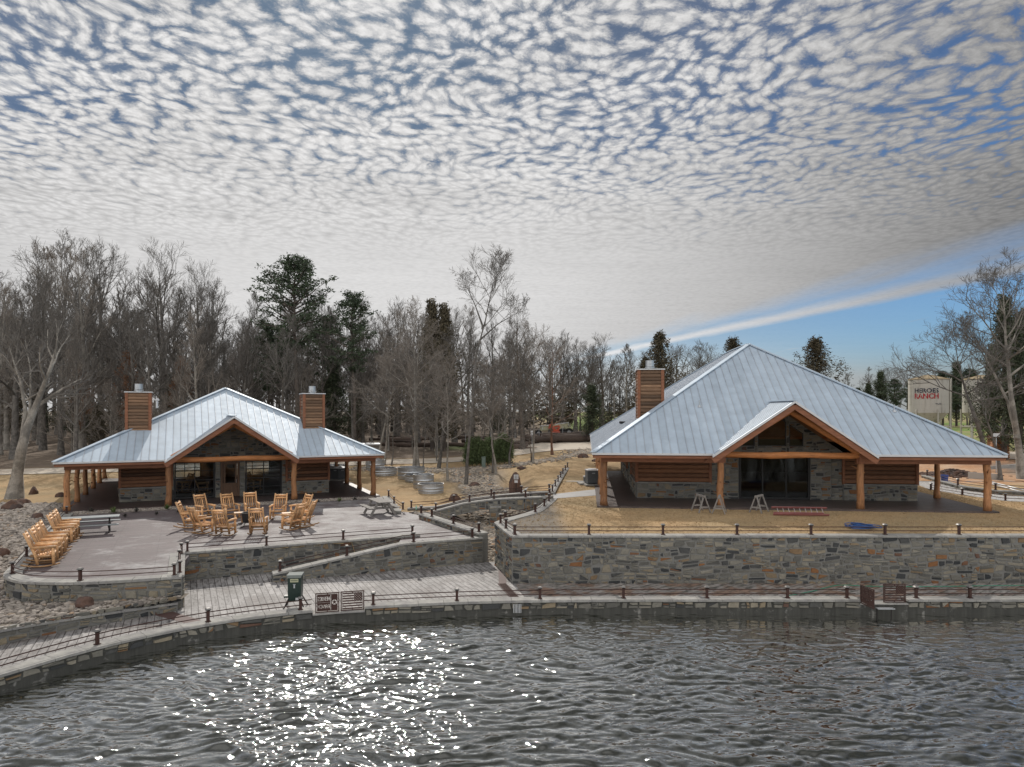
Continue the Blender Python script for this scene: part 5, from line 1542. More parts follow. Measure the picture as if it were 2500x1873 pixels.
def hose(name, pts, rad, mat, label, n=5):
    b = MB(); b.tube(smooth_path(pts, 5), rad, n); o = b.build(name, mat, None, True); tag(o, label, 'hose'); return o
rg = random.Random(8); c = at(2103, 1288.5, .83); pts = []
for i in range(70):
    a = i * .62; rr = .52 + .3 * rg.random() * math.sin(i * .37) + .12 * math.sin(i * 1.3)
    pts.append((c.x + .85 * rr * math.cos(a) + .1 * math.sin(i * .2), c.y + .85 * rr * math.sin(a), .85 + .0018 * i))
hose('coiled_hose', pts, .017, mt_bluehose, 'blue hose coiled on the lawn behind the high wall')
hose('garden_hose', [(9.7, 25.75, -.98), (11.2, 26.6, -.98), (12.6, 27.5, -.98), (13.8, 27.35, -.98), (16, 27.3, -.98), (20, 27.5, -.98), (26, 27.6, -.98)], .016, mt_greenhose, 'thin green hose lying along the foot of the high wall')
# small boulders, marker stone, plaque post
def boulder(x, y, z, sx, sy, sz, label, seed, mat=mt_boulder, name='boulder', cat='boulder', rz=None, group=None):
    rng = np.random.default_rng(seed); v, f = ico()
    for _ in range(2):
        nv = list(map(tuple, v)); cache = {}; nf = []
        def mid(a, b):
            k = (min(a, b), max(a, b))
            if k not in cache:
                m = (np.array(nv[a]) + np.array(nv[b])); m /= np.linalg.norm(m); nv.append(tuple(m)); cache[k] = len(nv) - 1
            return cache[k]
        for a, b, c in f:
            ab, bc, ca = mid(a, b), mid(b, c), mid(c, a); nf += [(a, ab, ca), (b, bc, ab), (c, ca, bc), (ab, bc, ca)]
        v = np.array(nv); f = np.array(nf)
    off = rng.uniform(-9, 9, 3)
    k = np.array([1 + .28 * mnoise.noise(Vector(p * 1.3 + off)) + .10 * mnoise.noise(Vector(p * 3.5 + off)) for p in v])
    b = MB(); b.add([(p[0] * sx * q, p[1] * sy * q, max(-.25, p[2]) * sz * q) for p, q in zip(v, k)], [tuple(t) for t in f], .5)
    o = b.build(name, mat, None, False); o.location = (x, y, z); o.rotation_euler = (0, 0, rng.uniform(0, 6) if rz is None else rz)
    tag(o, label, cat, group); return o
def bp(px, py, z=None):
    zz = 0.0 if z is None else z
    for _ in range(6):
        p = at(px, py, zz)
        if z is None: zz = gz(p.x, p.y)
    return p
BG = 'brown boulders set in the rock beds'
for i, (px, py, w, h, lab, z) in enumerate([
        (31, 1243, 48, 22, 'round dark boulder on the edge of the left lawn', None), (55, 1231, 34, 16, 'flat dark boulder right of the leftmost lawn-edge boulder', None),
        (82, 1206, 26, 18, 'dark boulder beside the leaning tree trunk', None), (92, 1265, 32, 16, 'thin slab of brown rock lying in the left rock bank', None),
        (146, 1213, 20, 12, 'small boulder by the porch corner posts', None), (9, 1357, 30, 24, 'reddish boulder at the left picture edge', None),
        (207, 1477, 50, 24, 'large dark boulder at the foot of the rounded patio wall', -.56), (282, 1472, 18, 9, 'small tan boulder right of the one at the rounded wall', -.56),
        (176, 1488, 18, 12, 'tan stone in the gravel above the planter wall', -.56), (112, 1500, 22, 12, 'orange stone in the gravel above the planter wall', -.56),
        (1109, 1223, 28, 20, 'dark boulder behind the middle of the footbridge rail', None), (1158, 1188, 30, 12, 'flat brown boulder beside the creek at the grey trunk', None),
        (1273, 1144, 22, 7, 'small red slab boulder on the far lawn', None), (1423, 1117, 28, 10, 'flat boulder at the edge of the pale road', None), (1455, 1126, 26, 7, 'long thin rock near the eave of the big cabin', None),
        (1046, 1160, 26, 9, 'dark boulder behind the double stock tank', None), (1213, 1295, 18, 14, 'brown boulder in the channel under the lawn corner', -1.0), (1170, 1296, 24, 10, 'flat tan boulder in the mouth of the channel', -1.0),
        (1236, 1310, 5, 4, 'tiny stone at the wall', -.95)][:-1]):
    p = bp(px, py, z); s = p.y / F
    boulder(p.x, p.y, p.z, w * s * .5, w * s * .38, h * s * .9, lab, 100 + i, group=BG, mat=(mt_rocks if 'tan' in lab or 'orange' in lab else mt_boulder))
p = bp(1258, 1200, .35)
boulder(p.x, p.y, p.z, .42, .3, 1.25, 'tall pointed brown marker stone behind the footbridge', 300, name='marker_stone', rz=.2)
r = empty('plaque_post', (p.x + .05, p.y - .6, .35), 0, 'short post with a small white plaque in front of the marker stone', 'sign')
b = MB(); b.box((0, 0, .45), (.06, .06, .9)); b.build('post', mt_iron, r)
b = MB(); b.box((0, -.04, 1.02), (.30, .03, .30)); b.box((0, -.04, .72), (.22, .03, .16)); pl_ = b.build('plaque', mt_white, r)
b = MB()
for i in range(4): b.box((0, -.058, .93 + .06 * i), (.2, .004, .02))
b.build('lettering', mt_iron, pl_)
# green bottle on the kerb by the bridge
p = at(1016, 1243, .2); b = MB(); b.tube([(0, 0, 0), (0, 0, .16), (0, 0, .2), (0, 0, .25)], [.035, .035, .015, .015], 10); o = b.build('bottle', material('green_plastic', (.25, .55, .40), .3)); o.location = (p.x, p.y, .18); tag(o, 'pale green bottle standing on the bridge kerb', 'bottle')
# stock tanks
def tank(px, py, dia, h, label, fill=True):
    p = bp(px, py); r = empty('stock_tank', p, 0, label, 'stock tank', 'round galvanised stock tanks on the lawn'); R_ = dia / 2
    b = MB(); prof = [(R_, 0), (R_, h * .2), (R_ + .03, h * .28), (R_, h * .36), (R_, h * .5), (R_ + .03, h * .58), (R_, h * .66), (R_, h * .95), (R_ + .035, h * .97), (R_ + .035, h), (R_ - .02, h), (R_ - .02, h * .85)]
    n = 36
    for (r0, z0), (r1, z1) in zip(prof, prof[1:]):
        for i in range(n):
            a0, a1 = 2 * math.pi * i / n, 2 * math.pi * (i + 1) / n
            b.add([(r0 * math.cos(a0), r0 * math.sin(a0), z0), (r0 * math.cos(a1), r0 * math.sin(a1), z0), (r1 * math.cos(a1), r1 * math.sin(a1), z1), (r1 * math.cos(a0), r1 * math.sin(a0), z1)], [(0, 1, 2, 3)])
    b.build('shell', mt_galv, r, True)
    b = MB(); b.add([((R_ - .03) * math.cos(2 * math.pi * i / n), (R_ - .03) * math.sin(2 * math.pi * i / n), h * .8) for i in range(n)], [tuple(range(n))]); b.build('soil', material('tank_soil', (.07, .05, .035), .95) if 'tank_soil' not in bpy.data.materials else bpy.data.materials['tank_soil'], r)
tank(1004, 1168, 2.2, .95, 'tall round stock tank of the middle group, left of its wide neighbour'); tank(1024, 1175, 2.3, .55, 'low wide stock tank of the middle group')
tank(1033, 1191, 1.45, 1.0, 'small tall stock tank of the front pair'); tank(1052, 1203, 1.75, .65, 'low wide stock tank of the front pair, nearest the bridge')
tank(936, 1160, 2.3, .65, 'low wide stock tank seen right of the porch corner'); tank(916, 1148, 1.7, .95, 'tall stock tank half hidden behind the porch corner post'); tank(815, 1154, 2.0, .7, 'stock tank seen between porch posts on the right side of the low cabin')
# air conditioners
def ac(px, py, label, z=None, s=1.0):
    p = bp(px, py, z); r = empty('air_conditioner', p, .1, label, 'air conditioner', 'grey air conditioning units'); w, h = .8 * s, .92 * s
    b = MB(); b.box((0, 0, .04), (1.1, 1.1, .08)); b.build('pad', mt_cap, r)
    b = MB(); b.box((0, 0, .09 + h / 2), (w, w, h - .1))
    for i in range(14): b.box((-w / 2 + w * (i + .5) / 14, -w / 2 - .008, .1 + h / 2), (.02, .02, h - .2)); b.box((w / 2 + .008, -w / 2 + w * (i + .5) / 14, .1 + h / 2), (.02, .02, h - .2))
    b.build('cabinet', material('ac_grey', (.10, .11, .12), .5) if 'ac_grey' not in bpy.data.materials else bpy.data.materials['ac_grey'], r)
    b = MB(); b.box((0, 0, h + .07), (w + .04, w + .04, .06)); b.cyl((0, 0, h + .1), w * .40, .04, 20); tp = b.build('top_grille', mt_white, r)
    b = MB(); b.box((0, -w / 2 - .022, h - .12), (.2, .01, .06)); b.build('badge', mt_galv, r)
ac(1446, 1184, 'tall grey air conditioner on a pad left of the big cabin', .84, 1.0)
ac(1432, 1181, 'low white-topped unit on the pad beside the tall air conditioner', .84, .45)
ac(838, 1172, 'right air conditioner behind the porch posts of the low cabin'); ac(820, 1172, 'left air conditioner behind the porch posts of the low cabin')
# blue bin, block wall, pipes, rubble beside the dirt yard
p = bp(2306, 1180); b = MB(); b.tube([(0, 0, 0), (0, 0, .5), (0, 0, .55), (0, 0, .56)], [.19, .23, .25, .22], 18); o = b.build('barrel', material('blue_plastic', (.03, .06, .25), .45)); o.location = p; tag(o, 'blue plastic barrel standing at the edge of the dirt yard', 'barrel')
a, c = bp(2363, 1168), bp(2446, 1172); b = MB(); b.beam((a.x, a.y, a.z + .2), (c.x, c.y, c.z + .15), .2, .5); o = b.build('block_wall', material('pale_block', (.42, .39, .35), .9, var=.15, scale=3)); tag(o, 'low pale block wall behind the right corner post of the big cabin', 'wall')
a, c = bp(2412, 1146), bp(2482, 1140); b = MB(); b.beam((a.x, a.y, a.z + .1), (c.x, c.y, c.z + .1), .2, .25); o = b.build('kerb', mt_cap); tag(o, 'long pale kerb between the tree roots and the dirt yard', 'kerb')
for i, (q0, q1) in enumerate((((2407, 1180), (2510, 1208)), ((2407, 1176), (2510, 1202)))):
    a, c = bp(*q0), bp(*q1); b = MB(); b.tube([(a.x, a.y, a.z + .06), (c.x, c.y, c.z + .06)], .05, 8); o = b.build('pipe', mt_white, None, True); tag(o, ('nearer' if i == 0 else 'farther') + ' of two long white pipes lying on the ground at the right edge', 'pipe', 'white pipes on the ground')
Rn = np.random.default_rng(3); p = bp(2330, 1160); n = 900; xx = p.x + Rn.normal(0, 1.1, n); yy = p.y + Rn.normal(0, .8, n); zz = ground_h(xx, yy) + .45 * np.exp(-((xx - p.x) ** 2 / 1.6 + (yy - p.y) ** 2 / 1.0)) * Rn.uniform(.2, 1, n)
o = rock_field('rubble', np.stack([xx, yy, zz], -1), Rn.uniform(.05, .22, n), mt_boulder, 9); tag(o, 'heap of brown rubble and dirt in the dirt yard', 'rubble', kind='stuff')
# small plants in the gravel strip
def small_plant(px, py, h, label, green=True, seed=0):
    rng = random.Random(seed); p = at(px, py, .03); b = MB()
    for i in range(60):
        a = rng.uniform(0, 6.28); e = rng.uniform(.2, 1.4); L = h * rng.uniform(.5, 1.1); d = Vector((math.cos(a) * math.cos(e), math.sin(a) * math.cos(e), math.sin(e)))
        t = d.cross(Vector((0, 0, 1))).normalized() * .02; q = d * L
        b.add([d * .02, q * .6 + t, q, q * .6 - t], [(0, 1, 2, 3)], rng.random())
    o = b.build('small_plant', mt_leaf if green else mt_deadleaf); o.location = p; tag(o, label, 'plant', 'small plants in the gravel strip')
mt_leaf = material('fresh_leaf', (.09, .14, .03), .6, tintvar=.5); mt_deadleaf = material('dormant_plant', (.07, .065, .055), .8, tintvar=.5)
for i, (px, py, h, lab, g_) in enumerate([(279, 1252, .38, 'green tuft in the gravel near the left porch corner', 1), (407, 1244, .36, 'green tuft at the foot of the left gable post', 1), (222, 1250, .32, 'grey dormant plant left of the green tuft', 0),
        (333, 1250, .30, 'dark dormant plant between the two green tufts', 0), (305, 1262, .22, 'small dark plant at the gravel edge behind the long table', 0), (382, 1257, .22, 'small dark plant in the pale gravel', 0), (435, 1252, .2, 'small dark plant right of the left gable post', 0),
        (776, 1227, .22, 'small plant in the gravel right of the right gable post', 0), (829, 1225, .3, 'greenish plant in the gravel towards the right porch corner', 1), (867, 1220, .26, 'grey plant in the gravel nearest the wooden picnic table', 0)]):
    small_plant(px, py, h, lab, g_, i)
# ------------------------------------------------------------------ trees
def bark_mat(name, col, col2, sc=2.5):
    return material(name, col, .92, var=.35, scale=6, stretch=(3, 3, .5), col2=col2, c2scale=sc, c2lo=.4, c2hi=.6, bump=.5, bscale=10, tintvar=.25)
mt_bark = bark_mat('grey_bark', (.16, .146, .13), (.09, .082, .073))
mt_barkp = bark_mat('pale_bark', (.31, .285, .25), (.17, .155, .135), 1.3)
mt_barkd = bark_mat('dark_bark', (.085, .07, .06), (.14, .115, .095))
mt_barkr = bark_mat('reddish_bark', (.20, .10, .06), (.12, .07, .05))
mt_twig = material('grey_twigs', (.14, .128, .115), .95, var=.3, scale=.8, tintvar=.3)
mt_twigt = material('tan_twigs', (.215, .187, .16), .95, var=.3, scale=.8, tintvar=.3)
mt_twigp = material('pale_twigs', (.30, .265, .23), .95, var=.3, scale=.8, tintvar=.3)
mt_needle = material('pine_needles', (.055, .078, .042), .8, var=.4, scale=.6, tintvar=.5)
mt_cedar = material('cedar_foliage', (.06, .075, .04), .85, var=.4, scale=.6, tintvar=.5)
mt_cedarb = material('winter_cedar_foliage', (.085, .07, .042), .85, var=.4, scale=.6, tintvar=.5)
mt_brown = material('dead_oak_leaves', (.16, .075, .035), .85, var=.4, scale=2, tintvar=.5)

def branch(mb, p, d, L, r0, r1, nseg, wig, up, rng, sides):
    pts = [p.copy()]; q = p.copy(); dd = d.copy()
    for i in range(nseg):
        q = q + dd * (L / nseg); pts.append(q.copy())
        dd = dd + Vector((rng.gauss(0, wig), rng.gauss(0, wig), rng.gauss(0, wig) + up)); dd.normalize()
    rad = [r0 + (r1 - r0) * i / nseg for i in range(nseg + 1)]
    mb.tube(pts, rad, sides, False, rng.random())
    return pts
def grow(mbs, p, d, L, r, lvl, maxl, rng, up, counts, spread=.75, rmin=.012):
    sides = 6 if lvl == 1 else (4 if lvl == 2 else 3)
    mb = mbs[0] if lvl <= 1 else mbs[1]
    nseg = 5 if lvl == 1 else (4 if lvl == 2 else (3 if lvl == 3 else 2))
    pts = branch(mb, p, d, L, r, max(rmin * .7, r * .35), nseg, .10 + .035 * lvl, up, rng, sides)
    if lvl >= maxl: return
    n = counts[lvl]
    for i in range(n):
        t = .22 + .78 * (i + rng.random() * .8) / n
        t = min(t, .999); k = int(t * nseg); f = t * nseg - k
        q = pts[k].lerp(pts[k + 1], f); ax = (pts[k + 1] - pts[k]).normalized()
        o = ax.orthogonal().normalized(); o.rotate(Matrix.Rotation(rng.uniform(0, 6.283), 3, ax))
        sp = spread * rng.uniform(.55, 1.2)
        nd = (ax * math.cos(sp) + o * math.sin(sp)); nd.z += up * 1.5; nd.normalize()
        grow(mbs, q, nd, L * (.72 - .36 * t) * rng.uniform(.7, 1.2) * (1.0 if lvl < 3 else 1.15), max(rmin, r * (.62 - .25 * t)), lvl + 1, maxl, rng, up, counts, spread, rmin)
def bare_tree(seed, H, r0, first=.35, width=.30, counts=(15, 6, 5, 4), maxl=4, up=.10, path=None, ang=(.9, .25), rmin=.013, lean=0.0, fork=0, limb_l=None):
    rng = random.Random(seed); tr = MB(); cr = MB()
    if path is None:
        n = 9; a = rng.uniform(0, 6.28); path = []
        for i in range(n):
            t = i / (n - 1)
            path.append(Vector((lean * H * t * t * math.cos(a) + .012 * H * math.sin(t * 5 + a) * t, lean * H * t * t * math.sin(a) + .012 * H * math.cos(t * 4 + a) * t, H * .93 * t)))
    P = [Vector(q) for q in path]; n = len(P)
    rad = [r0 * ((1 - .93 * (i / (n - 1)) ** .9)) * (1.35 if i == 0 else 1) for i in range(n)]
    P2 = [P[0] + Vector((0, 0, -.3))] + P; tr.tube(P2, [rad[0] * 1.3] + rad, 8, False, .5, bump=.05, rng=rng)
    H = (P[-1] - P[0]).length if path is None else P[-1].z - P[0].z
    for i in range(counts[0]):
        t = first + (1 - first) * ((i + rng.random() * .7) / counts[0]) ** .85
        t = min(.995, t); k = int(t * (n - 1)); f = t * (n - 1) - k
        q = P[k].lerp(P[k + 1], f); r = rad[k] + (rad[k + 1] - rad[k]) * f; ax = (P[k + 1] - P[k]).normalized()
        a = i * 2.4 + rng.uniform(-.5, .5); tt = (t - first) / (1 - first)
        el = ang[0] + (ang[1] - ang[0]) * tt; el *= rng.uniform(.8, 1.2)
        d = Vector((math.cos(a) * math.sin(el), math.sin(a) * math.sin(el), math.cos(el)))
        Lm = (limb_l or H * width) * (1.15 - .68 * tt) * rng.uniform(.7, 1.15)
        grow((tr, cr), q, d, Lm, max(rmin * 1.5, min(r * .62, r0 * .42)), 1, maxl, rng, up, counts, rmin=rmin)
    return tr, cr
def clump(mb, c, R_, n, s, rng, flat=.7):
    for _ in range(n):
        v = Vector((rng.gauss(0, 1), rng.gauss(0, 1), rng.gauss(0, 1))).normalized() * (R_ * rng.random() ** .5); v.z *= flat
        a = Vector((rng.gauss(0, 1), rng.gauss(0, 1), rng.gauss(0, .6))).normalized(); b = a.orthogonal().normalized()
        b.rotate(Matrix.Rotation(rng.uniform(0, 6.28), 3, a)); q = c + v; l = s * rng.uniform(.6, 1.4)
        mb.add([q - b * l * .22, q + a * l, q + b * l * .22], [(0, 1, 2)], rng.random())
def pine_tree(seed, H, r0, first=.5, R_=3.8, nl=40, cl=(22, .38), cs=.85, top=.55):
    rng = random.Random(seed); tr = MB(); fo = MB(); n = 8
    P = [Vector((.01 * H * math.sin(i * .8), .01 * H * math.cos(i), H * .97 * i / (n - 1))) for i in range(n)]
    tr.tube([P[0] - Vector((0, 0, .4))] + P, [r0 * 1.2] + [r0 * (1 - .85 * i / (n - 1)) for i in range(n)], 8, False, .5)
    for i in range(nl):
        t = first + (1 - first) * (i + rng.random()) / nl; k = min(n - 2, int(t * (n - 1))); q = P[k].lerp(P[k + 1], t * (n - 1) - k)
        a = i * 2.4 + rng.uniform(-.6, .6); tt = (t - first) / (1 - first)
        prof = (math.sin(min(1, tt / .35) * math.pi / 2) if tt < .35 else 1 - (1 - top) * 0 - ((tt - .35) / .65) ** 1.6 * .75)
        L = R_ * max(.2, prof) * rng.uniform(.55, 1.15); d = Vector((math.cos(a), math.sin(a), .10 + .9 * tt * rng.uniform(.5, 1.2))).normalized()
        pts = branch(tr, q, d, L, .035 + .02 * L, .012, 4, .12, .06, rng, 4)
        for k2 in range(2, 5):
            for _ in range(2 if k2 < 4 else 3):
                e = pts[k2] + Vector((rng.gauss(0, .45), rng.gauss(0, .45), rng.uniform(-.1, .5))) * (L / R_ + .2)
                tr.tube([pts[k2 - 1].lerp(pts[k2], .5), e], [.02, .01], 3, False, .3)
                clump(fo, e, cs * rng.uniform(.55, 1.1), cl[0], cl[1], rng, .55)
    return tr, fo
def cedar_tree(seed, H, R_, dens=1.0, first=.05, s=.22):
    rng = random.Random(seed); tr = MB(); fo = MB()
    tr.tube([(0, 0, -.3), (0, 0, H * .5), (.02 * H, 0, H * .97)], [H * .022, H * .014, .02], 7, False, .5)
    nl = int(95 * dens)
    for i in range(nl):
        t = first + (1 - first) * ((i + rng.random()) / nl) ** .9; a = i * 2.4 + rng.uniform(-.4, .4)
        L = R_ * (1 - t) ** .95 * rng.choice([.55, .8, 1.0, 1.45]) + .2; d = Vector((math.cos(a), math.sin(a), rng.uniform(.25, .75) + .5 * t)).normalized()
        q = Vector((0, 0, H * t)); pts = branch(tr, q, d, L, .03 + .006 * L, .01, 3, .1, .10, rng, 3)
        for k in (1, 2, 3):
            m = 2 if k < 3 else 3
            for _ in range(m):
                e = pts[k] + Vector((rng.gauss(0, .25), rng.gauss(0, .25), rng.uniform(-.1, .45))) * (.5 + L * .3)
                clump(fo, e, .34 + .08 * L, int(13 * dens + 3), s, rng, 1.1)
        clump(fo, pts[-1] + d * .25 + Vector((0, 0, .2)), .3, 9, s * 1.3, rng, 1.3)
    return tr, fo

def tree_thing(name, meshes, label, cat, group, loc, rz=0, sc=(1, 1, 1), mats=None, parts=('trunk', 'crown')):
    r = empty(name, loc, rz, label, cat, group); r.scale = sc
    for pn, me in zip(parts, meshes):
        o = bpy.data.objects.new(pn, me); o.parent = r; scene.collection.objects.link(o)
    return r
def to_mesh(mb, name, mat, smooth=True):
    me = bpy.data.meshes.new(name); me.from_pydata(mb.v, [], mb.f); me.update()
    a = me.attributes.new('tint', 'FLOAT', 'FACE'); a.data.foreach_set('value', mb.t)
    if smooth: me.polygons.foreach_set('use_smooth', [True] * len(mb.f))
    me.materials.append(mat); return me
def var(mbs, m0, m1, smooth=(True, False)): return (to_mesh(mbs[0], 'trunk', m0, smooth[0]), to_mesh(mbs[1], 'crown', m1, smooth[1]))

# kinds of the wood, each 20 m tall
KINDS = []
specs = [(.50, .34, .46, (11, 6, 5, 4), .12, 'broad spreading'), (.32, .26, .26, (12, 5, 5, 4), .16, 'tall slender'), (.42, .30, .38, (12, 6, 5, 4), .13, 'upright many-limbed'),
         (.26, .50, .22, (13, 5, 5, 4), .2, 'thin straight'), (.45, .28, .44, (11, 6, 5, 4), .10, 'wide round-topped'), (.36, .40, .28, (11, 6, 5, 4), .16, 'high-crowned'), (.30, .22, .24, (13, 5, 5, 4), .18, 'narrow bushy')]
for i, (r0, first, wd, cn, up, nm) in enumerate(specs):
    m = bare_tree(40 + i, 20, r0, first, wd, cn, 4, up, lean=[0, .03, .05, 0, .02, .06, .02][i], rmin=.0135)
    KINDS.append((var(m, mt_barkp if i in (3, 6) else mt_bark, mt_twig if i not in (6,) else mt_twigt), nm))
sap = [var(bare_tree(60 + i, 8, .09, .12, .36, (17, 6, 5, 3), 4, .06, rmin=.009, ang=(1.0, .3)), mt_barkp, mt_twigt) for i in range(3)]
CED = [var(cedar_tree(70 + i, 9, 2.6), mt_barkd, mt_cedar) for i in range(2)] + [var(cedar_tree(73, 9, 2.5), mt_barkd, mt_cedarb)]
PIN = [var(pine_tree(80 + i, 20, .3, .48, 3.6, 36), mt_barkd, mt_needle) for i in range(2)]

SKY_X = [-200, 0, 50, 100, 200, 300, 400, 450, 500, 560, 600, 680, 750, 830, 900, 1000, 1080, 1150, 1220, 1290, 1340, 1400, 1480, 1550, 1650, 1750, 2090, 2300, 2600]
SKY_Y = [650, 640, 655, 600, 608, 640, 648, 690, 705, 692, 700, 715, 735, 762, 765, 748, 765, 748, 700 + 60, 785, 800, 845, 852, 843, 865, 880, 905, 912, 905]
def top_h(x, y):
    px = CX + F * x / y; ty = float(np.interp(px, SKY_X, SKY_Y)); return CAMZ + (YH - ty) * y / F - gz(x, y)
rng = random.Random(2024)
WHERE = [(120, 'at the far left'), (330, 'left of the left chimney'), (540, 'behind the low cabin'), (700, 'under the big pine'), (830, 'behind the right chimney'),
         (960, 'past the low cabin porch'), (1100, 'behind the stock tanks'), (1230, 'behind the evergreen shrubs'), (1360, 'behind the farm machine'), (1640, 'by the big cabin chimney'), (1900, 'behind the big roof'), (9999, 'near the silos')]
SER = {}
ORD = ['first', 'second', 'third', 'fourth', 'fifth', 'sixth', 'seventh', 'eighth', 'ninth', 'tenth', 'eleventh', 'twelfth', 'thirteenth', 'fourteenth', 'fifteenth']
def later(o, px, look, plc): SER.setdefault(plc, []).append((px, look, o))
def name_series():
    for plc, L in SER.items():
        L.sort(key=lambda t: t[0])
        for i, (px, look, o) in enumerate(L):
            o['label'] = f'{look}, ' + (f'{ORD[min(i, 14)]} from left ' if len(L) > 1 else '') + plc
def where(px): return next(w for lim, w in WHERE if px < lim)
DEP = lambda y: 'front' if y < 88 else ('middle' if y < 104 else 'back')
cnt = 0; placed = []
for row, y0 in enumerate([76, 81, 86, 91, 97, 103, 110, 117, 125]):
    x = -.80 * y0
    while x < .30 * y0:
        x += rng.uniform(4.6, 9.5)
        y = y0 + rng.uniform(-2.5, 2.5); px = CX + F * x / y
        ry = float(np.interp(x, [-80, -50, -38, -13, -4, 3, 10, 24], [58, 62, 64.5, 74, 76.5, 83, 87, 78]))
        if y < ry + 6 + (10 if px > 880 and row < 4 else 0): continue
        if px > 1290 and y < 112: continue
        k = rng.randrange(len(KINDS)); me, nm = KINDS[k]
        h = top_h(x, y) * rng.choice([1.0, .96, .9, .84, .78, .70]) * (1 if row > 1 else .9)
        s = h / 20; w = s * rng.uniform(.85, 1.15)
        later(tree_thing('bare_tree', me, '-', 'tree', f'bare trees of the wood {where(px)}', (x, y, gz(x, y) - .1), rng.uniform(0, 6.28), (w, w, s)), px, f'{nm} bare tree', f'in the {DEP(y)} {where(px)}'); cnt += 1
# smaller understorey trees and evergreens mixed in
for i in range(46):
    y = rng.uniform(74, 118); x = rng.uniform(-.74, -.01) * y; px = CX + F * x / y
    ry = float(np.interp(x, [-80, -50, -38, -13, -4, 3, 10, 24], [58, 62, 64.5, 74, 76.5, 83, 87, 78]))
    if y < ry + 5: y = ry + rng.uniform(6, 20); px = CX + F * x / y
    if i % 4:
        s = rng.uniform(.8, 1.5)
        later(tree_thing('sapling', sap[i % 3], '-', 'tree', f'saplings {where(px)}', (x, y, gz(x, y) - .1), rng.uniform(0, 6.28), (s, s, s)), px, 'small twiggy tan sapling', f'among saplings {where(px)}')
    else:
        y = max(y, ry + 16)
        s = rng.uniform(.6, 1.25)
        later(tree_thing('cedar_tree', CED[i % 3], '-', 'tree', f'cedars in the wood {where(px)}', (x, y, gz(x, y) - .1), rng.uniform(0, 6.28), (s, s, s)), px, 'dark evergreen cedar', f'of the cedars {where(px)}')
# the deep wood behind, one mass
def deep_wood():
    rg = np.random.default_rng(6); Vs = []; Fs = []; base = 0
    lo = [bare_tree(90 + i, 20, .3, .2, .3, (13, 5, 5, 2), 4, .14, rmin=.024) for i in range(3)]
    arr = []
    for a, b in lo:
        v = np.array([tuple(q) for q in a.v + b.v]); na = len(a.v)
        f = [t for t in a.f if len(t) == 4] + [tuple(i + na for i in t) for t in b.f if len(t) == 4]
        arr.append((v, np.array(f)))
    xs = []
    for i in range(120):
        y = rg.uniform(128, 172); xs.append((rg.uniform(-.85, .34) * y, y))
    for i in range(46):
        y = rg.uniform(118, 150); xs.append((rg.uniform(.06, .9) * y, y))
    for i, (x, y) in enumerate(xs):
        v, f = arr[i % 3]; h = top_h(x, y) * rg.uniform(.50, .78); s = h / 20; a = rg.uniform(0, 6.28)
        c, sn = math.cos(a), math.sin(a)
        q = np.stack([(v[:, 0] * c - v[:, 1] * sn) * s * 1.1 + x, (v[:, 0] * sn + v[:, 1] * c) * s * 1.1 + y, v[:, 2] * s + gz(x, y)], -1)
        Vs.append(q); Fs.append(f + base); base += len(q)
    me = mesh_from_arrays('deep_wood', np.concatenate(Vs), np.concatenate(Fs), None, [mt_twig], 4)
    o = bpy.data.objects.new('deep_wood', me); link(o); tag(o, 'deep grey-brown winter wood closing the view behind the front trees', 'wood', kind='stuff')
    # dark evergreen undergrowth of the same wood
    fo = MB(); rg = random.Random(5)
    for i in range(100):
        y = rg.uniform(114, 150); x = rg.uniform(-.82, .26) * y
        hh = rg.uniform(2.5, 6.5)
        for _ in range(16):
            clump(fo, Vector((x + rg.gauss(0, 1.9), y + rg.gauss(0, 1.2), gz(x, y) + rg.uniform(.3, 1) * hh)), 1.3, 9, .75, rg, .9)
    o = fo.build('undergrowth', mt_cedarb); tag(o, 'dark evergreen undergrowth between the trunks of the wood', 'undergrowth', kind='stuff')
deep_wood()
# the wooded bank across the lake, behind the viewer; the windows and the water mirror it
b = MB(); b.prism([(-140, -62, -2), (140, -62, -2), (160, -120, -2), (-160, -120, -2)], (0, 0, 2.4)); o = b.build('far_bank', mt_grass_far := material('bank_grass', (.16, .13, .07), .95)); tag(o, kind='structure')
fo = MB(); rg_ = random.Random(15)
for i in range(420):
    x_ = rg_.uniform(-130, 130); y_ = rg_.uniform(-95, -66); clump(fo, Vector((x_, y_, rg_.uniform(.5, 13) * rg_.uniform(.4, 1))), 4.5, 12, 3.2, rg_, .8)
o = fo.build('far_bank_wood', mt_cedarb); tag(o, 'wood on the bank across the lake', 'wood', kind='stuff')
print('forest trees', cnt)

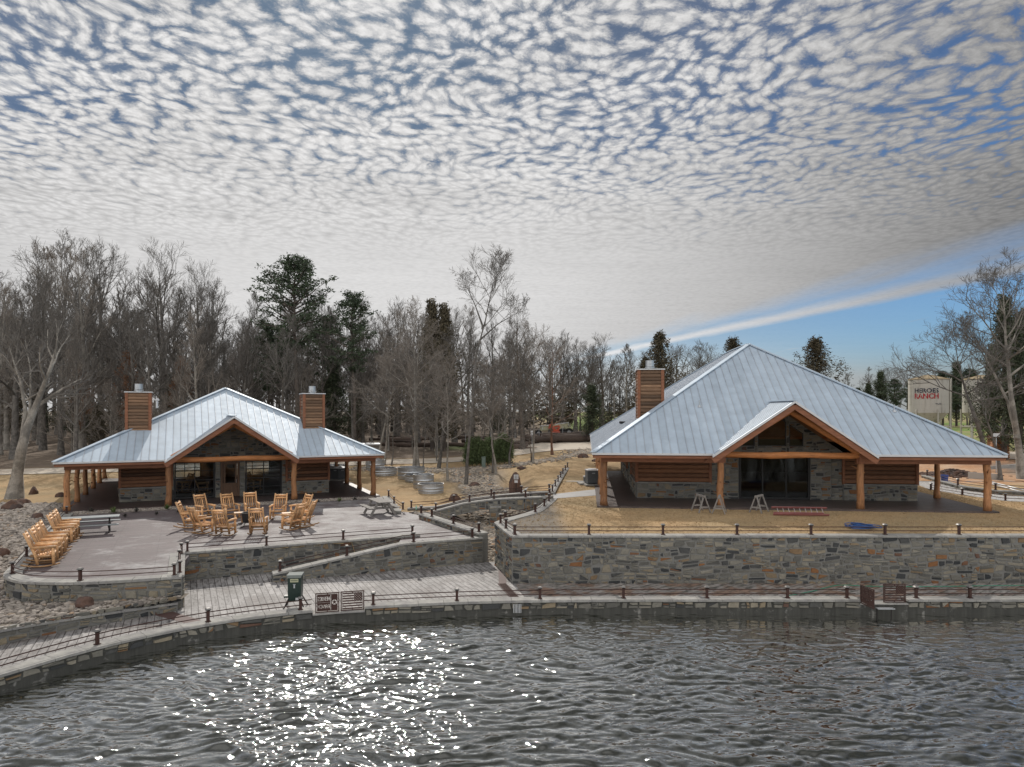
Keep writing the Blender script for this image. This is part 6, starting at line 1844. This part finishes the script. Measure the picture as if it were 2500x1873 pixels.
# trees that stand out
def px_path(D, pts, z0=None):
    """trunk path from picture measurements at one distance (D, with small depth wander)"""
    out = []
    for i, (px, py) in enumerate(pts):
        y = D + .5 * math.sin(i * 1.9); out.append(Vector(((px - CX) / F * y, y, CAMZ + (YH - py) * y / F)))
    b = out[0]; g = gz(b.x, b.y)
    b.z = g
    return [q - b for q in out], b
def special(name, D, pts, r0, label, m0, m1, seed, **kw):
    P, b = px_path(D, pts)
    ex = kw.pop('extra', [])
    tr, cr = bare_tree(seed, 10, r0, path=P, **kw)
    for (pp, r1, kw2) in ex:
        Q, bb = px_path(D, pp); bb2 = Vector(((pp[0][0] - CX) / F * D, D, CAMZ + (YH - pp[0][1]) * D / F))
        Q = [Vector(((x - CX) / F * D, D + .4 * i, CAMZ + (YH - y) * D / F)) - b for i, (x, y) in enumerate(pp)]
        t2, c2 = bare_tree(seed + 7, 10, r1, path=Q, **kw2)
        for s_, d_ in ((t2, tr), (c2, cr)):
            n0 = len(d_.v); d_.v += s_.v; d_.f += [tuple(i + n0 for i in f) for f in s_.f]; d_.t += s_.t; d_.m += s_.m
    me = var((tr, cr), m0, m1); return tree_thing(name, me, label, 'tree', None, b)
B = dict(ang=(1.1, .3), up=.06)
special('leaning_tree', 46.5, [(36, 1213), (42, 1160), (52, 1100), (64, 1050), (84, 1000), (104, 950), (122, 905), (138, 850), (143, 800)], .42, 'big grey tree with a leaning forked trunk at the left edge of the lawn', mt_barkp, mt_twig, 201,
        first=.5, limb_l=3.4, counts=(7, 5, 4, 3), rmin=.008, **B,
        extra=[([(58, 1072), (52, 1000), (30, 930), (5, 890), (-20, 840)], .17, dict(first=.25, limb_l=2.8, counts=(6, 5, 4, 3), rmin=.008, **B)),
               ([(57, 1075), (62, 1010), (54, 960), (44, 900), (20, 820)], .13, dict(first=.2, limb_l=2.6, counts=(6, 5, 4, 3), rmin=.008, **B))])
special('tall_bare_tree', 56, [(1138, 1179), (1141, 1120), (1147, 1060), (1156, 960), (1163, 864), (1185, 783), (1196, 729), (1205, 690), (1222, 668)], .13, 'tallest bare tree of the middle, its open crown standing above the wood', mt_bark, mt_twig, 202,
        first=.60, limb_l=3.4, counts=(13, 6, 5, 3), rmin=.009, ang=(.75, .35), up=.07,
        extra=[([(1172, 830), (1215, 790), (1255, 765), (1290, 750)], .06, dict(first=.35, limb_l=1.8, counts=(7, 5, 4, 3), rmin=.009, ang=(.9, .5), up=.05)), ([(1178, 795), (1160, 745), (1140, 700), (1128, 690)], .06, dict(first=.3, limb_l=1.8, counts=(7, 5, 4, 3), rmin=.009, ang=(.8, .4), up=.05))])
ML = [  # D, base px, top px, r0, look
    (66, (1010, 1147), (1022, 800), .12, 'slim grey tree behind the middle stock tanks, left of a pair', 203, mt_barkp), (66.5, (1020, 1147), (1008, 770), .17, 'stout pale tree behind the middle stock tanks', 204, mt_barkp),
    (67, (1071, 1147), (1112, 830), .16, 'tree leaning right behind the creek, forked low', 205, mt_bark), (58, (1093, 1172), (1090, 900), .085, 'small tree standing alone beside the creek stones', 206, mt_barkp),
    (62, (1203, 1158), (1196, 900), .08, 'thinner of two close trees right of the evergreen shrubs', 207, mt_bark), (61, (1211, 1163), (1180, 905), .10, 'spreading tree in front of the evergreen shrubs', 208, mt_barkp),
    (66, (1244, 1147), (1262, 880), .10, 'slender tree right of the evergreen shrubs', 209, mt_bark), (66, (1301, 1144), (1306, 830), .10, 'straight pale tree by the far red slab', 210, mt_barkp),
    (66.3, (1297, 1142), (1285, 900), .06, 'thin dark stem leaning against the straight pale tree', 211, mt_barkd), (84, (1275, 1119), (1262, 790), .32, 'thick dark tree at the edge of the pale road', 212, mt_barkd),
    (74, (1348, 1129), (1350, 860), .14, 'reddish-stemmed tree near the big cabin eave', 213, mt_barkr), (64, (1033, 1152), (1046, 960), .06, 'thin young tree leaning right behind the tanks', 214, mt_bark),
    (70, (956, 1140), (975, 900), .07, 'thin tree behind the low left tanks', 215, mt_bark), (71, (939, 1138), (958, 860), .10, 'tree leaning right above the low left tanks', 216, mt_barkp), (73, (922, 1133), (985, 850), .12, 'pale trunk leaning far right beside the porch roof corner', 217, mt_barkp),
    (74, (1067, 1135), (1060, 900), .06, 'thin straight sapling left of the tree behind the creek', 218, mt_bark)]
for D, b_, t_, r0, lab, sd, mt in ML:
    rg = random.Random(sd); n = 7; pts = [(b_[0] + (t_[0] - b_[0]) * (i / n) ** 1.1 + rg.uniform(-2.5, 2.5) * (i > 0), b_[1] + (t_[1] - b_[1]) * i / n) for i in range(n + 1)]
    special('yard_tree', D, pts, r0, lab, mt, mt_twigt if mt in (mt_barkp, mt_barkr) else mt_twig, sd, first=.33, limb_l=.30 * (b_[1] - t_[1]) * D / F, counts=(15, 6, 5, 3), rmin=.009, ang=(1.15, .35), up=.05)
# pines
def place_tree(name, me, D, px, h, base_h, label, cat='tree', group=None, wx=1.0, rz=0.0):
    x = (px - CX) / F * D; z = gz(x, D); s = h / base_h
    return tree_thing(name, me, label, cat, group, (x, D, z - .1), rz, (s * wx, s * wx, s))
def h_for(D, px, ty): x = (px - CX) / F * D; return CAMZ + (YH - ty) * D / F - gz(x, D)
bigp = var(pine_tree(301, 24, .38, .56, 6.0, 60, (22, .36), .85), mt_barkd, mt_needle); place_tree('pine_tree', bigp, 84, 722, h_for(84, 722, 637), 24, 'big round-headed pine towering above the right chimney of the low cabin')
p2 = var(pine_tree(302, 20, .26, .52, 3.6, 40, (20, .32), .7), mt_barkd, mt_needle); place_tree('pine_tree', p2, 84, 862, h_for(84, 862, 714), 20, 'smaller narrow pine right of the big round-headed pine')
place_tree('pine_tree', PIN[0], 95, 805, h_for(95, 805, 770), 20, 'lower dark pine between the big pine and the narrow pine'); place_tree('pine_tree', PIN[1], 92, 655, h_for(92, 655, 790), 20, 'dark pine half hidden left of the big pine trunk')
for px, ty, lab in ((1055, 752, 'jagged-topped cedar left of the tallest bare tree'), (1085, 762, 'second cedar close to the tallest bare tree')):
    place_tree('cedar_tree', CED[2], 88, px, h_for(88, px, ty), 9, lab, wx=.62)
place_tree('cedar_tree', CED[0], 92, 1445, h_for(92, 1445, 945), 9, 'short dark cedar left of the big cabin chimney', wx=1.2)
cb = var(cedar_tree(311, 12, 4.2, 1.0), mt_barkd, mt_cedarb)
for D, px, ty, wx, lab in ((88, 1610, 820, 1.0, 'pointed cedar behind the chimney of the big cabin'), (88, 1575, 878, .8, 'lower cedar left of the pointed one behind the big cabin chimney'), (96, 1790, 832, 1.0, 'cedar top showing over the left slope of the big roof'), (78, 1992, 832, 1.25, 'wide pointed cedar behind the right slope of the big roof')):
    place_tree('cedar_tree', cb, D, px, h_for(D, px, ty), 12, lab, wx=wx, rz=px)
for i, (px, ty, D) in enumerate([(1345, 842, 116), (1405, 845, 112), (1470, 850, 110), (1530, 842, 108), (1570, 860, 112), (1655, 855, 104), (1700, 848, 106), (1725, 870, 112), (2070, 912, 118), (2120, 898, 116), (2165, 905, 114), (2215, 895, 118), (1440, 870, 100), (1500, 880, 98)]):
    me, nm = KINDS[(i * 3 + 4) % 5]; later(place_tree('bare_tree', me, D, px, h_for(D, px, ty), 20, f'{nm} bare tree on the skyline ' + where(px), group='skyline trees ' + where(px), rz=i * 1.3, wx=1.25), px, f'{nm} bare tree', 'on the skyline ' + where(px))
for i, (px, ty, D) in enumerate([(2150, 912, 112), (2185, 925, 108), (2225, 930, 114), (2120, 940, 112), (2265, 940, 110), (2300, 905, 112), (2335, 890, 110), (2370, 900, 108), (2410, 925, 104), (2095, 950, 110), (2320, 940, 104), (2360, 945, 106)]):
    me = PIN[i % 2] if i % 3 else CED[0]; later(place_tree('evergreen_tree', me, D, px, h_for(D, px, ty), 20 if i % 3 else 9, 'dark evergreen on the far field edge ' + ('left of the silos' if px < 2230 else 'behind the silos' if px < 2350 else 'right of the lettered silo'), group='field edge evergreens', wx=1.5 if i % 3 else .9, rz=i), px, 'dark evergreen', 'of those on the far field edge behind the silos')
# trees of the right edge
RB = dict(ang=(1.1, .35), up=.05)
special('right_tree', 52, [(2411, 1150), (2408, 1110), (2388, 1040), (2370, 990), (2359, 960), (2348, 920), (2338, 880), (2332, 830)], .20, 'dark leaning tree before the silos with a crown reaching left', mt_bark, mt_twig, 221, first=.45, limb_l=4.4, counts=(14, 7, 6, 4), rmin=.009, ang=(1.35, .4), up=.05)
special('right_tree', 51, [(2495, 1150), (2488, 1100), (2478, 1030), (2468, 960), (2462, 890), (2455, 830), (2452, 760), (2448, 700)], .27, 'large grey tree at the right picture edge with the highest crown', mt_barkp, mt_twig, 222, first=.48, limb_l=4.6, counts=(14, 7, 6, 4), rmin=.009, **RB,
        extra=[([(2482, 1060), (2470, 980), (2440, 900), (2420, 850), (2395, 800)], .13, dict(first=.3, limb_l=2.8, counts=(8, 6, 5, 4), rmin=.009, **RB))])
special('right_tree', 50, [(2443, 1160), (2436, 1110), (2418, 1050), (2400, 1000), (2396, 950)], .12, 'short crooked tree just right of the big cabin roof corner', mt_bark, mt_twig, 223, first=.4, limb_l=1.8, counts=(9, 6, 5, 3), rmin=.008, **RB)
cr_ = var(cedar_tree(312, 12, 3.0, 1.2), mt_barkd, mt_cedar)
for D, px, ty, wx, lab in ((62, 2452, 735, .75, 'tall dark cedar behind the large tree at the right edge'), (60, 2492, 770, .8, 'dark cedar cut by the right picture edge'), (66, 2420, 850, .6, 'lower cedar behind the leaning tree at the silos')):
    place_tree('cedar_tree', cr_, D, px, h_for(D, px, ty), 12, lab, wx=wx, rz=px)
# brown-leaved oaks low in the wood behind the left chimney
ok = bare_tree(320, 12, .16, .2, .3, (12, 5, 4, 3), 4, .08, rmin=.01); rg = random.Random(9)
for q in ok[1].v[::9]:
    if rg.random() < .8: clump(ok[1], Vector(q), .22, 2, .17, rg)
okm = var(ok, mt_bark, mt_brown)
for D, px, ty, lab in ((82, 318, 870, 'oak still holding rusty brown leaves behind the left chimney'), (86, 440, 880, 'rusty-leaved oak behind the ridge of the low cabin'), (84, 205, 910, 'low rusty-leaved oak left of the left chimney')):
    place_tree('oak_tree', okm, D, px, h_for(D, px, ty), 12, lab, rz=px)

# ------------------------------------------------------------------ evergreen shrubs and utility boxes
sh = cedar_tree(330, 2.2, .62, .55, .02, .16); shm = var(sh, mt_barkd, material('shrub_foliage', (.11, .15, .06), .8, var=.4, scale=.6, tintvar=.5))
for i, px in enumerate([1142, 1153, 1164, 1176, 1190, 1205, 1219, 1232, 1244, 1148, 1170, 1198, 1226]):
    D = 67.5 if i < 9 else 70.5; s = .8 + .25 * ((i * 7) % 5) / 5
    x = (px - CX) / F * D; later(tree_thing('evergreen_shrub', shm, '-', 'shrub', ('front' if i < 9 else 'back') + ' row of shrubs round the utility boxes', (x, D, gz(x, D)), i * 1.1, (s * .72, s * .72, s)), px, 'dense green shrub', 'in the ' + ('front' if i < 9 else 'back') + ' row round the utility boxes')
def ubox(px, py, w, h, label, D=66.0):
    x = (px - CX) / F * D; b = MB(); b.box((0, 0, h / 2), (w, .4, h)); b.box((0, 0, h + .02), (w + .06, .46, .04)); b.box((0, -.21, h * .55), (w * .8, .02, h * .7), tint=.7); b.box((w * .25, -.23, h * .5), (.03, .02, .14)); b.cyl((0, -.2, h * .75), .05, .01, 8)
    o = b.build('utility_box', mt_box); o.location = (x, D, gz(x, D)); tag(o, label, 'utility box')
ubox(1181, 1136, .36, .95, 'narrow grey-green meter box in front of the evergreen shrubs'); ubox(1207, 1118, .9, 1.5, 'wider grey cabinet behind the evergreen shrubs', 72)

# ------------------------------------------------------------------ silos and sheds on the right
def silo_mat():
    m = bpy.data.materials.new('stained_silo_paint'); m.use_nodes = True; w = NT(m.node_tree); pb = w.n['Principled BSDF']
    o = w.node('ShaderNodeTexCoord').outputs['Object']
    s1 = w.noise(w.mapv(o, scale=(2.2, 2.2, .18)), 1.4, 5, .65); s2 = w.noise(o, 1.5, 4)
    c = w.mix(w.smooth(s1, .52, .75, 0, .8), (.52, .50, .45), (.20, .18, .15)); c = w.mix(w.smooth(s2, .55, .75, 0, .4), c, (.40, .37, .30))
    w.l.new(c, pb.inputs['Base Color']); pb.inputs['Roughness'].default_value = .75; return m
mt_silo = silo_mat(); mt_silor = material('mossy_silo_roof', (.36, .28, .17), .9, var=.4, scale=3, col2=(.22, .17, .10)); mt_silol = material('silo_leg_paint', (.50, .48, .42), .7, var=.2)
mt_navy = material('navy_paint', (.02, .025, .05), .7, var=.2); mt_red = material('red_paint', (.40, .018, .03), .7, var=.2)
def silo(px, label, lettering):
    D = 72.0; x = (px - CX) / F * D; g = gz(x, D); r = empty('grain_silo', (x, D, g), 0, label, 'silo'); Rr = 1.80
    z = lambda py: CAMZ + (YH - py) * D / F - g
    zt, zb, zc = z(926), z(1008), z(1048); zl = z(1040)
    b = MB(); b.tube([(0, 0, zb), (0, 0, zt)], [Rr, Rr], 40, False)
    for k in range(1, 4): b.tube([(0, 0, zb + (zt - zb) * k / 4 - .02), (0, 0, zb + (zt - zb) * k / 4 + .02)], [Rr + .012] * 2, 40, False)
    b.build('tank', mt_silo, r, False)
    b = MB(); b.tube([(0, 0, zt - .06), (0, 0, zt), (0, 0, z(916))], [Rr + .06, Rr + .04, .25], 40, True)
    for i in range(12): a = i * math.pi / 6; b.beam((math.cos(a) * Rr, math.sin(a) * Rr, zt + .02), (math.cos(a) * .3, math.sin(a) * .3, z(916)), .03, .04)
    b.build('roof', mt_silor, r)
    b = MB(); b.tube([(0, 0, zc), (0, 0, zb)], [.28, Rr - .02], 32, True); b.build('hopper', mt_silo, r)
    for i in range(6):
        a = i * math.pi / 3 + .45; c, s = math.cos(a) * (Rr + .08), math.sin(a) * (Rr + .08)
        b = MB(); b.beam((c, s, z(1045)), (c, s, (zt if i in (0, 5) else zb + .35)), .12, .12); b.beam((c, s, 0), (c, s, z(1045)), .14, .14); b.build('leg', mt_silol, r)
    b = MB()
    for i in range(6):
        a, a2 = i * math.pi / 3 + .45, (i + 1) * math.pi / 3 + .45
        b.beam((math.cos(a) * 1.9, math.sin(a) * 1.9, z(1041)), (math.cos(a2) * 1.9, math.sin(a2) * 1.9, z(1041)), .1, .14)
    b.build('ring_beam', mt_silol, r)
    b = MB()
    for s in (-1, 1): b.beam((Rr + .12, -.5 + s * .2, z(1050)), (Rr + .12, -.5 + s * .2, zt + .1), .04, .04)
    for i in range(16): q = z(1050) + (zt - z(1050)) * i / 15; b.beam((Rr + .12, -.7, q), (Rr + .12, -.3, q), .025, .025)
    b.build('ladder', mt_silol, r)
    if lettering:
        yaw = -math.atan2(x, D)      # painted on the side that looks at the lake
        for txt, y0, y1, mt in (('HEROES', 960.3, 949.5, mt_navy), ('RANCH', 974.6, 961.6, mt_red)):
            cu = bpy.data.curves.new('lettering', 'FONT'); cu.body = txt; cu.offset = .028; cu.resolution_u = 3
            tmp = bpy.data.objects.new('lettering', cu); scene.collection.objects.link(tmp); bpy.context.view_layer.update()
            me = bpy.data.meshes.new_from_object(tmp.evaluated_get(bpy.context.evaluated_depsgraph_get())); bpy.data.objects.remove(tmp)
            co = np.array([tuple(v.co) for v in me.vertices]); mn, mx = co.min(0), co.max(0)
            zz0, zz1 = z(y0) + .02, z(y1) + .02; Wd = 2.16
            sx = (co[:, 0] - mn[0]) / (mx[0] - mn[0]) * Wd - Wd / 2 - .18; sz = zz0 + (co[:, 1] - mn[1]) / (mx[1] - mn[1]) * (zz1 - zz0)
            an = sx / Rr - math.pi / 2 + yaw * 0 - math.atan2(x, D) ; rr = Rr + .03
            co = np.stack([np.cos(an) * rr, np.sin(an) * rr, sz], -1); me.vertices.foreach_set('co', co.astype(np.float32).ravel()); me.update()
            me.materials.clear(); me.materials.append(mt); o = bpy.data.objects.new('lettering', me); link(o, r)
            st = MB(); n = len(txt)      # stencil bridges
            for i in range(n):
                s0 = -Wd / 2 - .18 + Wd * (i + .42) / n; a = s0 / Rr - math.pi / 2 - math.atan2(x, D)
                b0, b1 = a - .011, a + .011
                st.add([(math.cos(b0) * (rr + .012), math.sin(b0) * (rr + .012), zz0), (math.cos(b1) * (rr + .012), math.sin(b1) * (rr + .012), zz0), (math.cos(b1) * (rr + .012), math.sin(b1) * (rr + .012), zz1), (math.cos(b0) * (rr + .012), math.sin(b0) * (rr + .012), zz1)], [(0, 1, 2, 3)])
            st.build('stencil_gap', mt_silo, r)
        st = MB(); rg = random.Random(4)
        for i in range(9):
            s0 = .62 + i * .062; a = s0 / Rr - math.pi / 2 - math.atan2(x, D); q = z(986) - .012 * i + rg.uniform(-.05, .05)
            st.add([(math.cos(a) * (Rr + .03), math.sin(a) * (Rr + .03), q), (math.cos(a + .018) * (Rr + .03), math.sin(a + .018) * (Rr + .03), q - .02), (math.cos(a + .018) * (Rr + .03), math.sin(a + .018) * (Rr + .03), q + .08), (math.cos(a) * (Rr + .03), math.sin(a) * (Rr + .03), q + .1)], [(0, 1, 2, 3)])
        st.build('faded_marks', mt_navy, r)
silo(2266.5, 'pale stained silo with HEROES RANCH lettering, left of the two', True)
silo(2400, 'second pale silo on legs, half hidden by the leaning tree', False)
D = 63; x = (2438 - CX) / F * D; r = empty('log_shed', (x, D, gz(x, D)), -.3, 'small log-walled shed behind the short crooked tree on the right', 'shed')
b = MB(); rg = random.Random(3); boards(b, (-.6, -.6), (1, 0), 1.2, 0, 1.8, (0, -1), rg, .2); boards(b, (.6, -.6), (0, 1), 1.4, 0, 1.8, (1, 0), rg, .2); boards(b, (-.6, .8), (0, -1), 1.4, 0, 1.8, (-1, 0), rg, .2); b.box((0, .1, .9), (1.15, 1.35, 1.78)); b.build('wall', material('shed_logs', (.36, .17, .08), .7, var=.4, scale=3, tintvar=.4), r)
b = MB(); b.prism([(-.8, -.8, 1.8), (.8, -.8, 1.8), (0, -.8, 2.3)], (0, 1.8, 0)); b.build('roof', mt_timber, r)
def signboard(px, py, D, w, h, H, label):
    x = (px - CX) / F * D; r = empty('sign', (x, D, gz(x, D)), 0, label, 'sign'); b = MB(); b.box((0, 0, H / 2), (.05, .05, H)); b.build('post', mt_galv, r)
    b = MB(); b.box((0, -.03, H), (w, .02, h)); b.build('board', mt_white, r)
signboard(2432, 1060, 55, .48, .26, 2.9, 'small white notice board on a thin post in front of the log shed')
r = empty('pipe_fence', (46, 60, gz(46, 60)), 0, 'white pipe fence at the right edge beyond the crooked tree', 'fence')
for i in range(6):
    b = MB(); b.cyl((-3 + i * 2.2 - 0, .3 * i, 0), .05, 1.6, 8); b.build('post', mt_white, r)
for z_ in (.6, 1.1, 1.55): b = MB(); b.tube([(-3, 0, z_), (8, 1.5, z_)], .035, 6); b.build('rail', mt_white, r)

# ------------------------------------------------------------------ yard behind the road: logs, machine, fence
mt_deadlog = material('dead_log', (.11, .08, .065), .95, var=.45, scale=3, stretch=(1, 4, 4), bump=.8, bscale=6, tintvar=.4)
rg = random.Random(12)
def fallen_log(px, py, L, rad, yaw, label, group='felled logs in the yard behind the road'):
    p = bp(px, py); b = MB(); n = 6; rr = [rad * rg.uniform(.8, 1.15) for _ in range(n)]
    b.tube([(-L / 2 + L * i / (n - 1), rad * .5 * math.sin(i * 1.3), rad * .9 + .04 * math.sin(i)) for i in range(n)], rr, 9, True, rg.random(), bump=.12, rng=rg)
    o = b.build('log', mt_deadlog, None, True); o.location = p; o.rotation_euler = (0, rg.uniform(-.03, .03), yaw); tag(o, label, 'log', group); later(o, px, ('thick brown' if 'thick' in label else 'grey-brown') + ' log', 'in the ' + group.replace('logs of the ', ''))
for i, (px, py, L, rd, yw) in enumerate([(1322, 1078, 4.5, .40, .12), (1345, 1080, 4.8, .38, .2), (1370, 1078, 5.0, .5, -.08), (1388, 1080, 4.6, .55, .3), (1410, 1078, 5, .55, .05), (1432, 1077, 4.5, .6, -.1), (1450, 1079, 4.2, .5, .2), (1380, 1072, 6, .5, 0), (1420, 1071, 6, .5, .1), (1352, 1072, 4.5, .4, -.15)]):
    fallen_log(px, py, L, rd, yw, 'thick brown log in the long pile ' + ('under the orange machine' if px < 1380 else 'near the big cabin eave'), 'logs of the long pile ' + ('under the orange machine' if px < 1380 else 'near the big cabin eave'))
for i in range(26):
    px = rg.uniform(905, 1310); py = rg.uniform(1070, 1096) - (0 if px > 1050 else 4); fallen_log(px, py, rg.uniform(2, 5.5), rg.uniform(.12, .34), rg.uniform(-.5, .5), 'grey-brown felled log lying under the trees ' + where(px), 'felled logs lying ' + where(px))
# orange machine with a long cream boom body
p = bp(1356, 1066); r = empty('farm_machine', p, .08, 'orange and cream farm machine parked behind the log pile', 'machine')
mt_cream = material('cream_panel', (.52, .50, .33), .6, var=.15); mt_orange = material('orange_paint', (.55, .10, .05), .5, var=.15)
b = MB(); b.beam((-2.2, 0, 1.15), (2.2, .2, 1.6), .5, .62, tint=.6); b.build('body', mt_cream, r)
b = MB(); b.beam((-2.3, -.3, 1.5), (1.9, -.12, 2.02), .10, .10); b.beam((-1.9, -.3, 1.0), (-1.9, -.3, 1.5), .08, .08); b.beam((1.9, -.12, 1.5), (1.9, -.12, 2.0), .08, .08); b.build('rail', mt_white, r)
b = MB(); b.beam((-.9, -.45, 1.7), (.3, -.45, .5), .3, .35); b.beam((.5, -.45, 1.5), (.1, -.45, .45), .25, .3); b.box((0, -.4, .55), (1.1, .7, .6)); b.beam((-1.1, -.5, 1.25), (.5, -.5, 1.55), .18, .2); b.build('frame', mt_orange, r)
for wx_, wr in ((1.9, .62), (-2.5, .5)):
    b = MB()
    b.tube([(wx_, -.55, wr), (wx_, -.25, wr)], wr, 20, True, .5); wheel = b.build('wheel', mt_black, r)
    b = MB(); b.tube([(wx_, -.57, wr), (wx_, -.54, wr)], wr * .45, 14, True); b.build('rim', mt_galv, wheel)
b = MB(); b.box((1.2, .1, .75), (1.4, .6, .6)); b.build('engine_housing', mt_black, r)
# thin fence posts with wire
r = empty('wire_fence', (-6, 92, gz(-6, 92)), 0, 'thin wire fence on pale posts across the yard behind the road', 'fence'); b0 = (-6, 92, gz(-6, 92)); prev = None; pts = []
for i in range(9):
    x = -6 + i * 3.2; y = 92 + i * .9; z = gz(x, y) - b0[2]; b = MB(); b.cyl((x + 6, y - 92, z), .035, 1.9, 6); b.build('post', mt_galv, r); pts.append((x + 6, y - 92, z))
for h in (.6, 1.2, 1.75): b = MB(); b.tube([(a[0], a[1], a[2] + h) for a in pts], .008, 3); b.build('wire', mt_galv, r)
# low grey shelter roof just past the low cabin and small yellow marker
D = 79; x = (890 - CX) / F * D; r = empty('low_shelter', (x, D, gz(x, D)), .2, 'low grey flat-roofed shelter beyond the right end of the low cabin', 'shelter')
b = MB(); b.box((0, 0, 1.5), (3.6, 2.4, .14)); b.build('roof', mt_white, r)
b = MB(); b.box((0, .2, .72), (3.2, 1.8, 1.42)); b.build('wall', mt_grey, r)
signboard(1299, 1072, 84, .34, .5, 1.9, 'small pale marker board beside the straight pale tree')

name_series()
